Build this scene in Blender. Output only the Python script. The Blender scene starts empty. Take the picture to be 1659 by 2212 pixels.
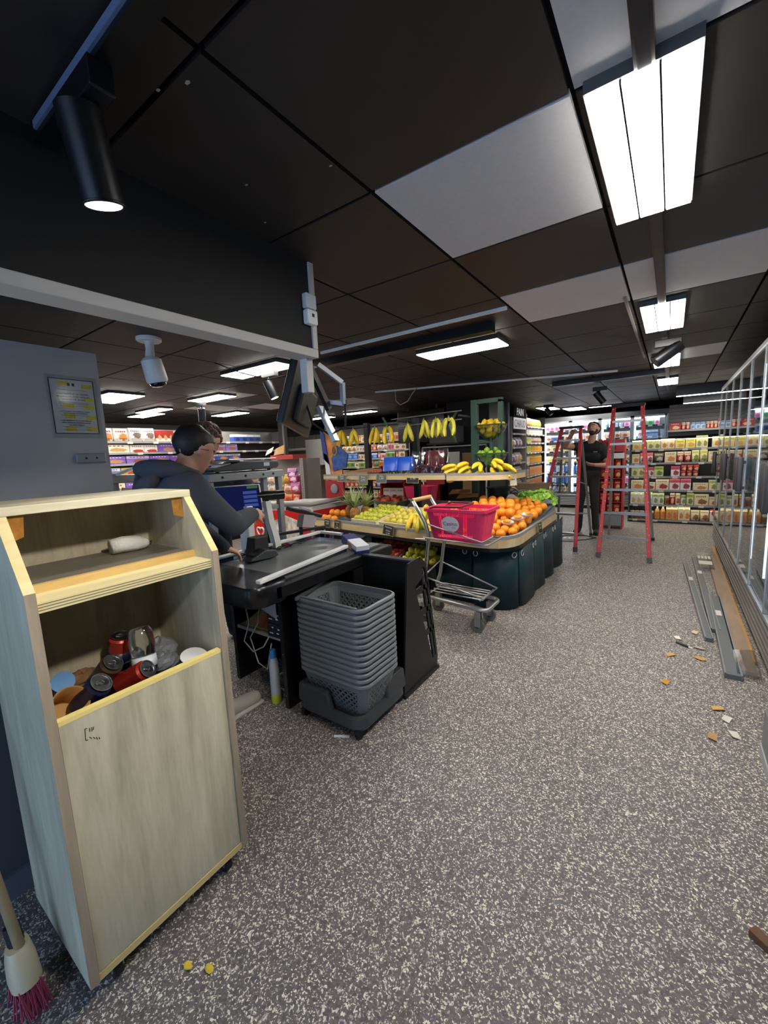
import bpy, bmesh, math, random
from mathutils import Vector, Matrix
random.seed(11)
S = bpy.context.scene
col = S.collection
PI = math.pi
H_EYE = 1.42
CEIL = 2.27

# ------------------------------------------------------------------ camera
def cam_matrix(pitch, roll, yaw):
    p, r, y = (math.radians(a) for a in (pitch, roll, yaw))
    f0 = Vector((-math.sin(y), math.cos(y), 0)); r0 = Vector((math.cos(y), math.sin(y), 0)); u0 = Vector((0, 0, 1))
    f = f0*math.cos(p) - u0*math.sin(p); u = u0*math.cos(p) + f0*math.sin(p)
    R = r0*math.cos(r) + u*math.sin(r); U = u*math.cos(r) - r0*math.sin(r)
    return Matrix((R, U, -f)).transposed().to_4x4()
cam = bpy.data.cameras.new('camera'); co = bpy.data.objects.new('camera', cam); col.objects.link(co)
cam.sensor_fit = 'VERTICAL'; cam.sensor_height = 36; cam.lens = 885.85/2212*36; cam.clip_start = 0.03
co.matrix_world = Matrix.Translation((0, 0, H_EYE)) @ cam_matrix(7.92, -2.5586, 35.10)
S.camera = co
# ------------------------------------------------------------------ world, exposure
S.view_settings.view_transform = 'Standard'; S.view_settings.look = 'None'
S.view_settings.gamma = 1; S.view_settings.use_curve_mapping = False
S.view_settings.exposure = 0.8
w = bpy.data.worlds.new('sky'); S.world = w; w.use_nodes = True
bg = w.node_tree.nodes['Background']; bg.inputs[0].default_value = (0.42, 0.64, 1.0, 1); bg.inputs[1].default_value = 2.4
LAMP_POWER = 28           # emission of the ceiling lamp diffusers
# daylight enters through the glazed shop front behind the photographer: a portal marks that opening
pl = bpy.data.lights.new('shop_front_portal', 'AREA'); pl.shape = 'RECTANGLE'; pl.size = 4.2; pl.size_y = 2.0; pl.cycles.is_portal = True
po = bpy.data.objects.new('shop_front_portal', pl); col.objects.link(po); po.location = (-1.0, -2.45, 1.1); po.rotation_euler = (PI/2, 0, 0)

# ------------------------------------------------------------------ helpers
def lin(c):
    if isinstance(c, str):
        c = [int(c[i:i+2], 16)/255 for i in (0, 2, 4)]
    return [((x+0.055)/1.055)**2.4 if x > 0.04045 else x/12.92 for x in c]
MATS = {}
def nodes_of(name):
    m = bpy.data.materials.new(name); m.use_nodes = True
    nt = m.node_tree; return m, nt, nt.nodes['Principled BSDF']
def mat(name, c='808080', rough=0.5, metal=0.0, var=0.0, scale=12.0, bump=0.0, spec=0.5, stretch=None, emit=0, alpha=1, trans=0):
    if name in MATS: return MATS[name]
    m, nt, b = nodes_of(name); L = lin(c)
    b.inputs['Base Color'].default_value = (*L, 1); b.inputs['Roughness'].default_value = rough
    b.inputs['Metallic'].default_value = metal; b.inputs['Specular IOR Level'].default_value = spec
    b.inputs['Alpha'].default_value = alpha; b.inputs['Transmission Weight'].default_value = trans
    if emit:
        b.inputs['Emission Color'].default_value = (*L, 1); b.inputs['Emission Strength'].default_value = emit
    if var or bump:
        tc = nt.nodes.new('ShaderNodeTexCoord'); n = nt.nodes.new('ShaderNodeTexNoise')
        n.inputs['Scale'].default_value = scale; n.inputs['Detail'].default_value = 5
        src = tc.outputs['Object']
        if stretch:
            mp = nt.nodes.new('ShaderNodeMapping'); mp.inputs['Scale'].default_value = stretch
            nt.links.new(src, mp.inputs['Vector']); src = mp.outputs['Vector']
        nt.links.new(src, n.inputs['Vector'])
        if var:
            r = nt.nodes.new('ShaderNodeValToRGB')
            r.color_ramp.elements[0].position = 0.3; r.color_ramp.elements[1].position = 0.7
            r.color_ramp.elements[0].color = (*[x*(1-var) for x in L], 1)
            r.color_ramp.elements[1].color = (*[min(1, x*(1+var)) for x in L], 1)
            nt.links.new(n.outputs['Fac'], r.inputs['Fac']); nt.links.new(r.outputs['Color'], b.inputs['Base Color'])
        if bump:
            bp = nt.nodes.new('ShaderNodeBump'); bp.inputs['Strength'].default_value = bump; bp.inputs['Distance'].default_value = 0.01
            nt.links.new(n.outputs['Fac'], bp.inputs['Height']); nt.links.new(bp.outputs['Normal'], b.inputs['Normal'])
    MATS[name] = m; return m
def sheet_glass(name, tint='ffffff', base=0.05, gloss=0.02):
    """clear sheet: mirror share rises towards grazing angles, alike from both faces"""
    if name in MATS: return MATS[name]
    m = bpy.data.materials.new(name); m.use_nodes = True; nt = m.node_tree; nt.nodes.clear()
    o = nt.nodes.new('ShaderNodeOutputMaterial'); mx = nt.nodes.new('ShaderNodeMixShader')
    t = nt.nodes.new('ShaderNodeBsdfTransparent'); g = nt.nodes.new('ShaderNodeBsdfGlossy'); lw = nt.nodes.new('ShaderNodeLayerWeight')
    t.inputs[0].default_value = (*lin(tint), 1); g.inputs['Roughness'].default_value = gloss
    lw.inputs['Blend'].default_value = 0.5
    p = nt.nodes.new('ShaderNodeMath'); p.operation = 'POWER'; p.inputs[1].default_value = 4.0
    a = nt.nodes.new('ShaderNodeMath'); a.operation = 'MULTIPLY_ADD'; a.inputs[1].default_value = 1-base; a.inputs[2].default_value = base
    nt.links.new(lw.outputs['Facing'], p.inputs[0]); nt.links.new(p.outputs[0], a.inputs[0]); nt.links.new(a.outputs[0], mx.inputs[0])
    nt.links.new(t.outputs[0], mx.inputs[1]); nt.links.new(g.outputs[0], mx.inputs[2]); nt.links.new(mx.outputs[0], o.inputs[0])
    MATS[name] = m; return m
def glow(name, c, s):
    if name in MATS: return MATS[name]
    m = bpy.data.materials.new(name); m.use_nodes = True; nt = m.node_tree; nt.nodes.clear()
    o = nt.nodes.new('ShaderNodeOutputMaterial'); e = nt.nodes.new('ShaderNodeEmission')
    e.inputs[0].default_value = (*lin(c), 1); e.inputs[1].default_value = s; nt.links.new(e.outputs[0], o.inputs[0])
    MATS[name] = m; return m
def wood(name, c1, c2, along='z', rough=0.55, scale=7.0):
    if name in MATS: return MATS[name]
    m, nt, b = nodes_of(name); N = nt.nodes; K = nt.links
    tc = N.new('ShaderNodeTexCoord'); mp = N.new('ShaderNodeMapping')
    s = {'x': (0.12, 1, 1), 'y': (1, 0.12, 1), 'z': (1, 1, 0.12)}[along]
    mp.inputs['Scale'].default_value = s; K.new(tc.outputs['Object'], mp.inputs['Vector'])
    n1 = N.new('ShaderNodeTexNoise'); n1.inputs['Scale'].default_value = scale*1.6; n1.inputs['Detail'].default_value = 6; n1.inputs['Distortion'].default_value = 0.9
    n2 = N.new('ShaderNodeTexNoise'); n2.inputs['Scale'].default_value = scale*16; n2.inputs['Detail'].default_value = 3
    K.new(mp.outputs['Vector'], n1.inputs['Vector']); K.new(mp.outputs['Vector'], n2.inputs['Vector'])
    mm = N.new('ShaderNodeMath'); mm.operation = 'MULTIPLY_ADD'; mm.inputs[1].default_value = 0.35
    K.new(n2.outputs['Fac'], mm.inputs[0]); K.new(n1.outputs['Fac'], mm.inputs[2])
    r = N.new('ShaderNodeValToRGB'); r.color_ramp.elements[0].position = 0.42; r.color_ramp.elements[1].position = 0.95
    r.color_ramp.elements[0].color = (*lin(c1), 1); r.color_ramp.elements[1].color = (*lin(c2), 1)
    K.new(mm.outputs[0], r.inputs['Fac']); K.new(r.outputs['Color'], b.inputs['Base Color']); b.inputs['Roughness'].default_value = rough
    MATS[name] = m; return m
def printed(name, base, top, spot, dark='303030', tz=0.66, cx=0.58, cz=0.34, rad=0.24, rough=0.45, lift=0.0):
    """carton / pouch print: ground colour, headline band, lettering row and a picture, in the object's own 0..1 frame"""
    if name in MATS: return MATS[name]
    m, nt, b = nodes_of(name); N = nt.nodes; K = nt.links
    tc = N.new('ShaderNodeTexCoord'); sx = N.new('ShaderNodeSeparateXYZ'); K.new(tc.outputs['Generated'], sx.inputs[0])
    def M(op, a, c=None, d=None):
        n = N.new('ShaderNodeMath'); n.operation = op
        for i, v in enumerate((a, c, d)):
            if v is None: continue
            if isinstance(v, (int, float)): n.inputs[i].default_value = v
            else: K.new(v, n.inputs[i])
        return n.outputs[0]
    X, Z = sx.outputs['X'], sx.outputs['Z']
    ns = N.new('ShaderNodeTexNoise'); ns.inputs['Scale'].default_value = 7; ns.inputs['Detail'].default_value = 2; K.new(tc.outputs['Generated'], ns.inputs['Vector'])
    band = M('GREATER_THAN', Z, tz)
    dx = M('MULTIPLY', M('SUBTRACT', X, cx), 0.8); dz = M('SUBTRACT', Z, cz)
    d = M('SQRT', M('ADD', M('MULTIPLY', dx, dx), M('MULTIPLY', dz, dz)))
    blob = M('LESS_THAN', M('ADD', d, M('MULTIPLY', M('SUBTRACT', ns.outputs['Fac'], 0.5), 0.3)), rad)
    row = M('MULTIPLY', M('MULTIPLY', M('GREATER_THAN', Z, tz+0.1), M('LESS_THAN', Z, tz+0.2)), M('GREATER_THAN', M('SINE', M('MULTIPLY', X, 43)), -0.3))
    row = M('MULTIPLY', row, M('MULTIPLY', M('GREATER_THAN', X, 0.15), M('LESS_THAN', X, 0.85)))
    def mix(f, a, c):
        n = N.new('ShaderNodeMix'); n.data_type = 'RGBA'; K.new(f, n.inputs[0])
        for i, v in ((6, a), (7, c)):
            if isinstance(v, str): n.inputs[i].default_value = (*lin(v), 1)
            else: K.new(v, n.inputs[i])
        return n.outputs[2]
    c = mix(band, base, top); c = mix(row, c, dark); c = mix(blob, c, spot)
    K.new(c, b.inputs['Base Color']); b.inputs['Roughness'].default_value = rough
    MATS[name] = m; return m

class MB:
    def __init__(s): s.v = []; s.f = []; s.mi = []
    def add(s, vs, fs, mi=0):
        o = len(s.v); s.v += [tuple(v) for v in vs]; s.f += [tuple(i+o for i in f) for f in fs]; s.mi += [mi]*len(fs); return s
    def box(s, x0, x1, y0, y1, z0, z1, mi=0, M=None):
        vs = [Vector((x, y, z)) for z in (z0, z1) for y in (y0, y1) for x in (x0, x1)]
        if M is not None: vs = [M @ v for v in vs]
        return s.add(vs, [(0, 2, 3, 1), (4, 5, 7, 6), (0, 1, 5, 4), (2, 6, 7, 3), (0, 4, 6, 2), (1, 3, 7, 5)], mi)
    def bar(s, p, q, wd, ht, up=(0, 0, 1), mi=0):
        p = Vector(p); q = Vector(q); d = (q-p).normalized(); u = Vector(up)
        if abs(d.dot(u)) > 0.98: u = Vector((0, 1, 0))
        a = d.cross(u).normalized(); b = a.cross(d).normalized()
        vs = [c + a*sa*wd/2 + b*sb*ht/2 for c in (p, q) for sa, sb in ((-1, -1), (1, -1), (1, 1), (-1, 1))]
        return s.add(vs, [(3, 2, 1, 0), (4, 5, 6, 7), (0, 1, 5, 4), (1, 2, 6, 5), (2, 3, 7, 6), (3, 0, 4, 7)], mi)
    def ring(s, c, a, b, r, n): return [c + a*r*math.cos(2*PI*i/n) + b*r*math.sin(2*PI*i/n) for i in range(n)]
    def cyl(s, p, q, r, r2=None, n=12, mi=0, cap=True):
        return s.tube([p, q], r, n, mi, radii=[r, r if r2 is None else r2], cap=cap)
    def tube(s, pts, r=0.01, n=8, mi=0, closed=False, radii=None, cap=True):
        P = [Vector(p) for p in pts]; m = len(P); vs = []; fs = []; a = None
        for i in range(m):
            if closed: d = (P[(i+1) % m]-P[i-1])
            else: d = (P[min(i+1, m-1)]-P[max(i-1, 0)])
            d = d.normalized() if d.length > 1e-9 else Vector((0, 0, 1))
            if a is None:
                a = d.orthogonal().normalized()
            else:
                a = (a - d*a.dot(d)); a = a.normalized() if a.length > 1e-6 else d.orthogonal().normalized()
            b = d.cross(a); vs += s.ring(P[i], a, b, radii[i] if radii else r, n)
        k = m if closed else m-1
        for i in range(k):
            j = (i+1) % m
            for q in range(n): fs.append((i*n+q, i*n+(q+1) % n, j*n+(q+1) % n, j*n+q))
        if cap and not closed: fs.append(tuple(range(n))[::-1]); fs.append(tuple((m-1)*n+q for q in range(n)))
        return s.add(vs, fs, mi)
    def lathe(s, prof, n=16, c=(0, 0, 0), M=None, mi=0, sx=1, sy=1):
        vs = []; fs = []; c = Vector(c)
        for r, z in prof:
            for q in range(n):
                v = Vector((r*math.cos(2*PI*q/n)*sx, r*math.sin(2*PI*q/n)*sy, z)); vs.append((M @ v if M is not None else v) + c)
        for i in range(len(prof)-1):
            for q in range(n): fs.append((i*n+q, i*n+(q+1) % n, (i+1)*n+(q+1) % n, (i+1)*n+q))
        if prof[0][0] > 1e-4: fs.append(tuple(range(n))[::-1])
        if prof[-1][0] > 1e-4: fs.append(tuple((len(prof)-1)*n+q for q in range(n)))
        return s.add(vs, fs, mi)
    def ball(s, c, r, n=10, m=7, sc=(1, 1, 1), mi=0, M=None):
        vs = [Vector((0, 0, -1))]; fs = []
        for i in range(1, m):
            t = -PI/2 + PI*i/m
            vs += [Vector((math.cos(t)*math.cos(2*PI*q/n), math.cos(t)*math.sin(2*PI*q/n), math.sin(t))) for q in range(n)]
        vs.append(Vector((0, 0, 1))); T = len(vs)-1
        for q in range(n):
            fs.append((0, 1+(q+1) % n, 1+q)); fs.append((T, T-n+q, T-n+(q+1) % n))
        for i in range(m-2):
            for q in range(n): fs.append((1+i*n+q, 1+i*n+(q+1) % n, 1+(i+1)*n+(q+1) % n, 1+(i+1)*n+q))
        vs = [Vector((v.x*sc[0], v.y*sc[1], v.z*sc[2]))*r for v in vs]
        if M is not None: vs = [M @ v for v in vs]
        return s.add([v+Vector(c) for v in vs], fs, mi)
    def prism(s, out, fn, a, b, mi=0):
        """out: 2-D outline, fn(u, v, t) -> 3-D, swept from t=a to t=b"""
        n = len(out); vs = [fn(u, v, a) for u, v in out] + [fn(u, v, b) for u, v in out]
        fs = [tuple(range(n))[::-1], tuple(range(n, 2*n))] + [(i, (i+1) % n, n+(i+1) % n, n+i) for i in range(n)]
        return s.add(vs, fs, mi)
    def loft(s, loops, mi=0, skip=None, cap0=False, cap1=False):
        n = len(loops[0]); vs = [v for l in loops for v in l]
        fs = [(i*n+q, i*n+(q+1) % n, (i+1)*n+(q+1) % n, (i+1)*n+q) for i in range(len(loops)-1) for q in range(n) if not (skip and skip(i, q))]
        if cap0: fs.append(tuple(range(n))[::-1])
        if cap1: fs.append(tuple((len(loops)-1)*n+q for q in range(n)))
        return s.add(vs, fs, mi)
    def panel(s, A, B, C, D, nu, nv, hole=None, mi=0):
        """grid over quad A B C D (u along AB, v along AD); cells where hole(i, j) are left open"""
        A, B, C, D = (Vector(p) for p in (A, B, C, D)); vs = []
        for j in range(nv+1):
            for i in range(nu+1):
                u, v = i/nu, j/nv; vs.append(A*(1-u)*(1-v)+B*u*(1-v)+C*u*v+D*(1-u)*v)
        fs = [(j*(nu+1)+i, j*(nu+1)+i+1, (j+1)*(nu+1)+i+1, (j+1)*(nu+1)+i) for j in range(nv) for i in range(nu) if not (hole and hole(i, j))]
        return s.add(vs, fs, mi)
    def mesh(s, name, mats, smooth=False, fix=True):
        me = bpy.data.meshes.new(name); me.from_pydata(s.v, [], s.f)
        if fix:
            bm = bmesh.new(); bm.from_mesh(me); bmesh.ops.recalc_face_normals(bm, faces=bm.faces); bm.to_mesh(me); bm.free()
        for m in (mats if isinstance(mats, (list, tuple)) else [mats]): me.materials.append(m)
        if any(s.mi): me.polygons.foreach_set('material_index', s.mi)
        if smooth:
            me.polygons.foreach_set('use_smooth', [True]*len(me.polygons))
            if smooth is not True: me.set_sharp_from_angle(angle=math.radians(smooth))
        me.update(); return me
    def build(s, name, mats, parent=None, smooth=False, bevel=0, solid=0, seg=2):
        return obj(name, s.mesh(name, mats, smooth), parent, bevel=bevel, solid=solid, seg=seg)
def obj(name, me, parent=None, loc=None, rz=0, scale=None, bevel=0, solid=0, seg=2):
    o = bpy.data.objects.new(name, me); col.objects.link(o)
    if parent is not None:
        o.parent = parent
        if loc is None and parent.name in WORLD: o.location = -parent.location
    if loc is not None: o.location = loc
    if rz: o.rotation_euler = (0, 0, rz)
    if scale is not None: o.scale = scale
    if solid:
        md = o.modifiers.new('thickness', 'SOLIDIFY'); md.thickness = solid; md.offset = 0
    if bevel:
        md = o.modifiers.new('edge', 'BEVEL'); md.width = bevel; md.segments = seg; md.limit_method = 'ANGLE'
    return o
WORLD = set()
def wthing(name, label, cat, base, group=None):
    """a thing whose parts are written in room coordinates"""
    t = thing(name, label, cat, base, 0, group); WORLD.add(t.name); return t
def rrect(w, d, r, n=5, z=0, cx=0, cy=0):
    out = []
    for sx, sy, a0 in ((1, 1, 0), (-1, 1, PI/2), (-1, -1, PI), (1, -1, 1.5*PI)):
        for k in range(n+1):
            a = a0 + PI/2*k/n; out.append(Vector((cx+sx*(w/2-r)+r*math.cos(a), cy+sy*(d/2-r)+r*math.sin(a), z)))
    return out
def tag(o, label, cat, group=None):
    o['label'] = label; o['category'] = cat
    if group: o['group'] = group
    return o
def struct(o): o['kind'] = 'structure'; return o
def thing(name, label, cat, loc=(0, 0, 0), rz=0, group=None):
    o = bpy.data.objects.new(name, None); col.objects.link(o); o.empty_display_size = 0.05
    o.location = loc; o.rotation_euler = (0, 0, rz); return tag(o, label, cat, group)
def dup(root, loc, rz=None, label=None, group=None, rot=None, scale=None):
    r = root.copy(); col.objects.link(r); r.location = loc
    if rz is not None: r.rotation_euler = (0, 0, rz)
    if rot is not None: r.rotation_euler = rot
    if scale is not None: r.scale = scale
    if label: r['label'] = label
    if group: r['group'] = group
    for ch in list(root.children):
        c = ch.copy(); col.objects.link(c); c.parent = r
        for g in list(ch.children):
            d = g.copy(); col.objects.link(d); d.parent = c
    return r
def text_mesh(body, size, align='CENTER', extrude=0.0, space=1.0):
    cu = bpy.data.curves.new('lettering', 'FONT'); cu.body = body; cu.size = size; cu.align_x = align; cu.extrude = extrude; cu.resolution_u = 2
    cu.space_character = space
    t = bpy.data.objects.new('lettering', cu); col.objects.link(t); bpy.context.view_layer.update()
    me = bpy.data.meshes.new_from_object(t.evaluated_get(bpy.context.evaluated_depsgraph_get()))
    bpy.data.objects.remove(t); return me
def lettering(body, size, m, parent, M, align='CENTER', name='lettering', extrude=0.0003):
    """flat lettering; M maps the text's x/y plane into the parent's frame"""
    me = text_mesh(body, size, align, extrude); me.transform(M); me.materials.clear(); me.materials.append(m)
    return obj(name, me, parent)
def frame(o, x, y):
    """matrix with text-x along x, text-y along y, origin o"""
    x = Vector(x).normalized(); y = Vector(y).normalized(); z = x.cross(y)
    M = Matrix((x, y, z)).transposed().to_4x4(); M.translation = Vector(o); return M
ORD = ['first', 'second', 'third', 'fourth', 'fifth', 'sixth', 'seventh', 'eighth', 'ninth', 'tenth', 'eleventh', 'twelfth', 'thirteenth', 'fourteenth', 'fifteenth', 'sixteenth', 'seventeenth', 'eighteenth', 'nineteenth', 'twentieth']
def nth(i): return ORD[i] if i < 20 else ('twenty-' + ORD[i-20] if i < 29 else ('thirtieth' if i == 29 else 'thirty-' + ORD[i-30]))
BLACK = mat('black_paint', '17171a', 0.45); STEEL = mat('brushed_steel', 'a9abad', 0.32, 0.9); CHROME = mat('zinc_chrome', 'b9bab9', 0.38, 0.9)
WHITE = mat('white_plastic', 'e9e9e6', 0.4); RUBBER = mat('black_rubber', '131313', 0.7); DGREY = mat('dark_grey_plastic', '34363a', 0.4)
CARD = mat('cardboard', 'b08a5c', 0.8, var=0.08, scale=30)
# ================================================================== shell
def floor_material():
    m, nt, b = nodes_of('speckled_vinyl'); N = nt.nodes; K = nt.links
    tc = N.new('ShaderNodeTexCoord'); ns = N.new('ShaderNodeTexNoise'); ns.inputs['Scale'].default_value = 90; K.new(tc.outputs['Object'], ns.inputs['Vector'])
    ad = N.new('ShaderNodeVectorMath'); ad.operation = 'MULTIPLY_ADD'; ad.inputs[1].default_value = (0.016,)*3
    K.new(ns.outputs['Color'], ad.inputs[0]); K.new(tc.outputs['Object'], ad.inputs[2])
    cols = []
    for sc in (225, 130):
        v = N.new('ShaderNodeTexVoronoi'); v.inputs['Scale'].default_value = sc; K.new(ad.outputs[0], v.inputs['Vector'])
        sp = N.new('ShaderNodeSeparateColor'); K.new(v.outputs['Color'], sp.inputs[0]); cols.append(sp.outputs[0])
    r = N.new('ShaderNodeValToRGB'); r.color_ramp.interpolation = 'CONSTANT'; e = r.color_ramp.elements
    e[0].position = 0; e[0].color = (*lin('655e5d'), 1); e[1].position = 0.4; e[1].color = (*lin('716a69'), 1)
    for p, c in ((0.74, 'a8a198'), (0.82, 'd6cfbf'), (0.93, 'efe8d6')):
        x = e.new(p); x.color = (*lin(c), 1)
    K.new(cols[0], r.inputs['Fac'])
    r2 = N.new('ShaderNodeValToRGB'); r2.color_ramp.interpolation = 'CONSTANT'; e = r2.color_ramp.elements
    e[0].position = 0; e[0].color = (0, 0, 0, 1); e[1].position = 0.9; e[1].color = (1, 1, 1, 1); K.new(cols[1], r2.inputs['Fac'])
    mx = N.new('ShaderNodeMix'); mx.data_type = 'RGBA'; K.new(r2.outputs['Color'], mx.inputs[0]); K.new(r.outputs['Color'], mx.inputs[6]); mx.inputs[7].default_value = (*lin('5b5555'), 1)
    big = N.new('ShaderNodeTexNoise'); big.inputs['Scale'].default_value = 1.1; big.inputs['Detail'].default_value = 4; K.new(tc.outputs['Object'], big.inputs['Vector'])
    rr = N.new('ShaderNodeMapRange'); rr.inputs['To Min'].default_value = 0.38; rr.inputs['To Max'].default_value = 0.62; K.new(big.outputs['Fac'], rr.inputs['Value'])
    K.new(mx.outputs[2], b.inputs['Base Color']); K.new(rr.outputs[0], b.inputs['Roughness']); b.inputs['Specular IOR Level'].default_value = 0.35
    return m
X0, X1, Y0, Y1 = -9.0, 1.9, -2.5, 12.2
struct(MB().box(X0, X1, Y0, Y1, -0.1, 0).build('floor', floor_material()))
TILE = mat('ceiling_tile_black', '2b2725', 0.55, var=0.12, scale=3, spec=0.4)
TILEW = mat('ceiling_tile_white', 'c9c8c8', 0.8, var=0.03, scale=60)
GAP = mat('ceiling_void', '0d0c0c', 0.9)
ceil_o = struct(MB().box(X0, X1, Y0, Y1, CEIL+0.03, CEIL+0.13).build('ceiling', GAP))
P = 0.604; tm = MB().box(-P/2+0.007, P/2-0.007, -P/2+0.007, P/2-0.007, 0, 0.018).mesh('tile', TILE); tw = tm.copy(); tw.materials.clear(); tw.materials.append(TILEW)
whites = {(-1, 2), (-1, 4), (0, 4), (0, 1), (0, 8), (-8, 5), (-9, 7), (-7, 8), (0, 0), (-10, 6)}
rest = MB()
for i in range(-15, 3):
    for j in range(-4, 20):
        x, y = -0.236+P*(i+0.5), P*(j+0.5)
        near = (-11 <= i <= 2 and 0 <= j <= 15) and not (i < -6 and j < 1)
        if near or (i, j) in whites: obj('tile', tw if (i, j) in whites else tm, ceil_o, (x, y, CEIL))
        else: rest.box(x-P/2+.007, x+P/2-.007, y-P/2+.007, y+P/2-.007, CEIL, CEIL+.018)
r_ = rest.build('far_tiles', TILE, ceil_o); r_['kind'] = 'stuff'
# thin plaster marks left on the black tiles
chip = MB()
for x, y in ((-0.95, 0.52), (-1.0, 0.60), (-0.93, 0.63), (-1.24, 1.1), (-0.86, 1.03), (-1.12, 0.93)):
    chip.lathe([(0.004+0.005*random.random(), 0), (0.004, 0.001)], 5, (x, y, CEIL-0.001), sx=1.0, sy=0.6)
o = chip.build('paint_chips', mat('plaster_chip', 'b3aca4', 0.9), ceil_o); o['kind'] = 'stuff'

WG = mat('wall_grey_paint', 'a8a5a1', 0.7, var=0.03, scale=4)
WD = mat('wall_dark_paint', '232326', 0.7); WL = mat('wall_panel_grey', 'a3a19c', 0.7, var=0.03, scale=6)
struct(MB().box(X0-0.1, X0, Y0, Y1, 0, CEIL+.05).build('wall_left', WL))
struct(MB().box(X1, X1+0.1, Y0, Y1, 0, CEIL+.05).build('wall_right', WD))
struct(MB().box(X0, X1, Y1, Y1+0.1, 0, CEIL+.05).build('wall_back', WD))
f_ = MB().box(X0, -3.2, Y0-.1, Y0, 0, CEIL+.05).box(1.2, X1, Y0-.1, Y0, 0, CEIL+.05).box(-3.2, 1.2, Y0-.1, Y0, 2.1, CEIL+.05).build('wall_front', WG); struct(f_)
wf = struct(MB().box(-3.2, 1.2, Y0-.08, Y0-.02, 0, 0.08).box(-3.2, 1.2, Y0-.08, Y0-.02, 2.04, 2.1).build('window_1', BLACK))
fr = MB()
for x in (-3.17, -1.75, -0.3, 1.17): fr.box(x-.03, x+.03, Y0-.08, Y0-.02, .08, 2.04)
fr.build('window_frame', BLACK, wf)
for a, b_ in ((-3.14, -1.78), (-1.72, -.33), (-.27, 1.14)):
    MB().box(a, b_, Y0-.053, Y0-.047, .08, 2.04).build('pane', sheet_glass('shop_glass'), wf)
# grey partition with the poster, and the low skirting wall behind the bin
pw = struct(MB().box(-3.02, -2.92, -1.2, 1.163, 0, 2.11).build('wall_partition', WG))
lw_ = struct(MB().box(-1.86, -1.76, -1.2, 0.62, 0, 1.12).build('wall_low', mat('wall_low_paint', '4c5058', 0.7)))
struct(MB().box(-1.76, -1.745, -1.2, 0.62, 0, 0.085).build('baseboard_left', mat('baseboard_grey', '63676e', 0.5)))
# hanging fascia with light trim
so = struct(MB().box(-1.425, -1.345, -1.2, 1.43, 1.905, CEIL).build('wall_fascia', mat('fascia_black', '09090a', 0.7, var=.1, scale=3)))
TR = mat('trim_light_grey', 'bdb9b4', 0.5)
struct(MB().box(-1.43, -1.335, -1.2, 1.44, 1.868, 1.905).build('trim_1', TR, bevel=.003))
struct(MB().box(-1.43, -1.335, 1.412, 1.44, 1.905, CEIL).build('trim_2', TR, bevel=.003))
struct(MB().box(-2.37, -0.85, 2.575, 2.595, CEIL-.018, CEIL).build('trim_3', mat('trim_white', 'e6e3dd', .5)))
struct(MB().bar((-3.3, 4.62, CEIL-.012), (-.55, 5.58, CEIL-.012), .03, .02).build('trim_4', MATS['trim_white']))
struct(MB().box(-0.27, -0.255, 2.9, 5.0, CEIL-.012, CEIL).build('trim_5', mat('trim_dusty', '8b857d', .7)))

# ------------------------------------------------------------------ ceiling lamps
DIFF = glow('lamp_diffuser', 'fffaf2', LAMP_POWER)
DIFF_FAR = glow('lamp_diffuser_rear', 'fffaf2', LAMP_POWER*.5); DIFF_LEFT = glow('lamp_diffuser_left', 'fffaf2', LAMP_POWER*.7)
def lamp(x0, x1, y0, y1, z, label, drop=0.05, lines=2):
    dm = DIFF_FAR if (y0 > 4.5 and x0 > -3) else DIFF_LEFT if x0 < -2.5 else DIFF
    if z == 2.2:
        z = 2.235; x0, x1, y0, y1 = (q*.815/.78 for q in (x0, x1, y0, y1))
    t = thing('ceiling_lamp', label, 'ceiling lamp', ((x0+x1)/2, (y0+y1)/2, z), 0, 'fluorescent ceiling lamps')
    a, b_ = (x1-x0)/2, (y1-y0)/2
    MB().box(-a, a, -b_, b_, .006, max(.03, CEIL-z)).build('housing', mat('lamp_housing', '4a4a49', .5), t)
    long_x = a > b_; W_ = (b_ if long_x else a); n = lines+1
    for k in range(n):
        u0 = -W_+2*W_*k/n+.004; u1 = -W_+2*W_*(k+1)/n-.004
        (MB().box(-a+.006, a-.006, u0, u1, 0, .012) if long_x else MB().box(u0, u1, -b_+.006, b_-.006, 0, .012)).build('tube_panel', dm, t)
    for k in range(1, n):
        u = -W_+2*W_*k/n
        (MB().box(-a+.006, a-.006, u-.002, u+.002, -.002, .006) if long_x else MB().box(u-.002, u+.002, -b_+.006, b_-.006, -.002, .006)).build('blade', RUBBER, t)
    return t
lamp(-.20, .02, 1.14, 1.82, 2.2, 'large lit three-tube lamp nearest, overhead at upper right')
lamp(-.19, .03, 2.96, 3.64, 2.2, 'lit three-tube lamp second along the black ceiling track')
lamp(-.19, .03, 4.68, 5.38, 2.2, 'lit lamp third along the black ceiling track, behind the dark spotlight')
lamp(-.19, .03, 6.36, 7.04, 2.2, 'small lit lamp fourth along the black ceiling track')
lamp(-1.72, -1.05, 2.99, 3.25, 2.2, 'long lit lamp set crosswise above the hanging bananas')
lamp(-3.42, -2.66, 2.36, 2.60, 2.2, 'lit lamp above the checkout, behind the hanging monitor')
lamp(-5.75, -4.95, 2.05, 2.42, 2.2, 'broad lit lamp beside the grey wall with the poster')
lamp(-5.05, -4.38, 2.98, 3.22, 2.2, 'lit lamp left of the hanging monitor, second row above the tills')
lamp(-6.6, -5.9, 3.05, 3.25, 2.2, 'thin lit lamp half hidden by the grey poster wall')
lamp(-6.45, -5.75, 4.2, 4.45, 2.2, 'lit lamp above the curly-haired man')
lamp(-7.2, -6.5, 3.2, 3.45, 2.2, 'lit lamp just above the biscuit shelves')
lamp(-5.05, -4.4, 6.0, 6.2, 2.2, 'lit lamp above the leftmost hanging bananas')
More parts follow.
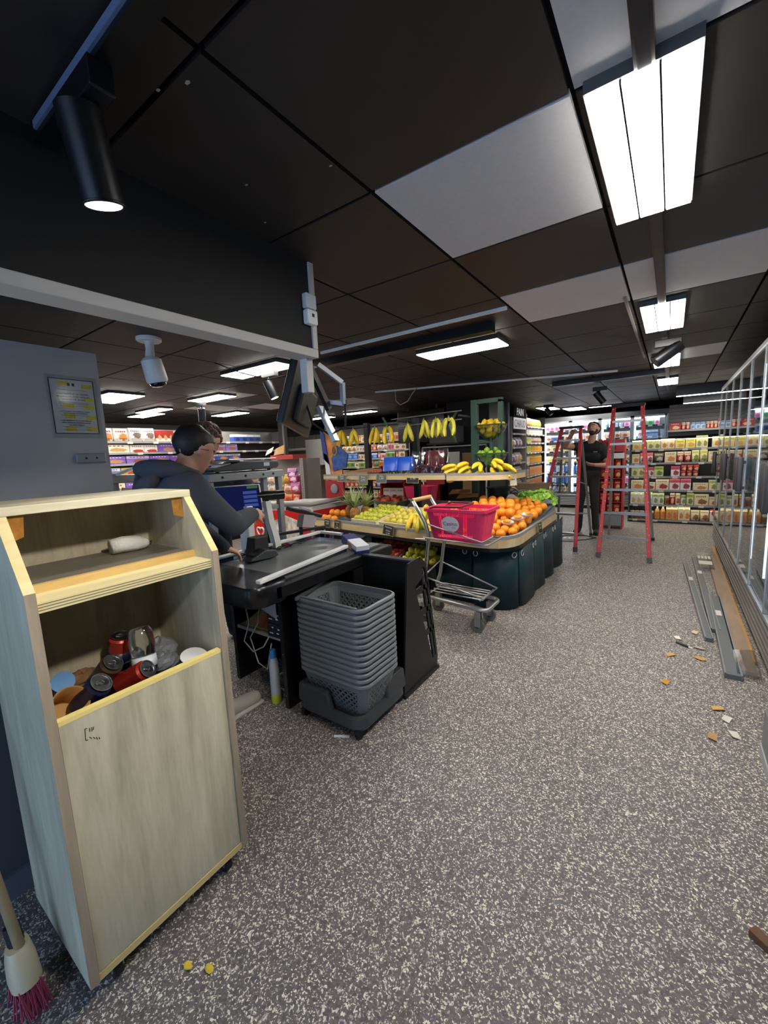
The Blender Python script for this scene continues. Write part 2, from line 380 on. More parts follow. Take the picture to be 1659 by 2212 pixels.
lamp(-6.1, -5.5, 6.1, 6.3, 2.2, 'lit lamp under the hanging monitor')
lamp(-2.25, -1.95, 8.6, 9.3, 2.2, 'lit lamp above the juice shelves, left of two')
lamp(-1.9, -1.55, 9.3, 10.0, 2.2, 'lit lamp above the raised hand of the man')
lamp(-1.45, -.85, 9.6, 9.72, 2.2, 'thin lit lamp above the rear door fridge')
lamp(.02, 1.3, 8.05, 8.13, 2.12, 'upper long light bar near the rear shelves', lines=0)
lamp(.12, 1.1, 8.44, 8.50, 2.03, 'lower long light bar over the grey rear panel', lines=0)
# ------------------------------------------------------------------ tracks and spots
TRK = mat('track_black', '0b0b0c', .35)
t = tag(MB().box(-.105, -.065, -.6, 8.2, CEIL-.03, CEIL).build('lighting_track', TRK), 'long black lighting track running down the aisle', 'lighting track')
MB().box(-.098, -.072, -.55, 8.15, CEIL-.032, CEIL-.029).build('slot', mat('track_slot', '3b3d42', .3, .8), t)
t = tag(MB().box(-1.33, .3, .455, .5, CEIL-.045, CEIL).build('lighting_track', TRK), 'short black lighting track at top left above the bin', 'lighting track')
MB().box(-1.3, .25, .449, .456, CEIL-.032, CEIL-.014).build('slot', mat('track_slot_blue', '7583a4', .3, .3), t)
tag(MB().box(-2.75, -1.02, 2.78, 2.86, CEIL-.06, CEIL).build('lighting_track', TRK), 'black rail crossing the ceiling behind the white trim line', 'lighting track')
tag(MB().box(-1.35, -.1, 5.95, 6.02, CEIL-.05, CEIL).build('lighting_track', TRK), 'black rail on the ceiling above the tall ladder', 'lighting track')
tag(MB().box(-.62, -.28, .30, .50, CEIL-.05, CEIL).build('ceiling_hatch', mat('hatch_dark', '141519', .4), bevel=.004), 'dark boxy ceiling hatch frame at the top edge', 'hatch')
def spot(p, d, L, r, label, lit=0, stem=None):
    t = thing('track_spotlight', label, 'spotlight', p, 0, 'black track spotlights')
    d = Vector(d).normalized(); p0 = Vector((0, 0, 0)); up = (CEIL - p[2])
    M = MB().cyl(p0 - d*L/2, p0 + d*L/2, r, n=24); M.build('barrel', mat('spot_black', '0e0f13', .38), t, smooth=40)
    ring = MB(); ring.tube([p0 + d*(L/2) + (d.orthogonal().normalized()*math.cos(a) + d.cross(d.orthogonal().normalized())*math.sin(a))*r*.93 for a in [2*PI*k/24 for k in range(24)]], r*.09, 6, closed=True)
    ring.build('rim', mat('spot_black', '0e0f13', .38), t, smooth=True)
    lens = MB().cyl(p0 + d*(L/2-.004), p0 + d*(L/2+.002), r*.84, n=24)
    lens.build('lens', glow('spot_lens', 'fff8ee', 5.0) if lit else mat('spot_lens_off', '2b2c30', .2), t)
    k = MB().cyl(p0 - d*L*.35, Vector((0, 0, up-.09)), .014, n=10); k.build('stem', mat('spot_black', '0e0f13', .38), t)
    MB().box(-.09, .09, -.024, .024, up-.1, up-.043).build('adapter', mat('spot_black', '0e0f13', .38), t, bevel=.004)
    if lit:
        l = bpy.data.lights.new('spot_lamp', 'SPOT'); l.energy = lit; l.spot_size = math.radians(48 if lit > 20 else 75); l.spot_blend = .6; l.shadow_soft_size = .04; l.color = (1, .95, .86)
        lo = bpy.data.objects.new('spot_lamp', l); col.objects.link(lo); lo.parent = t; lo.location = d*(L/2+.012); lo.rotation_mode = 'QUATERNION'; lo.rotation_quaternion = d.to_track_quat('-Z', 'Y')
    return t
sp = spot((-1.06, .465, 2.085), (-.12, .22, -1), .17, .043, 'large black cylindrical spotlight lit at upper left', lit=9)
MB().tube([(-.012, 0, CEIL-2.085-.10), (.0, .03, CEIL-2.085-.115), (.014, .0, CEIL-2.085-.10)], .004, 6).build('brass_ring', mat('brass', 'b28a3a', .3, 1), sp)
spot((.12, .475, 2.08), (-1.3, .04, -.95), .17, .043, 'added unseen track spotlight above the photographer aimed at the bin', lit=42)  # out of view, added to light the bin front
spot((-3.05, 2.62, 2.06), (.3, .25, -1), .16, .042, 'dark spotlight beside the hanging monitor', lit=3)
spot((-5.2, 3.25, 2.06), (-.35, .2, -1), .18, .045, 'unlit black spotlight above the tills')
spot((-.06, 4.1, 2.12), (-.75, -.2, -.55), .2, .05, 'dark spotlight tilted in front of the third track lamp')
spot((-1.95, 8.35, 2.1), (.5, .1, -.6), .16, .04, 'small grey spotlight left of the man')
spot((-.86, 6.6, 2.08), (.5, .1, -.7), .18, .045, 'grey spotlight beside the top of the tall ladder')
spot((-4.3, 4.3, 2.08), (-.1, 0, -1), .14, .04, 'small lit spotlight on the dark pillar', lit=2)
tag(MB().tube([(-3.25, 2.2, CEIL-.005), (-3.05, 2.3, 2.17), (-2.85, 2.42, 2.10), (-2.3, 2.5, 2.12), (-1.75, 1.75, 1.98), (-1.55, 1.55, 1.86)], .005, 6).build('ceiling_cable', RUBBER, smooth=True), 'loose black cable slung from the ceiling to the hanging monitor', 'cable')
tag(MB().tube([(-3.05, 4.72, CEIL-.005), (-3.03, 4.7, 2.12), (-2.95, 4.68, 2.06), (-2.86, 4.72, 2.1), (-2.8, 4.75, 2.2), (-2.75, 4.78, CEIL-.005)], .006, 6).build('ceiling_cable', mat('cable_pale', 'b3aea6', .6), smooth=True), 'pale cable looping from the ceiling above the hanging bananas', 'cable')
# ------------------------------------------------------------------ small ceiling and wall devices
t = thing('security_camera', 'white security camera hanging from the dark ceiling', 'camera', (-2.93, 1.5, CEIL))
WC = mat('camera_white', 'd9d9d6', .45)
MB().lathe([(.07, -.024), (.078, -.016), (.078, 0)], 24).build('base', WC, t, smooth=40)
MB().tube([(0, 0, -.02), (.0, 0, -.07), (.012, -.012, -.13)], n=12, radii=[.03, .026, .03]).build('arm', WC, t, smooth=40)
M = Matrix.Rotation(math.radians(12), 3, 'X')
MB().lathe([(.045, 0), (.064, -.018), (.068, -.15), (.058, -.165)], 24, (.01, -.01, -.13), M=M).build('body', WC, t, smooth=40)
MB().lathe([(.056, -.163), (.045, -.185), (.02, -.192)], 24, (.01, -.01, -.13), M=M).build('lens', mat('lens_dark', '101014', .15), t, smooth=True)
t = thing('motion_sensor', 'white motion detector on the corner of the black fascia', 'sensor', (-1.345, 1.395, 2.0))
MB().box(0, .034, -.031, .031, 0, .062).build('body', WHITE, t, bevel=.008)
MB().box(0, .030, -.031, .031, .066, .128).build('window', mat('sensor_window', 'c9ced6', .25), t, bevel=.006)
MB().box(.0338, .035, -.007, .007, .030, .044).build('badge', mat('badge_navy', '1c2038', .4), t)
t = thing('door_closer_plate', 'rounded grey metal plate screwed to the grey wall under the poster', 'bracket', (-2.92, 1.065, 1.45))
MB().box(0, .018, -.085, .075, 0, .06).build('plate', mat('dull_zinc', '9a9da0', .4, .5), t, bevel=.008)
for y in (-.035, .02): MB().cyl((.016, y, .03), (.02, y, .03), .006, n=8).build('screw', RUBBER, t)
# poster in its clear sleeve
t = thing('poster', 'French alcohol notice with yellow marks taped to the grey wall', 'poster', (-2.9195, .905, 1.63))
MB().box(0, .0012, 0, .215, 0, .307).build('sheet', mat('poster_paper', 'c9c9c4', .6), t)
ed = MB()
for b in ((-.004, .0, -.004, .311), (.215, .219, -.004, .311)): ed.box(0, .002, b[0], b[1], b[2], b[3])
ed.box(0, .002, 0, .215, -.004, 0).box(0, .002, 0, .215, .307, .311).build('border', mat('poster_navy', '23264a', .5), t)
MB().box(.0022, .0026, -.02, .24, -.03, .33).build('sleeve', sheet_glass('clear_film', base=.06, gloss=.12), t)
YM = mat('marker_yellow', 'd2c52f', .6)
for y, z, w_ in ((.04, .272, .055), (.155, .262, .055), (.165, .185, .045), (.05, .145, .055), (.16, .14, .05), (.05, .085, .055), (.16, .08, .05), (.05, .012, .055), (.155, .012, .055)):
    MB().box(.0012, .0016, y, min(y+w_, .213), z, z+.024).build('highlight', YM, t)
INK = mat('print_ink', '22222a', .7)
def pt(s_, z, size): lettering(s_, size, INK, t, frame((.0018, .1075, z), (0, 1, 0), (0, 0, 1)))
pt("IL EST INTERDIT DE VENDRE", .222, .0125); pt("DE L'ALCOOL A DES MINEURS", .206, .0125); pt("DE MOINS DE 18 ANS.", .190, .0125)
pt("IL EST INTERDIT DE VENDRE A CREDIT", .122, .0088); pt("DES BOISSONS ALCOOLIQUES.", .111, .0088)
pt("IL EST INTERDIT DE SE TROUVER EN", .069, .0095); pt("ETAT D'IVRESSE MANIFESTE DANS", .056, .0095); pt("LES LIEUX PUBLICS.", .043, .0095)
ln = MB()
for z in (.248, .178, .172, .166, .156, .102, .036, .018): ln.box(.0012, .0017, .035, .18, z, z+.0014)
for y in (.085, .108): ln.box(.0012, .0018, y, y+.013, .272, .288)
o = ln.build('fine_print', INK, t); o['kind'] = 'stuff'
# ================================================================== recycling bin
OAK = wood('oak_laminate', '9d967f', 'cdc6ae', 'z', .5); OAKI = wood('oak_inside', '9d927c', 'cbbfa4', 'z', .6)
PLY = wood('plywood_edge', 'c9b070', 'e6d5a0', 'y', .6); OAKG = wood('oak_edge', '857866', 'aa9a86', 'z', .6)
BX, BY0, BY1 = -1.19, .26, .75
t = wthing('recycling_bin', 'pale oak laminate recycling bin on castors, open front full of empties', 'bin', (-1.4, .505, 0)); binT = t
prof = [(-1.19, .065), (-1.19, 1.14), (-1.32, 1.312), (-1.61, 1.312), (-1.61, .065)]
for y0, y1 in ((BY0, BY0+.022), (BY1-.022, BY1)):
    o = MB().prism(prof, lambda u, v, q: (u, q, v), y0, y1).build('side_panel', OAK, t, bevel=.0012)
    o['label'] = 'pale oak side panel with a sloped upper edge'
    e = MB(); e.bar((-1.1885, (y0+y1)/2, .065), (-1.1885, (y0+y1)/2, 1.14), .022, .003, up=(1, 0, 0)); e.build('edge_band', OAKG, o)
    e = MB(); e.bar((-1.1885, (y0+y1)/2, 1.14), (-1.319, (y0+y1)/2, 1.313), .022, .003, up=(1, 0, 1)); e.build('edge_band', PLY, o)
a, b = BY0+.022, BY1-.022
MB().box(-1.61, -1.592, a, b, .085, 1.31).build('back_panel', OAKI, t)
MB().box(-1.615, -1.315, BY0, BY1, 1.3125, 1.335).build('top', wood('oak_top', 'b7ad8c', 'ddd5b8', 'y'), t, bevel=.0015)
MB().box(-1.6, -1.19, a, b, .065, .085).build('bottom', PLY, t)
MB().box(-1.212, -1.193, a+.002, b-.002, .088, .800).build('front_panel', OAK, t)
MB().box(-1.213, -1.192, a+.002, b-.002, .800, .812).build('edge_band', mat('edge_yellow', 'e3cf83', .5), t)
sh = MB().box(-1.592, -1.197, a, b, 1.088, 1.114).build('shelf', wood('oak_shelf', 'cbbd88', 'e7dcae', 'y'), t)
for z in (1.0935, 1.1005, 1.1075): MB().box(-1.1972, -1.1962, a, b, z, z+.002).build('ply_line', mat('ply_glue', '7d6b4b', .7), sh)
tr = MB().box(-1.592, -1.305, a, b, 1.114, 1.132).build('tray', mat('tray_grey', '6d665b', .55, var=.05), t)
MB().box(-1.305, -1.288, a, b, 1.114, 1.136).build('lip', wood('oak_lip', 'b08c4e', 'd2b273', 'y'), tr)
for y, s_ in ((a+.001, 1), (b-.001, -1)):   # peeling brown tape in the upper corners
    MB().panel((-1.33, y, 1.31), (-1.33, y+s_*.035, 1.311), (-1.335, y+s_*.03, 1.255), (-1.33, y, 1.245), 3, 3).build('tape', mat('brown_tape', 'a06e34', .25, var=.2, scale=50), t, solid=.001)
MB().panel((-1.34, b-.13, 1.3105), (-1.34, b-.002, 1.3105), (-1.5, b-.002, 1.295), (-1.5, b-.12, 1.31), 3, 3).build('tape', MATS['brown_tape'], t, solid=.001)
for x in (-1.23, -1.57):
    for y in (BY0+.07, BY1-.07):
        c = MB().cyl((x, y-.011, .03), (x, y+.011, .03), .03, n=20).build('castor', RUBBER, t, smooth=40)
        MB().box(x-.02, x+.02, y-.016, y-.012, .028, .066).box(x-.02, x+.02, y+.012, y+.016, .028, .066).build('fork', STEEL, c)
# scrawl on the front panel (felt pen)
sc = MB()
for (y0, z0, y1, z1) in ((.335, .765, .333, .735), (.333, .735, .338, .733), (.335, .765, .340, .764), (.345, .762, .344, .752), (.350, .761, .349, .750), (.354, .760, .352, .752), (.342, .738, .346, .732), (.350, .733, .353, .727), (.356, .729, .358, .722), (.362, .725, .363, .719)):
    sc.bar((-1.1926, y0, z0), (-1.1926, y1, z1), .0016, .001, up=(1, 0, 0))
sc.build('pen_marks', INK, t)
MB().box(-1.59, -1.214, a+.002, b-.002, .64, .70).build('liner', mat('bin_liner', '2a2724', .6), t)
# ---- rubbish in the bin
def can(label, p, axis, side, r=.033, L=.115, kind='beverage_can'):
    t = thing(kind, label, 'can', p); d = Vector(axis).normalized(); M = Vector((0, 0, 1)).rotation_difference(d).to_matrix()
    MB().lathe([(.024, 0), (r, .01), (r, L-.014), (.027, L-.008)], 20, M=M).build('body', side, t, smooth=40)
    lid = MB().lathe([(.0275, L-.003), (.0285, L), (.026, L), (.025, L-.003), (0.0001, L-.003)], 20, M=M).build('lid', mat('can_alu', 'b9bcc2', .25, 1), t, smooth=40)
    e = M @ Vector((0, 1, 0)); f = M @ Vector((1, 0, 0))
    MB().lathe([(.0001, 0), (.009, 0), (.009, .0006), (.0001, .0006)], 10, c=M @ Vector((0, .012, L-.0029)), M=M).build('opening', mat('can_hole', '0a0a0b', .9), lid)
    MB().tube([M @ Vector((.006*math.cos(q), -.004+.011*math.sin(q), L-.0015)) for q in [2*PI*k/12 for k in range(12)]], .0016, 5, closed=True).build('tab', mat('can_alu', 'b9bcc2', .25, 1), lid)
    return t
can('empty can showing its silver lid, lower of two beside the paper cup', (-1.345, .375, 0.747), (.62, .32, .72), mat('can_navy', '22284d', .3, .4))
can('empty can showing its silver lid, above the navy can', (-1.455, .452, 0.740), (.6, .3, .74), mat('can_darkgold', '5a4630', .3, .5))
can('red can lying under the clear bottle', (-1.40, .50, 0.735), (.75, .45, .5), mat('can_red', 'a3291f', .35, .3))
cp = can('red and navy drink can with a star behind the silver lids', (-1.52, .545, 0.730), (.25, .05, .96), mat('can_orange_red', 'b03a2c', .35, .2), L=.14)
Mx = Vector((0, 0, 1)).rotation_difference(Vector((.25, .05, .96)).normalized()).to_matrix()
MB().lathe([(.0333, .02), (.0333, .085)], 20, M=Mx).build('label_band', mat('can_label_navy', '1d2347', .4), cp, smooth=True)
lettering('S.PELLEGRINO', .0075, mat('pack_white', 'eceae4', .5), cp, Matrix.Translation(Mx @ Vector((.034, 0, .045))) @ frame((0, 0, 0), (0, 1, 0), (-.25, 0, 1)))
t = thing('paper_cup', 'brown cardboard cup tipped towards the bin front', 'cup', (-1.33, .335, 0.775))
M = Vector((0, 0, 1)).rotation_difference(Vector((.85, .05, .5)).normalized()).to_matrix()
MB().lathe([(.03, -.05), (.043, .055), (.045, .058), (.0445, .061), (.041, .058), (.028, -.045), (.0001, -.045)], 22, M=M).build('cup', mat('kraft_cup', 'b78d52', .75, var=.06, scale=30), t, smooth=50)
t = thing('plastic_bottle', 'clear empty plastic bottle upside down among the cans', 'bottle', (-1.36, .565, 0.720))
M = Vector((0, 0, 1)).rotation_difference(Vector((-.25, .08, .9)).normalized()).to_matrix()
PETM = mat('clear_plastic', 'eef3f7', .06, trans=1.0, spec=.5)
MB().lathe([(.012, 0), (.03, .03), (.036, .05), (.034, .09), (.037, .13), (.036, .165), (.028, .182), (.0001, .176)], 20, M=M).build('body', PETM, t, smooth=50)
MB().lathe([(.0373, .055), (.0355, .09)], 20, M=M).build('label', mat('bottle_label', 'd7dde4', .5), t, smooth=True)
tag(MB().lathe([(.0001, 0), (.031, 0), (.031, .006), (.0001, .006)], 20, M=Matrix.Rotation(1.0, 3, 'Y')).build('bottle_cap_lid', mat('lid_blue', '2f79b6', .5)), 'round flat blue plastic lid at the left of the bin', 'lid').location = (-1.50, .385, 0.775)
def crumple(name, label, cat, p, r, m, sc=(1, 1, .6), seed=1, n=12):
    rr = random.Random(seed); me = MB().ball((0, 0, 0), 1, n, n-2)
    me.v = [tuple(c*r*(1+.45*(rr.random()-.5)) for c in (v[0]*sc[0], v[1]*sc[1], v[2]*sc[2])) for v in me.v]
    o = me.build(name, m); o.location = p; return tag(o, label, cat)
crumple('plastic_bag', 'crumpled clear plastic bag at the right of the bin', 'bag', (-1.46, .66, 0.765), .06, mat('bag_film', 'c9ccd3', .2, trans=.7), (1, .8, .8), 3)
crumple('plastic_film', 'grey crumpled film beside the clear bottle', 'film', (-1.40, .645, 0.750), .05, mat('grey_film', '7d8087', .3), (.8, .8, .7), 5)
crumple('paper_scrap', 'brown paper scrap behind the paper cup', 'paper', (-1.53, .44, 0.745), .05, mat('brown_paper', '7a5838', .8), (.8, 1.2, .6), 7)
tag(MB().lathe([(.0001, 0), (.04, 0), (.042, .004), (.0001, .006)], 20, M=Matrix.Rotation(.35, 3, 'Y')).build('cup_lid', mat('lid_white', 'dcdcdc', .4)), 'white plastic cup lid resting at the right of the bin opening', 'lid').location = (-1.262, .672, .79)
# crumpled white paper on the bin's tray
t = thing('crumpled_paper', 'crumpled white paper cup lying on the bin tray', 'paper', (-1.5, .62, 1.132))
MB().tube([(0, -.055, .028), (0, -.02, .03), (.004, .02, .027), (.006, .05, .022), (.004, .062, .018)], n=9, radii=[.025, .027, .026, .019, .008]).build('cup', mat('white_paper', 'd8d6d0', .7, bump=.6, scale=40), t, smooth=True)
MB().tube([(.004, .06, .02), (.01, .07, .026), (.012, .064, .012)], .0025, 6).build('loop', mat('black_thread', '2a2a2a', .7), t)

# ================================================================== basket stack
GB = mat('basket_grey', '73777a', .42, var=.03, scale=5)
def lattice(mb, A, B, C, D, nu, nv, wd, th):
    A, B, C, D = (Vector(p) for p in (A, B, C, D))
    P = lambda u, v: A*(1-u)*(1-v)+B*u*(1-v)+C*u*v+D*(1-u)*v
    nrm = (B-A).cross(D-A).normalized()
    for s_ in (1, -1):
        for k in range(-nv, nu):
            # diagonal through cells
            u0, v0, u1, v1 = k, 0, k+nv, nv
            if u0 < 0: v0 -= u0; u0 = 0
            if u1 > nu: v1 -= (u1-nu); u1 = nu
            if v1-v0 < .3: continue
            a, b = (u0/nu, v0/nv), (u1/nu, v1/nv)
            if s_ < 0: a, b = (1-a[0], a[1]), (1-b[0], b[1])
            mb.bar(P(*a), P(*b), wd, th, up=nrm)
W_, D_, HB = .31, .45, .215        # across x? basket long side runs along y of its own frame
body = MB(); top = rrect(.45, .31, .05, 5, -.03); bot = rrect(.36, .235, .04, 5, -HB)
def lp(k): return [a.lerp(b, k) for a, b in zip(top, bot)]
L0, L1, L2, L3 = lp(0), lp(.14), lp(.86), lp(1)
body.loft([L0, L1], 0).loft([L2, L3], 0, cap1=True)
n = len(top)
straight = {5, 11, 17, 23}
body.loft([L1, L2], 0, skip=lambda i, q: q in straight)
for q in straight:
    A, B, C, D = L2[q], L2[(q+1) % n], L1[(q+1) % n], L1[q]
    lattice(body, A, B, C, D, 9 if (B-A).length > .22 else 6, 4, .0085, .003)
bme = body.mesh('body', GB)
plain = MB().loft([L0, L1], 0).loft([L2, L3], 0, cap1=True).loft([L1, L2], 0, skip=lambda i, q: q in straight); pme = plain.mesh('body', GB)
rim = MB().loft([rrect(.45, .31, .05, 5, -.034), rrect(.452, .312, .05, 5, 0), rrect(.468, .328, .058, 5, 0), rrect(.478, .338, .06, 5, -.005), rrect(.478, .338, .06, 5, -.016), rrect(.462, .322, .055, 5, -.021), rrect(.452, .312, .05, 5, -.03)])
rme = rim.mesh('rim', GB, smooth=50)
hme = MB().tube([(-.2, -.15, .002), (-.17, -.158, .006), (0, -.160, .008), (.17, -.158, .006), (.2, -.15, .002)], .006, 8).mesh('handle', GB, smooth=True)
NBK = 14
for k in range(NBK):
    z = .285 + k*.0305
    lab = 'grey shopping basket, ' + ('topmost of the nested stack' if k == NBK-1 else 'lowest of the nested stack, standing in the dolly' if k == 0 else nth(k)+' above the lowest in the nested stack')
    t = thing('shopping_basket', lab, 'basket', (-1.425, 1.625, z), 0, 'nested grey shopping baskets')
    b_ = obj('body', bme if k in (0, 1, NBK-1) else pme, t); obj('rim', rme, t); obj('handle', hme, t)
    if k in (0, NBK-1): md = b_.modifiers.new('thickness', 'SOLIDIFY'); md.thickness = .003
t = wthing('basket_dolly', 'dark grey wheeled dolly under the basket stack', 'dolly', (-1.43, 1.64, 0)); DD = mat('dolly_grey', '3d4043', .35)
dl = MB().loft([rrect(.44, .42, .06, 5, .045, -1.43, 1.65), rrect(.46, .44, .07, 5, .06, -1.43, 1.65), rrect(.45, .43, .07, 5, .105, -1.43, 1.65), rrect(.40, .38, .06, 5, .108, -1.43, 1.65), rrect(.38, .27, .05, 5, .066, -1.425, 1.63)], cap0=True, cap1=True)
dl.build('tray', DD, t, smooth=35)
for x0, x1, y0, y1 in ((-1.655, -1.59, 1.44, 1.86), (-1.275, -1.205, 1.68, 1.865)):
    MB().prism([(x0, .09), (x1, .09), (x1-.012, .20), (x0+.012, .20)], lambda u, v, q: (u, q, v), y0, y1).build('upstand', DD, t, bevel=.012)
MB().prism([(-1.64, .09), (-1.40, .09), (-1.43, .2), (-1.62, .2)], lambda u, v, q: (u, q, v), 1.435, 1.47).build('upstand', DD, t, bevel=.012)
for x, y in ((-1.62, 1.46), (-1.24, 1.46), (-1.24, 1.84), (-1.62, 1.84)):
    c = MB().cyl((x-.012, y, .026), (x+.012, y, .026), .026, n=18).build('castor', RUBBER, t, smooth=40)
    MB().cyl((x, y, .03), (x, y, .062), .012, n=8).build('stem', RUBBER, c)

# ================================================================== checkout
t = wthing('checkout_counter', 'black checkout counter with a conveyor tray and silver rails', 'counter', (-1.95, 1.75, 0)); CK = mat('counter_black', '121214', .4, var=.1)
MB().box(-2.32, -1.60, 1.30, 2.36, .715, .79).build('counter_top', CK, t, bevel=.01)
MB().loft([rrect(.70, .24, .08, 6, .70, -1.96, 1.30), rrect(.72, .26, .09, 6, .72, -1.96, 1.30), rrect(.72, .26, .09, 6, .79, -1.96, 1.30), rrect(.70, .24, .08, 6, .805, -1.96, 1.30)], cap0=True, cap1=True).build('bullnose', mat('bullnose_gloss', '141416', .25), t, smooth=40)
MB().box(-2.24, -1.66, 1.30, 2.3, .79, .8).build('conveyor_belt', mat('belt', '64686a', .25, var=.06, scale=3), t)
RA = mat('rail_white', 'e9ebea', .3, .1)
MB().bar((-1.645, 1.235, .825), (-1.735, 2.02, .835), .034, .02).build('rail', RA, t, bevel=.004)
MB().bar((-2.275, 1.36, .835), (-2.235, 2.3, .845), .034, .02).build('rail', RA, t, bevel=.004)
MB().bar((-2.24, 2.30, .845), (-2.02, 2.31, .84), .03, .02).build('rail', RA, t, bevel=.004)
MB().bar((-1.66, 1.28, .81), (-1.74, 2.02, .815), .012, .035).build('rail_side', mat('rail_side_dark', '2d3033', .3), t)
CLP = sheet_glass('tray_acrylic', 'c4d0dd', .08, .05)
MB().box(-2.26, -2.25, 1.4, 2.3, .8, .84).build('guard', CLP, t)
MB().box(-2.24, -1.75, 2.3, 2.31, .8, .85).build('guard', CLP, t)
MB().box(-1.765, -1.735, 1.44, 2.0, .0, .715).build('front_panel', CK, t)
MB().box(-2.3, -2.27, 1.5, 2.3, .0, .715).build('rear_panel', CK, t)
MB().box(-2.27, -1.77, 1.98, 2.0, .0, .715).build('divider', CK, t)
MB().box(-2.2, -1.765, 1.47, 1.98, .385, .405).build('shelf', mat('shelf_pale', '9d968a', .6), t)
MB().bar((-1.59, 1.42, .69), (-1.735, 1.98, .69), .012, .018).build('edge_strip', mat('strip_silver', '8c9094', .3, .8), t)
for z in (.62, .33, .08): MB().cyl((-1.75, 1.442, z), (-1.75, 1.436, z), .004, n=8).build('screw', STEEL, t)
t = wthing('end_panel', 'tall black end panel projecting from the checkout', 'panel', (-1.5, 2.04, 0))
MB().box(-1.84, -1.235, 2.02, 2.055, 0, .785).build('board', CK, t, bevel=.002)
MB().box(-1.84, -1.235, 2.012, 2.062, .785, .795).build('cap', mat('cap_grey', '3a3b3d', .35), t)
t = wthing('magazine_rack', 'black metal wedge rack with slanted open side', 'rack', (-1.22, 2.07, 0)); RK = mat('rack_black', '232325', .42, .3)
for x in (-1.232, -1.62):
    pf = [(1.86, .006), (2.27, .006), (2.285, .10), (2.215, .10), (2.02, .63), (2.10, .66), (2.125, .74), (2.105, .78), (2.06, .80), (1.955, .79), (1.94, .76)]
    o = MB().prism(pf, lambda u, v, q: (q, u, v), x, x+.012).build('side_plate', RK, t)
    for p, q in (((2.24, .09), (2.115, .68)), ((2.272, .09), (2.16, .72))):
        MB().bar((x+.006, *p), (x+.006, *q), .012, .022, up=(0, 1, 0)).build('slat', RK, o)
    for z, y0, y1 in ((.30, 2.12, 2.24), (.45, 2.07, 2.21), (.60, 2.02, 2.18)):
        MB().bar((x+.006, y0, z-.012), (x+.006, y1, z+.008), .012, .035).build('tie', RK, o)
    MB().bar((x+.006, 2.165, .725), (x+.006, 2.09, .785), .012, .03, up=(0, 1, 0)).build('slat', RK, o)
    MB().bar((x+.006, 1.86, .012), (x+.006, 2.285, .012), .03, .024).build('foot_rail', RK, o)
for z, y in ((.02, 2.24), (.24, 2.19), (.42, 2.14)): MB().box(-1.61, -1.24, y-.1, y, z, z+.008).box(-1.61, -1.24, y-.004, y, z, z+.05).build('ledge', RK, t)
tag(MB().box(-1.5, -1.28, 2.175, 2.205, .028, .165).build('snack_pack', printed('pk_green', '2f7a45', 'c8dfd0', '1d4d33')), 'green and white snack pack low in the magazine rack', 'packet')
tag(MB().box(-1.5, -1.28, 2.125, 2.155, .248, .37).build('snack_pack', printed('pk_blue', 'd8e4ea', '4a94b8', '2f6f96')), 'blue and white packet on the middle ledge of the magazine rack', 'packet')
# under the counter
t = wthing('router_panel', 'pale grey panel with a dark slot hung under the checkout', 'panel', (-1.85, 1.41, .5))
MB().prism([(-1.99, .705), (-1.765, .66), (-1.765, .54), (-1.975, .60)], lambda u, v, q: (u, q, v), 1.425, 1.432).build('plate', mat('plate_grey', '8a8a86', .5), t, bevel=.004)
MB().prism([(-1.93, .665), (-1.845, .648), (-1.845, .615), (-1.925, .632)], lambda u, v, q: (u, q, v), 1.4235, 1.4255).build('slot', RUBBER, t)
for k in range(2):
    t = thing('black_box', ['upper', 'lower'][1-k]+' small black box with white marks under the counter', 'box', (-1.835, 1.49, .405+k*.085))
    MB().box(-.055, .055, -.03, .03, 0, .08).build('carton', mat('black_carton', '1b1b1d', .5), t)
    for q, (x, z, w_) in enumerate(((-.02, .055, .014), (-.04, .02, .03), (.02, .025, .02), (.03, .05, .02))): MB().box(x, x+w_, -.0312, -.03, z, z+.006).build('print_mark', mat('pack_white', 'eceae4', .5), t)
t = wthing('paper_bag_heap', 'creased brown paper bags and orange slips under the counter', 'paper', (-2.02, 1.56, .405))
MB().panel((-2.17, 1.5, .406), (-1.92, 1.48, .42), (-1.93, 1.6, .47), (-2.15, 1.62, .46), 4, 3).build('bag', CARD, t, solid=.01)
MB().panel((-2.03, 1.485, .44), (-1.93, 1.475, .435), (-1.92, 1.53, .475), (-2.0, 1.54, .49), 2, 2).build('slip', mat('orange_slip', 'c46a3c', .6), t, solid=.004)
cb = MB()
cb.tube([(-2.1, 1.47, .55), (-2.05, 1.45, .45), (-2.1, 1.44, .33), (-2.02, 1.44, .28), (-1.93, 1.45, .33), (-1.9, 1.47, .39)], .0045, 6)
cb.tube([(-2.0, 1.5, .56), (-1.98, 1.46, .46), (-2.05, 1.45, .36), (-1.98, 1.44, .22), (-1.9, 1.44, .2), (-1.87, 1.46, .36)], .004, 6)
tag(cb.build('power_cable', mat('cable_white', 'b9b3a6', .5), smooth=True), 'looped white cable hanging under the checkout', 'cable')
tag(MB().tube([(-1.8, 1.6, .012), (-1.86, 1.55, .008), (-1.95, 1.55, .02), (-1.97, 1.58, .08), (-1.9, 1.62, .12), (-1.83, 1.62, .1)], .006, 6).build('mains_lead', MATS['cable_white'], smooth=True), 'white mains lead coiled on the floor behind the spray bottle', 'cable')
t = thing('cleaner_bottle', 'translucent cleaner bottle with blue neck and yellow dregs', 'bottle', (-1.86, 1.455, 0))
MB().lathe([(.026, 0), (.03, .01), (.029, .055)], 16).build('liquid', mat('yellow_liquid', 'b5bf2e', .3), t, smooth=40)
MB().lathe([(.0292, .055), (.028, .2), (.026, .25), (.018, .28)], 16).build('body', mat('milky_plastic', 'a9b0b2', .35), t, smooth=40)
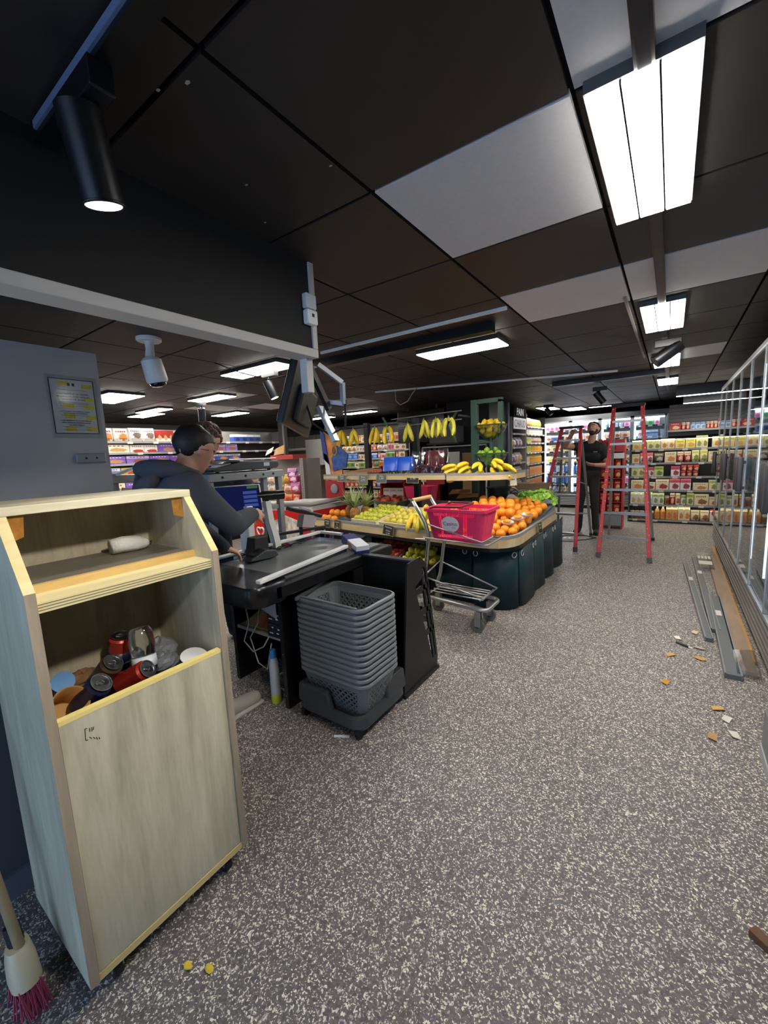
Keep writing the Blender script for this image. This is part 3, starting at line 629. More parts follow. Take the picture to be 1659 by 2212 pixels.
MB().lathe([(.019, .278), (.018, .325), (.012, .33)], 16).build('neck', mat('neck_blue', '3f7fc0', .4), t, smooth=40)
# biscuit box on the counter corner
t = thing('biscuit_box', 'navy and white biscuit box tilted on the checkout corner', 'box', (-1.73, 2.10, .805), math.radians(-28))
Mb = Matrix.Rotation(math.radians(9), 4, 'Y')
MB().box(-.13, .13, -.045, .045, 0, .06, M=Mb).build('carton', mat('navy_carton', '2a2f73', .4), t)
MB().box(-.02, .131, -.046, .046, .03, .061, M=Mb).build('white_print', mat('carton_white', 'd9dae2', .45), t)
MB().box(-.02, .05, -.0466, -.045, .008, .05, M=Mb).build('picture', mat('biscuit_tan', 'b38a5e', .5), t)
# ------------------------------------------------------------------ till gantry and devices
FR = mat('frame_grey', '9a9ea1', .4, .3)
t = wthing('till_gantry', 'grey steel gantry over the till carrying the black scale', 'frame', (-2.42, 1.8, .79))
g = MB().box(-2.46, -2.40, 1.50, 2.12, 1.295, 1.345).build('beam', FR, t, bevel=.003)
for y in (1.6, 1.78, 1.93, 2.02): MB().cyl((-2.3995, y, 1.32), (-2.398, y, 1.32), .009, n=12).build('hole', RUBBER, g)
for y in (1.50, 2.08): MB().box(-2.62, -2.46, y, y+.04, 1.295, 1.345).build('beam', FR, t)
for x, y in ((-2.43, 2.09), (-2.43, 1.52), (-2.6, 2.09), (-2.6, 1.52)): MB().box(x-.02, x+.02, y-.02, y+.02, .79, 1.295).build('leg', FR, t, bevel=.003)
MB().box(-2.44, -2.42, 1.74, 2.07, 1.055, 1.085).build('crossbar', FR, t)
MB().box(-2.66, -2.46, 1.5, 2.12, 1.345, 1.35).build('plate', FR, t)
t = wthing('weighing_scale', 'dark grey price scale with steel pan on the gantry', 'scale', (-2.5, 1.8, 1.35))
MB().prism([(1.53, 1.36), (2.05, 1.36), (2.07, 1.385), (2.06, 1.415), (1.75, 1.42), (1.68, 1.405), (1.52, 1.375)], lambda u, v, q: (q, u, v), -2.62, -2.385).build('housing', mat('scale_grey', '3c4143', .4), t, bevel=.006)
MB().box(-2.6, -2.4, 1.66, 2.06, 1.428, 1.436).build('pan', STEEL, t, bevel=.003)
MB().bar((-2.5, 1.555, 1.386), (-2.5, 1.67, 1.408), .2, .004).build('key_panel', mat('key_panel', 'b9c3cb', .4), t)
for y in (1.58, 2.0):
    for x in (-2.42, -2.6): MB().cyl((x, y, 1.35), (x, y, 1.362), .012, n=10).build('foot', RUBBER, t)
MB().box(-2.3852, -2.384, 1.93, 1.98, 1.38, 1.405).build('sticker', mat('sticker', 'c9ced3', .5), t)
t = wthing('pos_monitor', 'white-edged till touchscreen showing a blue page', 'monitor', (-2.33, 1.75, .80))
Ms = Matrix.Translation((-2.36, 1.68, 1.17)) @ Matrix.Rotation(math.radians(62), 4, 'Z') @ Matrix.Rotation(math.radians(-22), 4, 'X')
MB().box(-.15, .15, 0, .035, -.10, .10, M=Ms).build('case', WHITE, t, bevel=.004)
MB().box(-.14, .14, -.004, 0, -.09, .09, M=Ms).build('screen', glow('screen_blue', '141a44', .5), t)
for k in range(4): MB().box(.03, .12, -.006, -.004, .03-.03*k, .05-.03*k, M=Ms).build('screen_button', glow('screen_btn', '3c4f96', .5), t)
MB().box(.06, .13, -.006, -.004, .068, .085, M=Ms).build('screen_button', glow('screen_green', '3e6a3a', .5), t)
MB().bar((-2.33, 1.7, .80), (-2.34, 1.71, 1.12), .10, .05).build('stand', WHITE, t, bevel=.006)
t = wthing('customer_display', 'black cylindrical customer display on a pole', 'display', (-2.3, 1.9, .80))
MB().cyl((-2.33, 1.80, 1.175), (-2.25, 1.97, 1.175), .034, n=16).build('head', mat('disp_black', '15171a', .3), t, smooth=40)
MB().cyl((-2.3, 1.86, .80), (-2.3, 1.86, 1.16), .014, n=10).build('pole', RUBBER, t, smooth=True)
tag(MB().tube([(-2.27, 1.83, 1.14), (-2.255, 1.835, 1.0), (-2.24, 1.85, .9), (-2.235, 1.86, .812)], n=4, radii=[.03, .032, .034, .034]).build('receipt_roll', mat('receipt_paper', 'd5d6d4', .7)), 'long white receipt strip hanging beside the till', 'paper')
t = wthing('card_reader_stand', 'grey and black card reader on a swivel arm', 'card reader', (-2.3, 2.19, .80))
MB().cyl((-2.3, 2.16, .80), (-2.3, 2.16, .84), .05, .03, n=14).build('base', DGREY, t, smooth=40)
MB().cyl((-2.3, 2.16, .83), (-2.3, 2.16, 1.0), .014, n=10).build('pole', DGREY, t)
MB().bar((-2.31, 2.05, 1.06), (-2.22, 2.30, .975), .075, .03).build('reader', mat('reader_black', '26282b', .35), t, bevel=.008)
MB().bar((-2.262, 2.13, 1.055), (-2.235, 2.2, 1.03), .05, .012).build('screen', mat('reader_screen', 'a6a8b8', .3), t)
MB().prism([(2.09, .92), (2.2, .90), (2.26, .98), (2.12, 1.01)], lambda u, v, q: (q, u, v), -2.27, -2.21).build('bracket', mat('bracket_silver', 'b2b5b8', .35, .4), t)
MB().bar((-2.38, 2.0, .87), (-2.2, 2.32, .885), .03, .02).build('arm', DGREY, t)
t = wthing('payment_terminal', 'dark payment terminal lying on the till bench', 'card reader', (-2.02, 1.62, .80))
MB().prism([(1.50, .815), (1.66, .805), (1.72, .81), (1.70, .85), (1.62, .865), (1.52, .83)], lambda u, v, q: (q, u, v), -2.14, -2.05).build('case', mat('term_grey', '3d4044', .4), t, bevel=.006)
MB().bar((-2.095, 1.535, .843), (-2.095, 1.62, .869), .06, .003).build('screen', mat('term_screen', '16181c', .2), t)
tag(MB().loft([rrect(.10, .14, .02, 3, .80, -2.19, 1.66), rrect(.08, .12, .02, 3, .93, -2.2, 1.68)], cap0=True, cap1=True).build('till_printer', mat('printer_black', '0f0f11', .45), bevel=.004), 'squat black receipt printer on the till bench', 'printer')
cb = MB()
for k in range(5): cb.tube([(-2.33+.03*k, 1.5+.1*k, .80), (-2.25+.02*k, 1.58+.1*k, .83), (-2.2, 1.66+.1*k, .806), (-2.25, 1.75+.08*k, .81)], .004, 5)
tag(cb.build('till_cables', RUBBER, smooth=True), 'tangle of black cables across the till bench', 'cable')
# second till at the left edge
t = wthing('second_till_gantry', 'grey gantry of the second till behind the first cashier', 'frame', (-3.0, 1.25, 0))
MB().box(-3.52, -3.46, 1.35, 1.95, 1.295, 1.345).build('beam', FR, t, bevel=.003)
for y in (1.4, 1.9): MB().box(-3.51, -3.47, y-.02, y+.02, 0, 1.295).build('leg', FR, t)
MB().box(-3.75, -3.46, 1.35, 1.95, .80, .84).build('bench', CK, t)
MB().box(-3.75, -3.46, 1.35, 1.95, 1.345, 1.352).build('plate', FR, t)
tag(MB().panel((-3.7, 1.4, 1.353), (-3.5, 1.42, 1.356), (-3.5, 1.6, 1.42), (-3.7, 1.58, 1.38), 3, 2).build('paper_bundle', mat('paper_blue', '9fc3dd', .6), solid=.02), 'folded pale blue paper bundle on the second gantry', 'paper')
for k in range(3):
    tag(MB().box(-3.66, -3.54, 1.66+.075*k, 1.73+.075*k, 1.352, 1.44).build('small_carton', mat('carton_grey', 'aab0b4', .6)), nth(k)+' of three small grey cartons on the second gantry, from the left', 'box', 'grey cartons on the second gantry')
t = wthing('second_till_screen', 'white-edged screen of the second till, seen from the back', 'monitor', (-3.55, 1.55, .84))
MB().bar((-3.55, 1.5, .9), (-3.52, 1.56, 1.24), .02, .2).build('case', WHITE, t); MB().box(-3.62, -3.52, 1.47, 1.57, .84, .86).build('foot', RUBBER, t)
# pull-out monitor hanging at the fascia corner
t = wthing('hanging_monitor', 'flat black monitor hanging edge-on from the fascia corner', 'monitor', (-1.5, 1.5, 1.87))
Mt = Matrix.Translation((-1.60, 1.57, 1.72)) @ Matrix.Rotation(math.radians(120), 4, 'Z') @ Matrix.Rotation(math.radians(16), 4, 'X') @ Matrix.Rotation(math.radians(6), 4, 'Y')
MB().box(-.25, .25, -.018, .018, -.16, .16, M=Mt).build('case', mat('tv_black', '16171a', .35), t, bevel=.008)
MB().box(-.13, .13, -.045, -.016, -.12, .06, M=Mt).build('back_cover', mat('tv_back', '2b2d30', .4), t, bevel=.008)
MB().box(-1.42, -1.375, 1.40, 1.44, 1.72, 1.87).build('bracket', TR, t, bevel=.003)
MB().bar((-1.40, 1.43, 1.86), (-1.42, 1.58, 1.66), .022, .03).build('arm', BLACK, t)
MB().bar((-1.40, 1.50, 1.86), (-1.34, 1.60, 1.78), .02, .02).bar((-1.34, 1.60, 1.78), (-1.35, 1.61, 1.68), .02, .02).bar((-1.35, 1.61, 1.68), (-1.44, 1.58, 1.70), .02, .02).build('wall_arm', FR, t)
MB().bar((-1.50, 1.60, 1.68), (-1.42, 1.62, 1.50), .05, .02).build('mount_plate', FR, t)
MB().tube([(-1.62, 1.57, 1.85), (-1.56, 1.56, 1.72), (-1.54, 1.58, 1.60), (-1.46, 1.62, 1.535), (-1.37, 1.64, 1.57), (-1.34, 1.62, 1.70)], .006, 8).build('cable', RUBBER, t, smooth=True)
MB().tube([(-1.44, 1.58, 1.72), (-1.46, 1.58, 1.62), (-1.43, 1.6, 1.54)], .005, 8).build('cable', MATS['cable_white'], t, smooth=True)
# broom at lower left, grey door edge
t = wthing('broom', 'broom with pale handle and pink bristles leaning at the lower left', 'broom', (-1.39, .17, 0))
MB().cyl((-1.385, .175, .15), (-1.74, .10, 1.30), .012, n=10).build('handle', wood('broom_wood', 'a08a68', 'c7b48e', 'z'), t, smooth=True)
MB().cyl((-1.398, .173, .13), (-1.42, .17, .20), .018, n=10).build('collar', RUBBER, t)
MB().loft([rrect(.05, .05, .02, 4, .155, -1.395, .172), rrect(.075, .06, .025, 4, .125, -1.385, .172), rrect(.10, .065, .03, 4, .07, -1.375, .172)], cap0=True, cap1=True).build('head', mat('broom_head', 'c2b79a', .5), t, smooth=40)
br = MB(); rb = random.Random(4)
for k in range(160):
    x, y = -1.375+.085*(rb.random()-.5), .172+.05*(rb.random()-.5); br.tube([(x, y, .075), (x+(x+1.375)*.5+.02*rb.random(), y+(rb.random()-.5)*.03, .002)], .0018, 3, cap=False)
o = br.build('bristles', mat('bristle_pink', 'b8506e', .6), t); o['kind'] = 'stuff'
# ================================================================== fruit island
RW = wood('rail_wood', 'c9ab78', 'e2cba0', 'x', .5); RS = mat('rail_grey', '9b9c9d', .4, .2); GRN = mat('gondola_green', '2c4a3c', .45); SK = mat('skirt_green', '17333a', .5, var=.12, scale=3, spec=.3)
def arc_path(pts, r, n=7):
    """polyline with its inner corners rounded"""
    out = [Vector(pts[0])]
    for i in range(1, len(pts)-1):
        a, b, c = (Vector(p) for p in pts[i-1:i+2]); u = (a-b).normalized(); v = (c-b).normalized()
        for k in range(n+1):
            q = k/n; p0 = b+u*r; p2 = b+v*r; out.append(p0*(1-q)**2 + b*2*q*(1-q) + p2*q*q)
    out.append(Vector(pts[-1])); return out
def band(mb, path, z0, z1, th, off=0):
    """wall standing on a plan path"""
    n = len(path); N = []
    for i in range(n):
        d = (path[min(i+1, n-1)]-path[max(i-1, 0)]).normalized(); N.append(Vector((d.y, -d.x)))
    for i in range(n-1):
        q = []
        for k in (i, i+1):
            for o_ in (off, off+th): q.append(path[k]+N[k]*o_)
        vs = [(p.x, p.y, z) for z in (z0, z1) for p in q]
        mb.add(vs, [(0, 1, 3, 2), (4, 6, 7, 5), (1, 5, 7, 3), (0, 2, 6, 4)] + ([(0, 4, 5, 1)] if i == 0 else []) + ([(2, 3, 7, 6)] if i == n-2 else []))
    return mb
isl = wthing('fruit_island', 'two-tier fruit and vegetable island with pale wood rails', 'display stand', (-2.3, 4.3, 0))
lo = arc_path([(-3.62, 3.66), (-1.07, 3.28), (-1.10, 5.02)], .36)
band(MB(), lo, .585, .662, .02).build('wood_rail', RW, isl, smooth=30)
band(MB(), lo, .662, .686, .026, -.003).build('metal_rail', RS, isl, smooth=30)
band(MB(), lo, .553, .585, .035, -.01).build('bumper', mat('bumper_black', '18181a', .25), isl, smooth=30)
bed = MB(); ring = [Vector((p.x, p.y)) for p in lo] + [Vector((-1.10, 5.05)), Vector((-3.62, 5.05))]
bed.prism([(p.x, p.y) for p in ring], lambda u, v, q: (u, v, q + max(0, (v-3.4))*.10), .58, .60); bed.build('lower_bed', mat('bed_grey', '54565a', .5), isl)
MB().box(-3.6, -1.2, 4.70, 4.78, .02, .62).build('back_wall', BLACK, isl)
MB().box(-3.6, -1.9, 3.75, 4.7, .10, .13).build('lower_shelf', BLACK, isl)
for x in (-3.55, -2.75, -1.95): MB().box(x-.02, x+.02, 3.62, 3.70, 0, .58).build('leg', BLACK, isl)
hi = arc_path([(-3.75, 4.01), (-1.97, 3.97)], .1); band(MB(), hi, 1.13, 1.178, .02).build('wood_rail', RW, isl); band(MB(), hi, 1.178, 1.2, .024, -.002).build('metal_rail', RS, isl)
hb = arc_path([(-1.95, 3.97), (-1.62, 3.97), (-1.32, 4.12), (-1.30, 4.5)], .16); band(MB(), hb, 1.12, 1.172, .02).build('wood_rail', RW, isl, smooth=30); band(MB(), hb, 1.172, 1.196, .024, -.002).build('metal_rail', RS, isl, smooth=30)
MB().box(-3.75, -1.97, 3.98, 4.5, 1.13, 1.145).build('upper_shelf', mat('shelf_grey', '8a8c8d', .45), isl)
MB().prism([(p.x, p.y) for p in hb] + [(-1.95, 4.5)], lambda u, v, q: (u, v, q), 1.125, 1.14).build('upper_shelf', MATS['shelf_grey'], isl)
for x, m_ in ((-1.83, GRN), (-3.35, BLACK), (-2.6, BLACK)): MB().box(x-.035, x+.035, 4.42, 4.49, .6, 1.98 if x > -2 else 1.85).build('upright', m_, isl, bevel=.004)
MB().box(-1.56, -1.51, 4.43, 4.48, 1.15, 1.96).build('upright', GRN, isl, bevel=.004)
MB().box(-1.86, -1.51, 4.43, 4.48, 1.93, 1.98).build('top_bar', GRN, isl, bevel=.004)
MB().box(-1.80, -1.64, 4.43, 4.47, 1.50, 1.54).build('bowl_arm', GRN, isl)
MB().cyl((-1.64, 4.45, 1.14), (-1.64, 4.45, 1.55), .02, n=12).build('bowl_post', GRN, isl, smooth=40)
for (x0, z0, x1, z1, y) in ((-3.65, 1.765, -2.62, 1.77, 4.12), (-2.75, 1.83, -1.85, 1.85, 4.14), (-2.75, 1.74, -1.85, 1.76, 4.14)):
    MB().cyl((x0, y, z0), (x1, y, z1), .006, n=8).build('hanging_rod', CHROME if y > 4.13 else BLACK, isl)
for x in (-3.6, -2.65, -1.87): MB().bar((x, 4.12, 1.80), (x, 4.46, 1.80), .02, .02).build('rod_bracket', BLACK, isl)
MB().tube([(-1.98, 4.3, 1.86), (-1.95, 4.05, 1.70), (-1.9, 4.1, 1.52)], .014, 8).build('plastic_vine', mat('vine_green', '3f5a35', .7), isl, smooth=True)
MB().tube([(-2.85, 4.12, 1.86), (-2.8, 4.1, 1.80), (-2.77, 4.12, 1.72)], .014, 8).build('plastic_vine', MATS['vine_green'], isl, smooth=True)
# skirt of hanging panels with eyelets
sk = arc_path([(-1.98, 3.60), (-1.065, 3.39), (-1.10, 5.55)], .34, 12)
def along(path, d):
    for a, b in zip(path, path[1:]):
        l = (b-a).length
        if d <= l: return a.lerp(b, d/l), (b-a).normalized()
        d -= l
    return path[-1], (path[-1]-path[-2]).normalized()
tot = sum((b-a).length for a, b in zip(sk, sk[1:])); cuts = [0, .52, .98, 1.42, 1.86, 2.3, tot-.05]
for k in range(6):
    d0, d1 = cuts[k]+.006, cuts[k+1]-.006; NS = 22; pts = []
    for i in range(NS+1):
        q = i/NS; p, d = along(sk, d0+(d1-d0)*q); n = Vector((d.y, -d.x)); pts.append((p, n, .006*math.sin(q*PI*2+k)+.028*math.sin(q*PI)**.6))
    mb = MB(); L = []
    for z, f in ((.55, .3), (.012, 1.5)): L.append([Vector((p.x+n.x*o_*f, p.y+n.y*o_*f, z)) for p, n, o_ in pts])
    for a, b in zip(L, L[1:]): mb.add(a+b, [(i, i+1, NS+2+i, NS+1+i) for i in range(NS)])
    pn = mb.build('skirt_panel', SK, isl, smooth=True, solid=.004)
    for q in (.13, .87):
        p, n, o_ = pts[int(q*NS)]; c = Vector((p.x+n.x*(o_*.45+.008), p.y+n.y*(o_*.45+.008), .495)); tv = Vector((-n.y, n.x, 0))
        MB().tube([c + tv*.024*math.cos(a) + Vector((0, 0, .024*math.sin(a))) for a in [2*PI*j/14 for j in range(14)]], .0055, 6, closed=True).build('eyelet', CHROME, pn, smooth=True)
# ---- chalk price tags
CH = mat('chalk_board', '24272b', .6); CHT = mat('chalk_white', 'd8d6c8', .7); CHY = mat('chalk_yellow', 'd9c94e', .7)
def price(p, w_, h_, lines, label, tilt=0, rz=0, board=None, ink=None, lean=.12):
    t = thing('price_tag', label, 'price tag', p, rz, 'chalkboard price tags on the fruit island'); t.rotation_euler = (-lean, tilt, rz)
    MB().box(-w_/2, w_/2, 0, .003, -h_, 0).build('board', board or CH, t)
    b = MB()
    for a in ((-w_/2, -w_/2+.003, -h_, 0), (w_/2-.003, w_/2, -h_, 0), (-w_/2, w_/2, -.003, 0), (-w_/2, w_/2, -h_, -h_+.003)): b.box(a[0], a[1], -.001, 0, a[2], a[3])
    b.build('border', CHY, t)
    for i, (s_, sz) in enumerate(lines): lettering(s_, sz, ink or CHT, t, frame((0, -.0012, -h_*(.30+.32*i)), (1, 0, 0), (0, 0, 1)))
price((-3.36, 3.592, .69), .115, .105, (('Oranges', .024), ('2.50', .034)), 'chalk price tag at the left end of the lower rail', rz=-.15)
price((-3.18, 3.565, .69), .105, .105, (('Ananas', .022), ('8', .03), ('3.99', .03)), 'second chalk price tag from the left on the lower rail', rz=-.15)
price((-2.36, 3.435, .70), .15, .105, (('Pommes', .028), ('Golden', .022), ('2.99', .032)), 'tilted chalk price tag below the yellow-green fruit crates', tilt=.12, rz=-.15)
price((-1.035, 4.12, .70), .10, .11, (('Clem', .024), ('3.50', .03)), 'chalk price tag at the corner of the orange heap', rz=PI/2-.1)
price((-3.42, 3.975, 1.19), .15, .085, (('Raisin', .026), ('3.50', .03)), 'grey price tag at the left of the upper rail', rz=-.02, board=mat('slate', '5f666b', .5))
price((-3.07, 3.965, 1.19), .14, .12, (('Blanc', .03), ('5.99', .036)), 'yellow-edged price tag second from the left on the upper rail', rz=-.02, board=mat('slate2', '6f7672', .5), ink=CHT)
price((-2.80, 3.965, 1.20), .15, .11, (('Italie', .028), ('1.99', .04)), 'price tag below the blue grape bag', rz=-.02, board=MATS['slate'])
price((-2.37, 3.965, 1.20), .16, .11, (('Raisin', .03), ('11.90', .034)), 'dark price tag below the red grape bags', rz=-.02)
price((-1.325, 4.2, 1.20), .08, .15, (('Bio', .028), ('2.2', .034)), 'white upright price tag at the right end of the upper shelf', rz=.9, board=mat('tag_white', 'd3d2bc', .5), ink=INK)
price((-1.99, 3.385, .325), .17, .12, (('Pommes', .028), ('2.60', .04)), 'chalk price tag on the lower dark green crate', rz=0, board=mat('tag_green', '1f2b26', .6))
# ---- fruit makers
def fruit_mesh(name, kind):
    if kind == 'orange':
        mb = MB().lathe([(.004, -.95), (.35, -.93), (.7, -.7), (.94, -.33), (1, 0), (.94, .34), (.7, .7), (.35, .93), (.06, .96), (.001, .92)], 14)
    elif kind == 'apple':
        mb = MB().lathe([(.001, -.72), (.2, -.85), (.5, -.86), (.85, -.5), (1, .05), (.93, .5), (.6, .83), (.28, .82), (.001, .62)], 14)
    elif kind == 'lemon':
        mb = MB().lathe([(.001, -1.25), (.14, -1.15), (.4, -.95), (.8, -.5), (.95, 0), (.8, .5), (.4, .95), (.15, 1.15), (.001, 1.22)], 12)
    elif kind == 'mango':
        mb = MB().lathe([(.001, -1.15), (.4, -1.0), (.8, -.55), (.98, 0), (.85, .55), (.45, 1.0), (.001, 1.15)], 12)
    return mb
ORG = mat('orange_peel', 'f8941e', .45, var=.12, scale=8, bump=.15); GAP_ = mat('golden_apple', 'c5c43e', .35, var=.18, scale=14); RAP = mat('red_apple', 'b8442a', .35, var=.4, scale=9)
LEM = mat('lemon_peel', 'f0c21e', .42, var=.08, scale=30, bump=.15); LIM = mat('lime_peel', '8fb52a', .42, var=.15, scale=20); MAN = mat('mango_skin', 'd1c14d', .4, var=.2, scale=6)
BAN = mat('banana_skin', 'ecc92f', .45, var=.12, scale=18); BANG = mat('banana_greenish', 'c6bd3a', .45, var=.12, scale=18); BTIP = mat('banana_tip', '5c4a24', .8)
FM = {}
for kk, mm in (('orange', ORG), ('apple', GAP_), ('lemon', LEM), ('mango', MAN)): FM[kk] = fruit_mesh(kk, kk).mesh(kk, mm, smooth=True)
def recolor(kk, mm): m_ = FM[kk].copy(); m_.materials.clear(); m_.materials.append(mm); return m_
FM['red'] = recolor('apple', RAP); FM['lime'] = recolor('lemon', LIM); FM['peach'] = recolor('apple', mat('peach_skin', 'd98a55', .6, var=.3, scale=8))
STEM = MB().cyl((0, 0, .6), (.12, 0, 1.1), .06, n=5).mesh('stem', mat('fruit_stem', '4b3a22', .8)); STAR = MB().lathe([(.12, .93), (.001, .99)], 5).mesh('calyx', mat('fruit_calyx', '56602c', .8))
def fruit(kind, name, label, cat, p, r, group, stem=None, seed=0):
    rr = random.Random(seed); o = obj(name, FM[kind], None, p, scale=(r,)*3); o.rotation_euler = (rr.uniform(-.6, .6), rr.uniform(-.6, .6), rr.uniform(0, 6)); tag(o, label, cat, group)
    if stem: obj('stem' if stem is STEM else 'calyx', stem, o)
    return o
RAD = {'orange': 1.0, 'apple': .9, 'red': .9}
def heap(kind, name, desc, cat, cells, r, group, where, stem=None, jit=.006, sd=0):
    """cells: list of rows (nearest first), each a list of positions"""
    rr = random.Random(sd)
    for i, row in enumerate(cells):
        for k, p in enumerate(row):
            lab = f'{desc}, {nth(k)} from left in {nth(i)} row {where}'
            fruit(kind, name, lab, cat, (p[0]+rr.uniform(-jit, jit), p[1]+rr.uniform(-jit, jit), p[2]+rr.uniform(0, jit)), r*rr.uniform(.93, 1.05), group, stem, seed=sd*100+i*20+k)
# oranges: rows climb away from the rail
def bedz(y): return .602 + max(0, y-3.4)*.10
rows = []
for i in range(13):
    y = 3.45 + i*.098; x1 = (-1.34, -1.21, -1.15)[i] if i < 3 else -1.125; n_ = (4, 6, 7, 7, 7, 7, 7, 6, 6, 5, 5, 4, 3)[i]
    rows.append([(x1-.083*(n_-1-k)-(.03 if i % 2 else 0), y + (.02 if k % 2 else 0), bedz(y)+.044+min(.022*i, .10)*min(1, .12+.3*(n_-1-k))) for k in range(n_)])
heap('orange', 'orange', 'bright orange', 'orange', rows, .043, 'oranges heaped at the right corner of the island', 'of the orange heap', STAR, sd=2)
rows = []
for i in range(6):
    y = 3.60 + i*.125; rows.append([(-1.60+.092*k-.04*(i % 2), y, bedz(y)+.045+.07+min(.03*i, .09)) for k in range((3, 4, 5, 5, 4, 3)[i])])
heap('orange', 'orange', 'topmost orange', 'orange', rows, .046, 'oranges on top of the heap', 'of the heap', STAR, sd=5)
for k in range(3):   # white-lined clementine sleeves among the oranges
    t = thing('citrus_sleeve', nth(k)+' white paper citrus sleeve from the rail among the oranges', 'packet', (-1.22+.05*k, 3.72+.13*k, bedz(3.75)+.115+.02*k), .5*k)
    MB().ball((0, 0, 0), .05, 12, 8, (1.2, .8, .55)).build('sleeve', mat('sleeve_white', 'ded9d2', .5), t, smooth=True)
    MB().ball((0, -.014, .01), .038, 10, 7, (1.1, .8, .6)).build('fruit', ORG, t, smooth=True)
# small oranges and peaches at the left end
heap('orange', 'grapefruit', 'yellow grapefruit', 'grapefruit', [[(-3.5+.09*k, 3.70-.012*k, bedz(3.7)+.045) for k in range(3)], [(-3.45+.09*k, 3.79, bedz(3.8)+.09) for k in range(3)]], .045, 'grapefruits at the left end of the island', 'at the left end of the lower tier', sd=9)
# wooden crates of fruit
CR = wood('crate_wood', 'd9c9a0', 'efe4c4', 'x', .7)
def crate(p, w_, d_, h_, label, tilt, rz=0, m_=None, side=None):
    t = thing('fruit_crate', label, 'crate', p, rz); t.rotation_euler = (tilt, 0, rz); m_ = m_ or CR; s_ = side or m_
    MB().box(-w_/2, w_/2, 0, .012, 0, h_).build('front_board', m_, t); MB().box(-w_/2, w_/2, d_-.012, d_, 0, h_).build('rear_board', s_, t)
    for x in (-w_/2, w_/2-.012): MB().box(x, x+.012, .012, d_-.012, 0, h_).build('side_board', s_, t)
    MB().box(-w_/2, w_/2, .012, d_-.012, -.001, .008).build('base', s_, t); return t
def in_crate(t, rows, z0, r):   # local grid positions -> room
    bpy.context.view_layer.update(); return [[t.matrix_world @ Vector(p) for p in row] for row in rows]
c1 = crate((-2.80, 3.585, .625), .40, .55, .085, 'pale wooden crate of green-yellow apples left of the melons', .18, -.15)
heap('apple', 'golden_apple', 'green-yellow apple', 'apple', in_crate(c1, [[(-.15+.075*k, .06+.078*i, .075+.012*(i % 2)) for k in range(5)] for i in range(6)], 0, 0), .038, 'apples in the left wooden crate', 'of the left wooden crate', STEM, sd=21)
c2 = crate((-2.36, 3.52, .625), .40, .55, .085, 'pale wooden crate of mangoes beside the lower bananas', .18, -.15)
heap('mango', 'mango', 'yellow-green mango', 'mango', in_crate(c2, [[(-.14+.095*k, .07+.09*i, .07+.008*i) for k in range(4)] for i in range(4)], 0, 0), .043, 'mangoes in the second wooden crate', 'of the second wooden crate', None, sd=23)
# dark crates on the lower shelf
DC = mat('dark_crate', '14211c', .6)
c3 = crate((-2.47, 3.50, .22), .40, .6, .15, 'dark crate of red apples under the island', .25, 0, DC, wood('crate_side', '8f8a78', 'b0aa95', 'y'))
heap('red', 'red_apple', 'red apple', 'apple', in_crate(c3, [[(-.15+.077*k, .06+.08*i, .13+.01*(i % 2)) for k in range(5)] for i in range(4)], 0, 0), .04, 'red apples under the island', 'of the dark crate', STEM, sd=31)
c4 = crate((-2.02, 3.42, .19), .42, .6, .16, 'dark green crate of golden apples under the island', .22, 0, DC)
heap('apple', 'golden_apple', 'golden-green apple', 'apple', in_crate(c4, [[(-.16+.08*k, .06+.082*i, .155+.012*(i % 2)) for k in range(5)] for i in range(4)] + [[(-.12+.08*k, .14+.08*i, .225) for k in range(4)] for i in range(2)], 0, 0), .041, 'golden apples under the island', 'of the dark green crate', STEM, sd=33)
c5 = crate((-3.0, 3.78, .16), .4, .55, .15, 'dark crate of onions in the shade under the island', .25, 0, DC)
heap('peach', 'onion', 'brown onion', 'onion', in_crate(c5, [[(-.15+.075*k, .07+.08*i, .13) for k in range(5)] for i in range(3)], 0, 0), .037, 'onions under the island', 'of the shaded crate', None, sd=35)
# ---- bananas
def banana(L=.18, bend=1.0, r=.0175, m_=BAN):
    pts = []; rad = []
    for i in range(9):
        a = (i/8-.5)*bend; R = L/bend
        pts.append((R*math.cos(a)-R*math.cos(bend/2), 0, R*math.sin(a))); q = i/8
        rad.append(r*(.32 if i == 0 else .38 if i == 8 else .75 if i in (1, 7) else 1.0))
    return MB().tube(pts, n=6, radii=rad)
def bunch(label, p, n_, spread, m_, tip=-1, rot=(0, 0, 0), L=.18, group='banana bunches'):
    t = thing('banana_bunch', label, 'bananas', p, 0, group); t.rotation_euler = rot
    mb = banana(L, .85, .024); me = mb.mesh('banana', m_, smooth=60)
    for k in range(n_):
        c = k-(n_-1)/2; a = c*spread*.20; left = c < 0
        o = obj('banana', me, t)
        o.matrix_local = Matrix.Rotation(-a, 4, 'Y') @ Matrix.Rotation(.25*(-1)**k, 4, 'X') @ Matrix.Translation((c*.020+(.004 if not left else -.004), 0, -L*.5)) @ Matrix.Rotation(PI if left else 0, 4, 'Z')
    MB().cyl((0, 0, .012), (-.004, 0, -.03), .013, .02, n=8).build('stalk', mat('banana_stalk', '8c8a3a', .7), t)
    return t
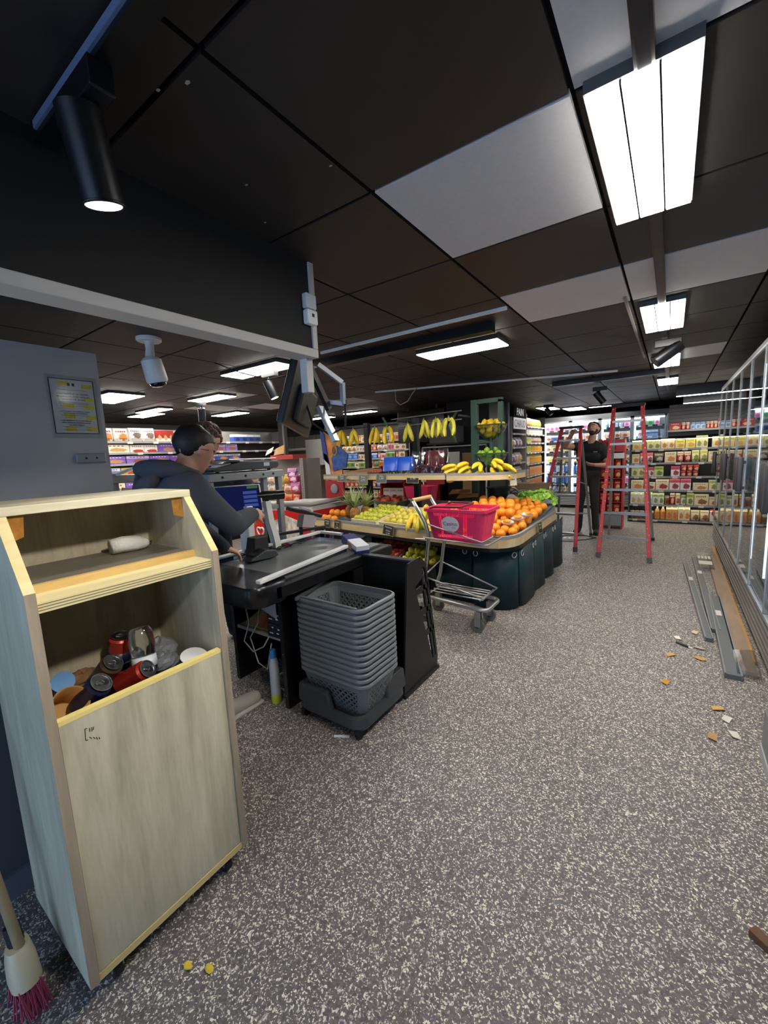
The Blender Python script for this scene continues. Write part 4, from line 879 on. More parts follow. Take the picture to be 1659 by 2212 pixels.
for k, (x, n_, g) in enumerate(((-3.49, 4, 0), (-3.31, 5, 0), (-2.97, 4, 0), (-2.79, 4, 0), (-2.50, 3, 1), (-2.29, 3, 1), (-2.14, 4, 1), (-1.985, 4, 1))):
    z = 1.745 + (.0 if k < 4 else .01 if k == 4 else .035)
    bunch(['leftmost', 'second', 'third', 'fourth', 'fifth', 'sixth', 'seventh', 'rightmost'][k]+' hanging bunch of bananas' + ('' if k in (0, 7) else ' from the left'), (x, 4.11, z), n_, .55, BANG if g else BAN, rot=(0, .1*((k % 3)-1), -1.1+.35*(k % 4)), L=.205, group='banana bunches hanging over the island')
    o = MB().tube([(x, 4.11, z+.03), (x, 4.11, z+.005)], .003, 5).build('hook', CHROME, isl)
for k, (x, y, z, rz_, n_) in enumerate(((-1.88, 4.09, 1.225, .2, 5), (-1.76, 4.12, 1.245, .9, 5), (-1.62, 4.11, 1.25, 1.6, 4), (-1.55, 4.22, 1.265, 2.4, 5), (-1.45, 4.2, 1.225, 2.9, 4))):
    bunch(nth(k)+' banana bunch from the left lying on the upper shelf', (x, y, z), n_, .42, BAN, rot=(0, -1.2, rz_+PI), L=.17, group='banana bunches lying on the upper shelf')
for k, (x, y, z, rz_, n_) in enumerate(((-2.12, 3.57, .79, .1, 4), (-2.02, 3.52, .80, .35, 5), (-1.92, 3.50, .78, .6, 5), (-2.04, 3.68, .88, .4, 4), (-1.84, 3.68, .86, .9, 4), (-1.86, 3.82, .90, .8, 4))):
    bunch(nth(k)+' banana bunch from the left on the lower tier by the red basket', (x, y, z), n_, .45, BANG if k % 2 else BAN, rot=(.2, -.55, rz_-1.7), L=.205, group='banana bunches on the lower tier')
# ---- pineapples
PIN = mat('pineapple_skin', '9a6a2c', .7, var=.5, scale=60, bump=.6); PLF = mat('pineapple_leaf', 'a8b074', .6, var=.25, scale=25)
for k, (x, y) in enumerate(((-3.22, 3.86), (-3.08, 3.78), (-2.99, 3.88))):
    t = thing('pineapple', ['left', 'middle', 'right'][k]+' pineapple with a spiky grey-green crown', 'pineapple', (x, y, bedz(y)+.02), k)
    MB().lathe([(.03, 0), (.055, .02), (.063, .07), (.058, .12), (.035, .15)], 14).build('fruit', PIN, t, smooth=True)
    rr = random.Random(k+3)
    for q in range(26):
        a = rr.uniform(0, 2*PI); e = .25+.9*rr.random(); L = .17+.11*rr.random(); d = Vector((math.cos(a)*math.sin(e), math.sin(a)*math.sin(e), math.cos(e))); s_ = d.cross(Vector((0, 0, 1))).normalized()
        b0 = Vector((0, 0, .14+.03*rr.random())); m1 = b0+d*L*.55; tp = b0+d*L+Vector((0, 0, -.03*e))
        MB().add([b0-s_*.010, b0+s_*.010, m1+s_*.014, tp, m1-s_*.014, b0+Vector((0, 0, -.006)), m1+Vector((0, 0, -.007))], [(0, 1, 2, 4), (4, 2, 3), (1, 0, 5), (1, 5, 6, 2), (5, 0, 4, 6), (6, 4, 3), (2, 6, 3)]).build('leaf', PLF, t)
# ---- bowls of lemons and limes
GLB = sheet_glass('bowl_acrylic', 'eaf2ee', .10, .04)
def bowl(p, r, label, green=False):
    t = thing('fruit_bowl', label, 'bowl', p)
    MB().lathe([(.03, -.15), (.09, -.13), (.145, -.06), (r, 0), (r-.006, 0), (.139, -.06), (.086, -.125), (.0001, -.144)], 28).build('shell', GLB if not green else sheet_glass('bowl_green', 'cfe0d6', .12, .05), t, smooth=50)
    MB().tube([(r*math.cos(a), r*math.sin(a), 0) for a in [2*PI*k/28 for k in range(28)]], .008, 6, closed=True).build('rim', GRN, t, smooth=True)
    for k in range(3):
        a = k*2*PI/3-.7; MB().tube([(r*math.cos(a), r*math.sin(a), 0), (.147*math.cos(a), .147*math.sin(a), -.07), (.06*math.cos(a), .06*math.sin(a), -.15)], .008, 6).build('rib', GRN, t, smooth=True)
    MB().cyl((0, 0, -.17), (0, 0, -.145), .03, n=14).build('hub', GRN, t); return t
bowl((-1.64, 4.45, 1.69), .175, 'clear bowl of lemons on the green post')
bowl((-1.64, 4.45, 1.385), .175, 'green-tinted bowl of limes below the lemons')
def bowl_fill(kind, desc, z, where, sd):
    rr = random.Random(sd)
    for i, (n_, R, dz) in enumerate(((4, .05, -.10), (7, .1, -.055), (9, .125, .0), (5, .07, .035))):
        if kind == 'lime' and i == 3: n_ = 2
        for k in range(n_):
            a = 2*PI*k/n_+i*.4
            fruit(kind, kind, f'{desc}, {nth(k)} around the {["bottom", "lower", "upper", "top"][i]} layer {where}', kind, (-1.64+R*math.cos(a), 4.45+R*math.sin(a), z+dz), .034*rr.uniform(.9, 1.05), desc+'s in the bowl', None, seed=sd*50+i*10+k)
bowl_fill('lemon', 'yellow lemon', 1.69, 'in the clear bowl', 3); bowl_fill('lime', 'green lime', 1.385, 'in the green bowl', 6)
# ---- grape bags on the upper shelf
def bag(label, p, w_, d_, h_, m_, fill, rz=0, name='grape_bag', top=None, sd=1):
    t = thing(name, label, 'bag', p, rz); rr = random.Random(sd)
    L = [[Vector((v.x*(1+.06*rr.uniform(-1, 1)), v.y*(1+.1*rr.uniform(-1, 1)), z)) for v in rrect(w_*f, d_*g, min(d_*g, w_*f)*.3, 4)] for z, f, g in ((0, .9, .9), (h_*.2, 1, 1), (h_*.5, .98, .8), (h_*.75, .95, .35), (h_*.92, .9, .14), (h_, .8, .1))]
    MB().loft(L, cap0=True, cap1=True).build('film', m_, t, smooth=60)
    gb = MB()
    for k in range(46): gb.ball((rr.uniform(-.4, .4)*w_, rr.uniform(-.36, .36)*d_, rr.uniform(.08, .42)*h_), .0125, 7, 5)
    o = gb.build('grapes', fill, t, smooth=True); o['kind'] = 'stuff'; return t
FILM = sheet_glass('bag_clear', 'f4f4f4', .10, .10); FBL = sheet_glass('bag_blue', '3f76d8', .14, .15)
GRG = mat('grape_green', 'b7c37a', .3); GRR = mat('grape_red', '5a2a38', .3, var=.3, scale=40)
BLB = mat('bag_blue_print', '2b5ed0', .3)
for k, (x, y) in enumerate(((-2.74, 4.1), (-2.55, 4.13))):
    t = bag(['left', 'right'][k]+' blue-topped bag of green grapes on the upper shelf', (x, y, 1.146), .2, .14, .22, FILM, GRG, sd=k+3)
    MB().loft([rrect(.205, .145, .04, 4, .085), rrect(.205, .10, .03, 4, .15), rrect(.20, .045, .015, 4, .235), rrect(.19, .01, .004, 4, .245)]).build('printed_top', BLB, t, smooth=60)
for k, x in enumerate((-2.40, -2.29, -2.18, -2.07)):
    bag(nth(k)+' clear bag of red grapes from the left on the upper shelf', (x, 4.11+.03*(k % 2), 1.146), .12, .14, .30+.03*(k % 2), FILM, GRR, .2*k, sd=k+11)
t = thing('cardboard_tray', 'torn open cardboard tray on the left of the upper shelf', 'box', (-3.25, 4.18, 1.146), -.05)
MB().box(-.2, .2, -.14, -.13, 0, .075).build('front', CARD, t); MB().box(-.2, .2, .13, .14, 0, .1).build('rear', CARD, t)
for x in (-.2, .19): MB().box(x, x+.01, -.13, .13, 0, .09).build('end', CARD, t)
MB().panel((-.15, -.1, .07), (.15, -.11, .085), (.2, .05, .12), (-.1, .08, .10), 4, 3).build('flap', mat('kraft_dark', '8f6c42', .8), t, solid=.005)
t = thing('cardboard_tray', 'small carton of tomatoes beside the blue grape bag', 'box', (-2.95, 4.12, 1.146))
MB().box(-.07, .07, -.1, .1, 0, .07).build('tray', mat('dark_tray', '5b4838', .7), t)
for k in range(6): MB().ball((-.045+.045*(k % 3), -.06+.06*(k//3), .075), .022, 8, 6).build('tomato', mat('tomato_red', 'c9573d', .4), t, smooth=True)
# ---- melons, brown paper bags, bucket, lettuce behind the front row
for k, (x, y, r) in enumerate(((-1.98, 4.05, .11), (-1.80, 4.15, .12), (-1.62, 4.2, .10))):
    t = thing('watermelon', ['left', 'middle', 'right'][k]+' dark green watermelon behind the bananas', 'watermelon', (x, y, bedz(y)+r*.9))
    MB().ball((0, 0, 0), r, 18, 12, (1.15, 1, .92)).build('rind', mat('melon_rind', '1c3323', .35, var=.5, scale=6, stretch=(1, 6, 6)), t, smooth=True); MB().cyl((r*1.1, 0, 0), (r*1.22, 0, .01), .006, n=6).build('stem', MATS['fruit_stem'], t)
for k, (x, y, z) in enumerate(((-1.98, 4.35, .93), (-1.90, 4.38, .88))):
    tag(MB().panel((x-.14, y, z), (x+.14, y-.03, z+.03), (x+.12, y+.03, z+.06), (x-.12, y+.06, z+.05), 6, 2).build('paper_bag', mat('kraft_bag', 'b57f48', .75, var=.12), solid=.006), ['upper', 'lower'][k]+' flat brown paper bag hung behind the watermelons', 'paper bag')
t = thing('black_bucket', 'black bucket with a green handle and a white round tag behind the oranges', 'bucket', (-1.62, 4.62, bedz(4.6)))
MB().lathe([(.1, 0), (.13, .26), (.138, .26), (.14, .275), (.125, .275), (.095, .01)], 20).build('shell', mat('bucket_black', '14191a', .5), t, smooth=40)
MB().tube([(.11, -.10, .20), (.15, -.12, .24), (.16, -.11, .14), (.12, -.12, .10)], .012, 8).build('handle', mat('handle_green', '2f5a44', .5), t, smooth=True)
MB().cyl((.19, -.13, .16), (.192, -.138, .16), .05, n=20).build('disc', mat('disc_white', 'b9c0bd', .5), t); lettering('Casino', .026, INK, t, frame((.19, -.1405, .155), (1, .25, 0), (0, 0, 1)))
LET = mat('lettuce_leaf', '9cc84a', .5, var=.25, scale=18); rr = random.Random(8)
for k, (x, y) in enumerate(((-1.33, 4.74), (-1.19, 4.86))):
    t = thing('lettuce', ['nearer', 'farther'][k]+' curly green lettuce at the end of the orange heap', 'lettuce', (x, y, bedz(y)+.045))
    for q in range(60):
        a = rr.uniform(0, 2*PI); e = rr.uniform(.1, 1.5); R = .12+.04*rr.random(); c = Vector((math.cos(a)*math.sin(e), math.sin(a)*math.sin(e), math.cos(e)*.95))*R; d = c.normalized(); u = d.orthogonal().normalized(); v = d.cross(u); w_ = .03+.018*rr.random()
        pts = [c+(u*math.cos(b_)+v*math.sin(b_))*w_*(.7+.5*rr.random())+d*rr.uniform(-.012, .022) for b_ in [2*PI*j/9 for j in range(9)]]
        MB().add([c-d*.01]+pts, [(0, 1+j, 1+(j+1) % 9) for j in range(9)]).build('leaf', LET, t, solid=.002)
# ================================================================== cart with the red basket
t = wthing('basket_cart', 'chrome two-level basket cart on castors in front of the island', 'cart', (-1.42, 3.05, 0)); CW = .015
for y in (2.90, 3.20):
    MB().tube(arc_path([(-1.70, y, .24), (-1.66, y, .34), (-1.60, y, .74), (-1.63, y, .86), (-1.74, y, 1.03)], .05, 4), .016, 10).build('upright', CHROME, t, smooth=True)
MB().cyl((-1.745, 2.89, 1.035), (-1.745, 3.21, 1.035), .018, n=12).build('handle', mat('handle_wood', 'b39a5e', .5), t, smooth=40)
MB().tube(arc_path([(-1.70, 2.90, .235), (-1.12, 2.90, .19), (-1.12, 3.20, .19), (-1.70, 3.20, .235)], .06, 5), .018, 10).build('base_frame', CHROME, t, smooth=True)
MB().tube([(-1.66, 2.90, .40), (-1.14, 2.90, .285), (-1.14, 3.2, .285), (-1.66, 3.20, .46), (-1.66, 2.9, .40)], .008, 8).build('lower_ring', CHROME, t, smooth=True)
for y in (2.94, 3.0, 3.06, 3.12, 3.17): MB().cyl((-1.62, y, .27), (-1.16, y, .262), .006, n=8).build('wire', CHROME, t, smooth=True)
for x in (-1.6, -1.17): MB().cyl((x, 2.9, .268), (x, 3.2, .268), .006, n=8).build('wire', CHROME, t, smooth=True)
MB().tube(arc_path([(-1.64, 2.88, .735), (-1.10, 2.88, .715), (-1.10, 3.21, .715), (-1.64, 3.21, .735)], .03, 3), .008, 8).build('upper_ring', CHROME, t, smooth=True)
MB().tube([(-1.60, 2.88, .85), (-1.14, 2.88, .735), (-1.10, 3.0, .76)], .007, 8).build('brace', CHROME, t, smooth=True)
for y in (2.95, 3.05, 3.15): MB().cyl((-1.63, y, .725), (-1.11, y, .708), .005, n=6).build('wire', CHROME, t)
MB().tube([(-1.74, 2.93, .715), (-1.71, 2.87, .72), (-1.62, 2.87, .725)], .006, 6).build('hook', CHROME, t)
for x, y in ((-1.20, 2.92), (-1.20, 3.18), (-1.68, 2.92), (-1.68, 3.18)):
    c = MB().cyl((x, y-.014, .055), (x, y+.014, .055), .055, n=22).build('castor', mat('castor_grey', '6c675f', .6), t, smooth=40)
    MB().box(x-.018, x+.03, y-.022, y-.016, .05, .17).box(x-.018, x+.03, y+.016, y+.022, .05, .17).build('fork', STEEL, c); MB().cyl((x, y-.016, .055), (x, y+.016, .055), .02, n=12).build('hub', DGREY, c)
RED = mat('basket_pink_red', 'ec3468', .4)
t = thing('red_basket', 'pinkish red shopping basket with an oval badge sitting on the chrome cart', 'basket', (-1.375, 3.045, .722))
tp = rrect(.50, .33, .045, 4, .25); bt = rrect(.41, .26, .04, 4, 0)
mb = MB(); NV = 10
Ls = [[a.lerp(b, j/NV) for a, b in zip(bt, tp)] for j in range(NV+1)]
def seg(A0, B0, A1, B1, nu, hole): mb.panel(A0, B0, B1, A1, nu, NV, hole)
nn = len(tp)
for q in range(nn):
    A0, B0, A1, B1 = Ls[0][q], Ls[0][(q+1) % nn], Ls[-1][q], Ls[-1][(q+1) % nn]
    L_ = (B0-A0).length
    if L_ > .12:
        nu = 60 if L_ > .25 else 36
        def hole(i, j, nu=nu):
            if i % 2 == 0 or i < 3 or i > nu-4: return False
            u = i/nu
            if j in (8,): return .05 < u < .95
            if j in (1,): return .08 < u < .92
            if j in (2, 3, 4, 5, 6, 7): return (.70 < u < .80) or (.16 < u < .24)
            return False
        seg(A0, B0, A1, B1, nu, hole)
    else: seg(A0, B0, A1, B1, 1, None)
mb.add(Ls[0], [tuple(range(nn))[::-1]]); mb.build('shell', RED, t, solid=.003)
MB().loft([rrect(.50, .33, .045, 4, .235), rrect(.505, .335, .045, 4, .255), rrect(.535, .365, .055, 4, .255), rrect(.535, .365, .055, 4, .232), rrect(.525, .355, .05, 4, .232)]).build('rim', RED, t, smooth=50)
MB().tube(arc_path([(-.2, -.17, .255), (-.17, -.165, .27), (.05, -.14, .272), (.05, .14, .272), (-.17, .165, .27), (-.2, .17, .255)], .02, 2), .009, 8).build('handle', mat('basket_handle', '5a2230', .5), t, smooth=True)
Fb = frame((-.03, -.1525, .135), (1, 0, 0), (0, -.035/.25, 1))
bd = MB().lathe([(.0001, 0), (.076, 0), (.076, .001), (.0001, .001)], 28, M=Matrix.Identity(3), sx=1.0, sy=.86); me = bd.mesh('badge', mat('badge_pink', 'e6dfe2', .5)); me.transform(Fb); obj('badge', me, t)
lettering('Casino', .044, mat('badge_ink', '3a2630', .5), t, Fb @ Matrix.Translation((0, -.010, .0015)), name='badge_lettering'); lettering('shop', .018, mat('badge_pinkink', 'c8406a', .5), t, Fb @ Matrix.Translation((.03, -.032, .0015)), name='badge_lettering')
# ================================================================== goods on shelves
PROTO = {}
def gable(): return MB().box(-.5, .5, -.5, .5, 0, .82).add([(-.5, -.5, .82), (.5, -.5, .82), (.5, .5, .82), (-.5, .5, .82), (-.5, 0, 1), (.5, 0, 1)], [(0, 1, 5, 4), (2, 3, 4, 5), (1, 2, 5), (3, 0, 4)])
def pouch(): return MB().loft([rrect(.9, .5, .2, 2, 0), rrect(1, 1, .3, 2, .25), rrect(.98, .9, .3, 2, .6), rrect(.96, .35, .12, 2, .88), rrect(1, .06, .02, 2, 1)], cap0=True, cap1=True)
SHAPES = {'box': lambda: MB().box(-.5, .5, -.5, .5, 0, 1), 'carton': gable, 'pouch': pouch,
          'bottle': lambda: MB().lathe([(.42, 0), (.5, .03), (.5, .58), (.36, .72), (.18, .82), (.18, .93), (.22, .93), (.22, 1)], 10),
          'jar': lambda: MB().lathe([(.46, 0), (.5, .04), (.5, .76), (.42, .82), (.47, .83), (.47, 1)], 10),
          'can': lambda: MB().lathe([(.44, 0), (.5, .04), (.5, .96), (.44, 1)], 10),
          'tub': lambda: MB().lathe([(.38, 0), (.5, .9), (.52, .9), (.52, 1)], 10)}
LEVELS = {}
def proto(shape, m):
    k = (shape, m.name)
    if k not in PROTO: PROTO[k] = SHAPES[shape]().mesh(shape, m, smooth=35 if shape not in ('box', 'carton') else False)
    return PROTO[k]
CAT = {'box': 'box', 'carton': 'carton', 'pouch': 'packet', 'bottle': 'bottle', 'jar': 'jar', 'can': 'can', 'tub': 'tub'}
def row(origin, face, z, items, level, unit, dep=.12, group=None, stop=None):
    """place goods left to right along a shelf; face '-y' or '+x'"""
    x, y = origin; u = 0; cnt = {}; rz = 0 if face == '-y' else PI/2
    for shape, m, w_, h_, n_, desc in items:
        if shape == 'gap': u += w_; continue
        for k in range(n_):
            if stop and u + w_ > stop: return
            c = cnt.get(desc, 0); cnt[desc] = c+1
            d = min(dep, w_*1.0) if shape in ('bottle', 'jar', 'can', 'tub') else dep
            p = (x+u+w_/2, y+d/2, z) if face == '-y' else (x-d/2, y+u+w_/2, z)
            nm = desc.split()[-1] if desc.split()[-1] in ('box', 'bottle', 'jar', 'carton', 'pouch', 'tub', 'can', 'packet', 'bag', 'pack') else shape
            o = obj({'box': 'product_box', 'pack': 'product_pack', 'bag': 'product_bag', 'packet': 'product_packet', 'pouch': 'product_pouch', 'can': 'product_can', 'tub': 'product_tub', 'jar': 'product_jar', 'bottle': 'product_bottle', 'carton': 'product_carton'}[nm], proto(shape, m), None, p, rz, (w_*.97, d*.96, h_))
            tag(o, f'{nth(c)} {desc} from left, {level} shelf of the {unit}', CAT[shape], group or f'goods on the {unit}')
            u += w_
        u += .004
STG = mat('shelf_steel_grey', '55565a', .45, .2); STD = mat('shelf_dark', '1d1e20', .5); TAGW = mat('ticket_white', 'd9d6cc', .6)
def shelving(name, label, face, x0, y0, length, zs, depth, top, back, boards=STG, sides=True, tick=.32, lip=.03, base=True, tm=None):
    """gondola with back, ends and one board (rail, tickets) per level; face -y: x0..x0+length along x, front at y0"""
    if face == '-y': base_p = (x0+length/2, y0+depth/2, 0)
    else: base_p = (x0-depth/2, y0+length/2, 0)
    t = wthing(name, label, 'shelving', base_p)
    def B(u0, u1, d0, d1, z0, z1): return MB().box(x0+u0, x0+u1, y0+d0, y0+d1, z0, z1) if face == '-y' else MB().box(x0-d1, x0-d0, y0+u0, y0+u1, z0, z1)
    B(0, length, depth-.02, depth, .02, top).build('back_panel', back, t)
    if sides:
        for u in (0, length-.02): B(u, u+.02, .0, depth-.02, 0, top).build('end_panel', boards, t)
    if base: B(.02, length-.02, .03, depth-.02, 0, zs[0]-.02).build('plinth', STD, t)
    rr = random.Random(int(x0*100+y0*10))
    for i, z in enumerate(zs):
        b = B(.02 if sides else 0, length-(.02 if sides else 0), 0.002, depth-.02, z-.02, z-.001).build('shelf_board', boards, t)
        r_ = B(.02, length-.02, -.006, .002, z-lip, z-.001).build('ticket_rail', tm or mat('rail_pale', '9b9a97', .5), b)
        u = .08
        while u < length-.1:
            B(u, u+.075, -.009, -.0062, z-lip-.008, z-.004).build('ticket', TAGW, b); u += tick*rr.uniform(.7, 1.4)
    return t
def pm(n_, *a, **k): return printed('print_'+n_, *a, **k)
# ---------------- rear organic shelves (facing the aisle)
RX, RY = -.62, 8.72
ZR = [.06, .33, .59, .83, 1.07, 1.31]
shelving('rear_shelving', 'rear shelving with rows of cream organic packets, facing the aisle', '-y', RX, RY, 2.1, ZR, .42, 1.50, mat('shelf_back_dark', '3a3a3b', .6), boards=STG)
rsh = [o for o in col.objects if o.name.startswith('rear_shelving')][0]
for z in ZR[1:] + [1.49]: MB().box(RX+.03, RX+2.05, RY+.012, RY+.022, z-.03, z-.0215).build('led_strip', glow('added_shelf_led', 'fff1d6', 6), rsh)  # unseen strips under the boards, added to brighten the goods
t = wthing('rear_top_shelf', 'single top shelf on a grey slatted rear panel', 'shelf', (.5, 9.1, 1.5))
for k in range(9): MB().box(-.07, 1.5, 9.14, 9.16, 1.52+k*.062, 1.577+k*.062).build('slat', mat('slat_grey', '6c6b69', .55), t)
b = MB().box(-.07, 1.5, 8.78, 9.14, 1.605, 1.622).build('shelf_board', STG, t); MB().box(-.07, 1.5, 8.772, 8.78, 1.592, 1.622).build('ticket_rail', MATS['rail_pale'], b)
CRM, CRG, ORA = 'ead9b0', 'c9cf8a', 'd98a3a'
m1 = pm('cream_orange', CRM, 'e9e0b8', ORA, '7d8a3a'); m2 = pm('cream_green', CRM, CRG, '8a9a3c', '5b6a2a'); m3 = pm('cream_red', CRM, 'e4dcbc', 'a8332c', '6b7a30'); m4 = pm('cream_brown', CRM, 'd9cfa0', '9a6236', '6b5a30')
m5 = pm('green_box', 'd9d7a2', 'a9b95a', '6f8a34', '4a5a22'); m6 = pm('white_green', 'e8e6d8', 'b9c690', '7d9a5a', '50603a'); m7 = pm('choc_bag', '4a3a30', '6a5a4c', 'a9a29a', 'd0c8b8'); m8 = pm('red_box', 'c23a2c', 'b0281f', 'e6c9a0', 'f0e0d0')
m9 = pm('pink_white', 'e9e2dd', 'c9566a', '9a3a4a', '803040'); m10 = pm('yellow_cheese', 'e9d98a', 'd3c84a', 'e6a93a', '6a7a2a'); m11 = pm('orange_juice', 'd9a35c', 'efe2bc', 'd0782c', '5a7a2a', tz=.8); m12 = pm('milk_carton', 'ece8dc', 'd6dcc0', 'd0b070', '5a7a2a', tz=.72)
m13 = pm('tomato_red', 'b9382a', 'd8c7a8', 'e0b8a0', '6a1a14'); m14 = pm('blue_white', 'd9e3ec', '8fb4d6', '6a94c0', '40608a'); m15 = pm('jar_brown', '9a6a44', 'e6dcc8', '6a4630', '40281a', tz=.78); m16 = pm('heart_carton', 'f0ece6', 'c2343c', 'b52a3a', 'a03040', cz=.7, tz=.9)
U = 'rear shelving'
row((RX+.03, RY+.03), '-y', .06, [('jar', m15, .075, .14, 5, 'small brown jar'), ('bottle', m11, .085, .24, 2, 'orange juice bottle'), ('carton', m11, .085, .23, 2, 'orange juice carton'), ('carton', m1, .085, .23, 2, 'cream juice carton'), ('pouch', m4, .13, .18, 2, 'grain pouch'), ('carton', m16, .085, .2, 4, 'heart printed carton'), ('carton', m1, .085, .22, 8, 'orange topped carton')], 'lowest', U)
row((RX+.03, RY+.03), '-y', .33, [('carton', m12, .085, .21, 4, 'cream milk carton'), ('carton', m6, .085, .2, 2, 'white milk carton'), ('jar', m15, .075, .15, 1, 'brown spread jar'), ('jar', m13, .075, .2, 1, 'red sauce jar'), ('jar', m4, .075, .2, 1, 'tan spread jar'), ('jar', m6, .075, .17, 1, 'pale spread jar'), ('box', m5, .1, .2, 1, 'green cereal box'), ('box', m4, .2, .185, 1, 'cream biscuit box'), ('box', m4, .14, .14, 1, 'cream rusk box'), ('jar', m6, .08, .18, 6, 'pale jar'), ('carton', m12, .09, .2, 4, 'plain milk carton')], 'second lowest', U)
row((RX+.03, RY+.03), '-y', .59, [('box', m1, .2, .17, 1, 'cream peach box'), ('box', m3, .17, .13, 1, 'cream berry box'), ('box', m3, .2, .18, 1, 'cream cherry box'), ('box', m9, .15, .19, 1, 'pink white box'), ('box', m9, .15, .19, 1, 'tall red berry box'), ('gap', None, .02, 0, 0, ''), ('box', m1, .21, .12, 1, 'orange biscuit box'), ('box', m2, .14, .17, 4, 'cream green box')], 'third lowest', U)
row((RX+.03, RY+.03), '-y', .83, [('box', m2, .1, .19, 2, 'cream cracker box'), ('box', m9, .07, .16, 2, 'slim pink box'), ('box', m5, .14, .17, 1, 'cream green box'), ('gap', None, .1, 0, 0, ''), ('box', m9, .13, .17, 1, 'strawberry pack'), ('tub', m8, .085, .095, 3, 'red dessert tub'), ('gap', None, .26, 0, 0, ''), ('box', m2, .12, .19, 5, 'pale green box')], 'middle', U)
for k in range(3):
    o = obj('product_tub', proto('tub', m8), None, (RX+.03+.1*2+.004*4+.07*2+.14+.1+.13+.085*(k+.5)+.008, RY+.03+.085/2, .83+.096), 0, (.08, .08, .093)); tag(o, nth(k)+' red dessert tub from left, upper layer, middle shelf of the rear shelving', 'tub', 'goods on the rear shelving')
row((RX+.03, RY+.03), '-y', 1.07, [('box', m1, .12, .16, 1, 'cream pasta box'), ('pouch', m9, .1, .18, 2, 'white pink pouch'), ('pouch', m7, .16, .17, 1, 'dark chocolate bag'), ('box', m1, .17, .18, 1, 'rounded cream tray box'), ('pouch', m13, .1, .18, 2, 'tomato pouch'), ('pouch', m2, .11, .2, 2, 'tall cream pouch'), ('box', m1, .13, .17, 5, 'orange cream box')], 'fifth', U)
row((RX+.03, RY+.03), '-y', 1.31, [('box', m10, .11, .15, 2, 'yellow cheese box'), ('box', m2, .1, .16, 2, 'cream green box'), ('box', m1, .1, .17, 2, 'tall orange cream box'), ('box', m10, .14, .14, 1, 'wide yellow box'), ('box', m10, .14, .16, 1, 'yellow wedge box'), ('carton', m2, .08, .2, 2, 'green cream carton'), ('gap', None, .05, 0, 0, ''), ('box', m1, .12, .17, 6, 'orange pack')], 'uppermost', U)
row((-.05, 8.80), '-y', 1.622, [('box', m8, .16, .12, 1, 'red multipack box'), ('jar', m13, .06, .12, 2, 'slim white red jar'), ('jar', m14, .07, .11, 3, 'blue jar'), ('jar', m13, .05, .11, 3, 'orange jar'), ('tub', m9, .07, .15, 2, 'pink tub'), ('box', m8, .14, .1, 4, 'red pack')], 'top', 'grey rear panel')
row((-.05, 8.80), '-y', 1.515, [], 'x', 'x')
# ---------------- door fridge at the very back
BF = wthing('door_fridge', 'brightly lit fridge with glass doors along the back wall', 'fridge', (-1.3, 10.6, 0)); FZ = 10.3
WHT = mat('fridge_white', 'dfe6ea', .4); ALU = mat('fridge_alu', '9fa3a6', .35, .6)
MB().box(-2.54, -.1, 10.84, 10.86, .05, 2.05).build('back_panel', WHT, BF)
for x in (-2.56, -.1): MB().box(x, x+.03, 10.3, 10.86, 0, 2.08).build('end_panel', ALU, BF)
MB().box(-2.56, -.07, 10.28, 10.86, 2.0, 2.1).build('top_panel', mat('fridge_fascia', '64676a', .5, .2), BF)
MB().box(-2.56, -.07, 10.3, 10.86, 0, .06).build('plinth', STD, BF)
for k in range(7): MB().box(-2.53, -.1, 10.285, 10.3, .075+k*.038, .097+k*.038).build('louver', WHT, BF)
MB().box(-2.53, -.1, 10.305, 10.32, .06, .345).build('grille_back', STD, BF)
DX = [-2.53, -1.92, -1.32, -.71, -.11]
for k in range(4):
    d = MB().box(DX[k], DX[k]+.035, 10.27, 10.30, .36, 2.0).build('door', ALU, BF)
    MB().box(DX[k+1]-.035, DX[k+1], 10.27, 10.30, .36, 2.0).build('stile', ALU, d); MB().box(DX[k], DX[k+1], 10.27, 10.30, .345, .375).build('rail', ALU, d); MB().box(DX[k], DX[k+1], 10.27, 10.30, 1.965, 2.0).build('rail', ALU, d)
    MB().box(DX[k]+.035, DX[k+1]-.035, 10.283, 10.287, .375, 1.965).build('pane', sheet_glass('fridge_pane', 'ffffff', .05), d)
    MB().box(DX[k]+.045, DX[k]+.065, 10.33, 10.35, .38, 1.95).build('led_strip', glow('fridge_led', 'e6f1ff', 8), BF)
MB().box(-2.5, -.12, 10.33, 10.36, 1.94, 1.965).build('led_strip', MATS['fridge_led'], BF)
ZF = [.37, .57, .84, 1.07, 1.32, 1.57, 1.80]
for z in ZF:
    b = MB().box(-2.52, -.12, 10.38, 10.84, z-.02, z-.001).build('shelf_board', STD, BF)
    MB().box(-2.5, -.12, 10.372, 10.38, z-.035, z).build('ticket_rail', mat('fridge_rail', '2e3338', .5), b)
    for k in range(14): MB().box(-2.47+.17*k, -2.39+.17*k, 10.369, 10.372, z-.033, z-.006).build('ticket', TAGW, b)
f1 = pm('f_blue', '4a7fc0', 'dfe9f2', '2a57a0', 'ffffff'); f2 = pm('f_white', 'e9edf0', 'c9d6e2', '9ab8d6', '506a90'); f3 = pm('f_meat', 'd6b6a0', 'e9e0d6', '9a5a46', '803a30'); f4 = pm('f_yellow', 'e6d9a2', 'efe9d6', 'd0a83a', '80702a'); f5 = pm('f_green', '6fae6a', 'e6efe2', '2a7a3a', 'ffffff'); f6 = pm('f_cream', 'e6dcc6', 'd2c3a2', '8a6a4a', '503a28'); f7 = pm('f_pink', 'e2a9c4', 'f0e2ea', 'c2558a', '803060')
U = 'back door fridge'
rr = random.Random(77)
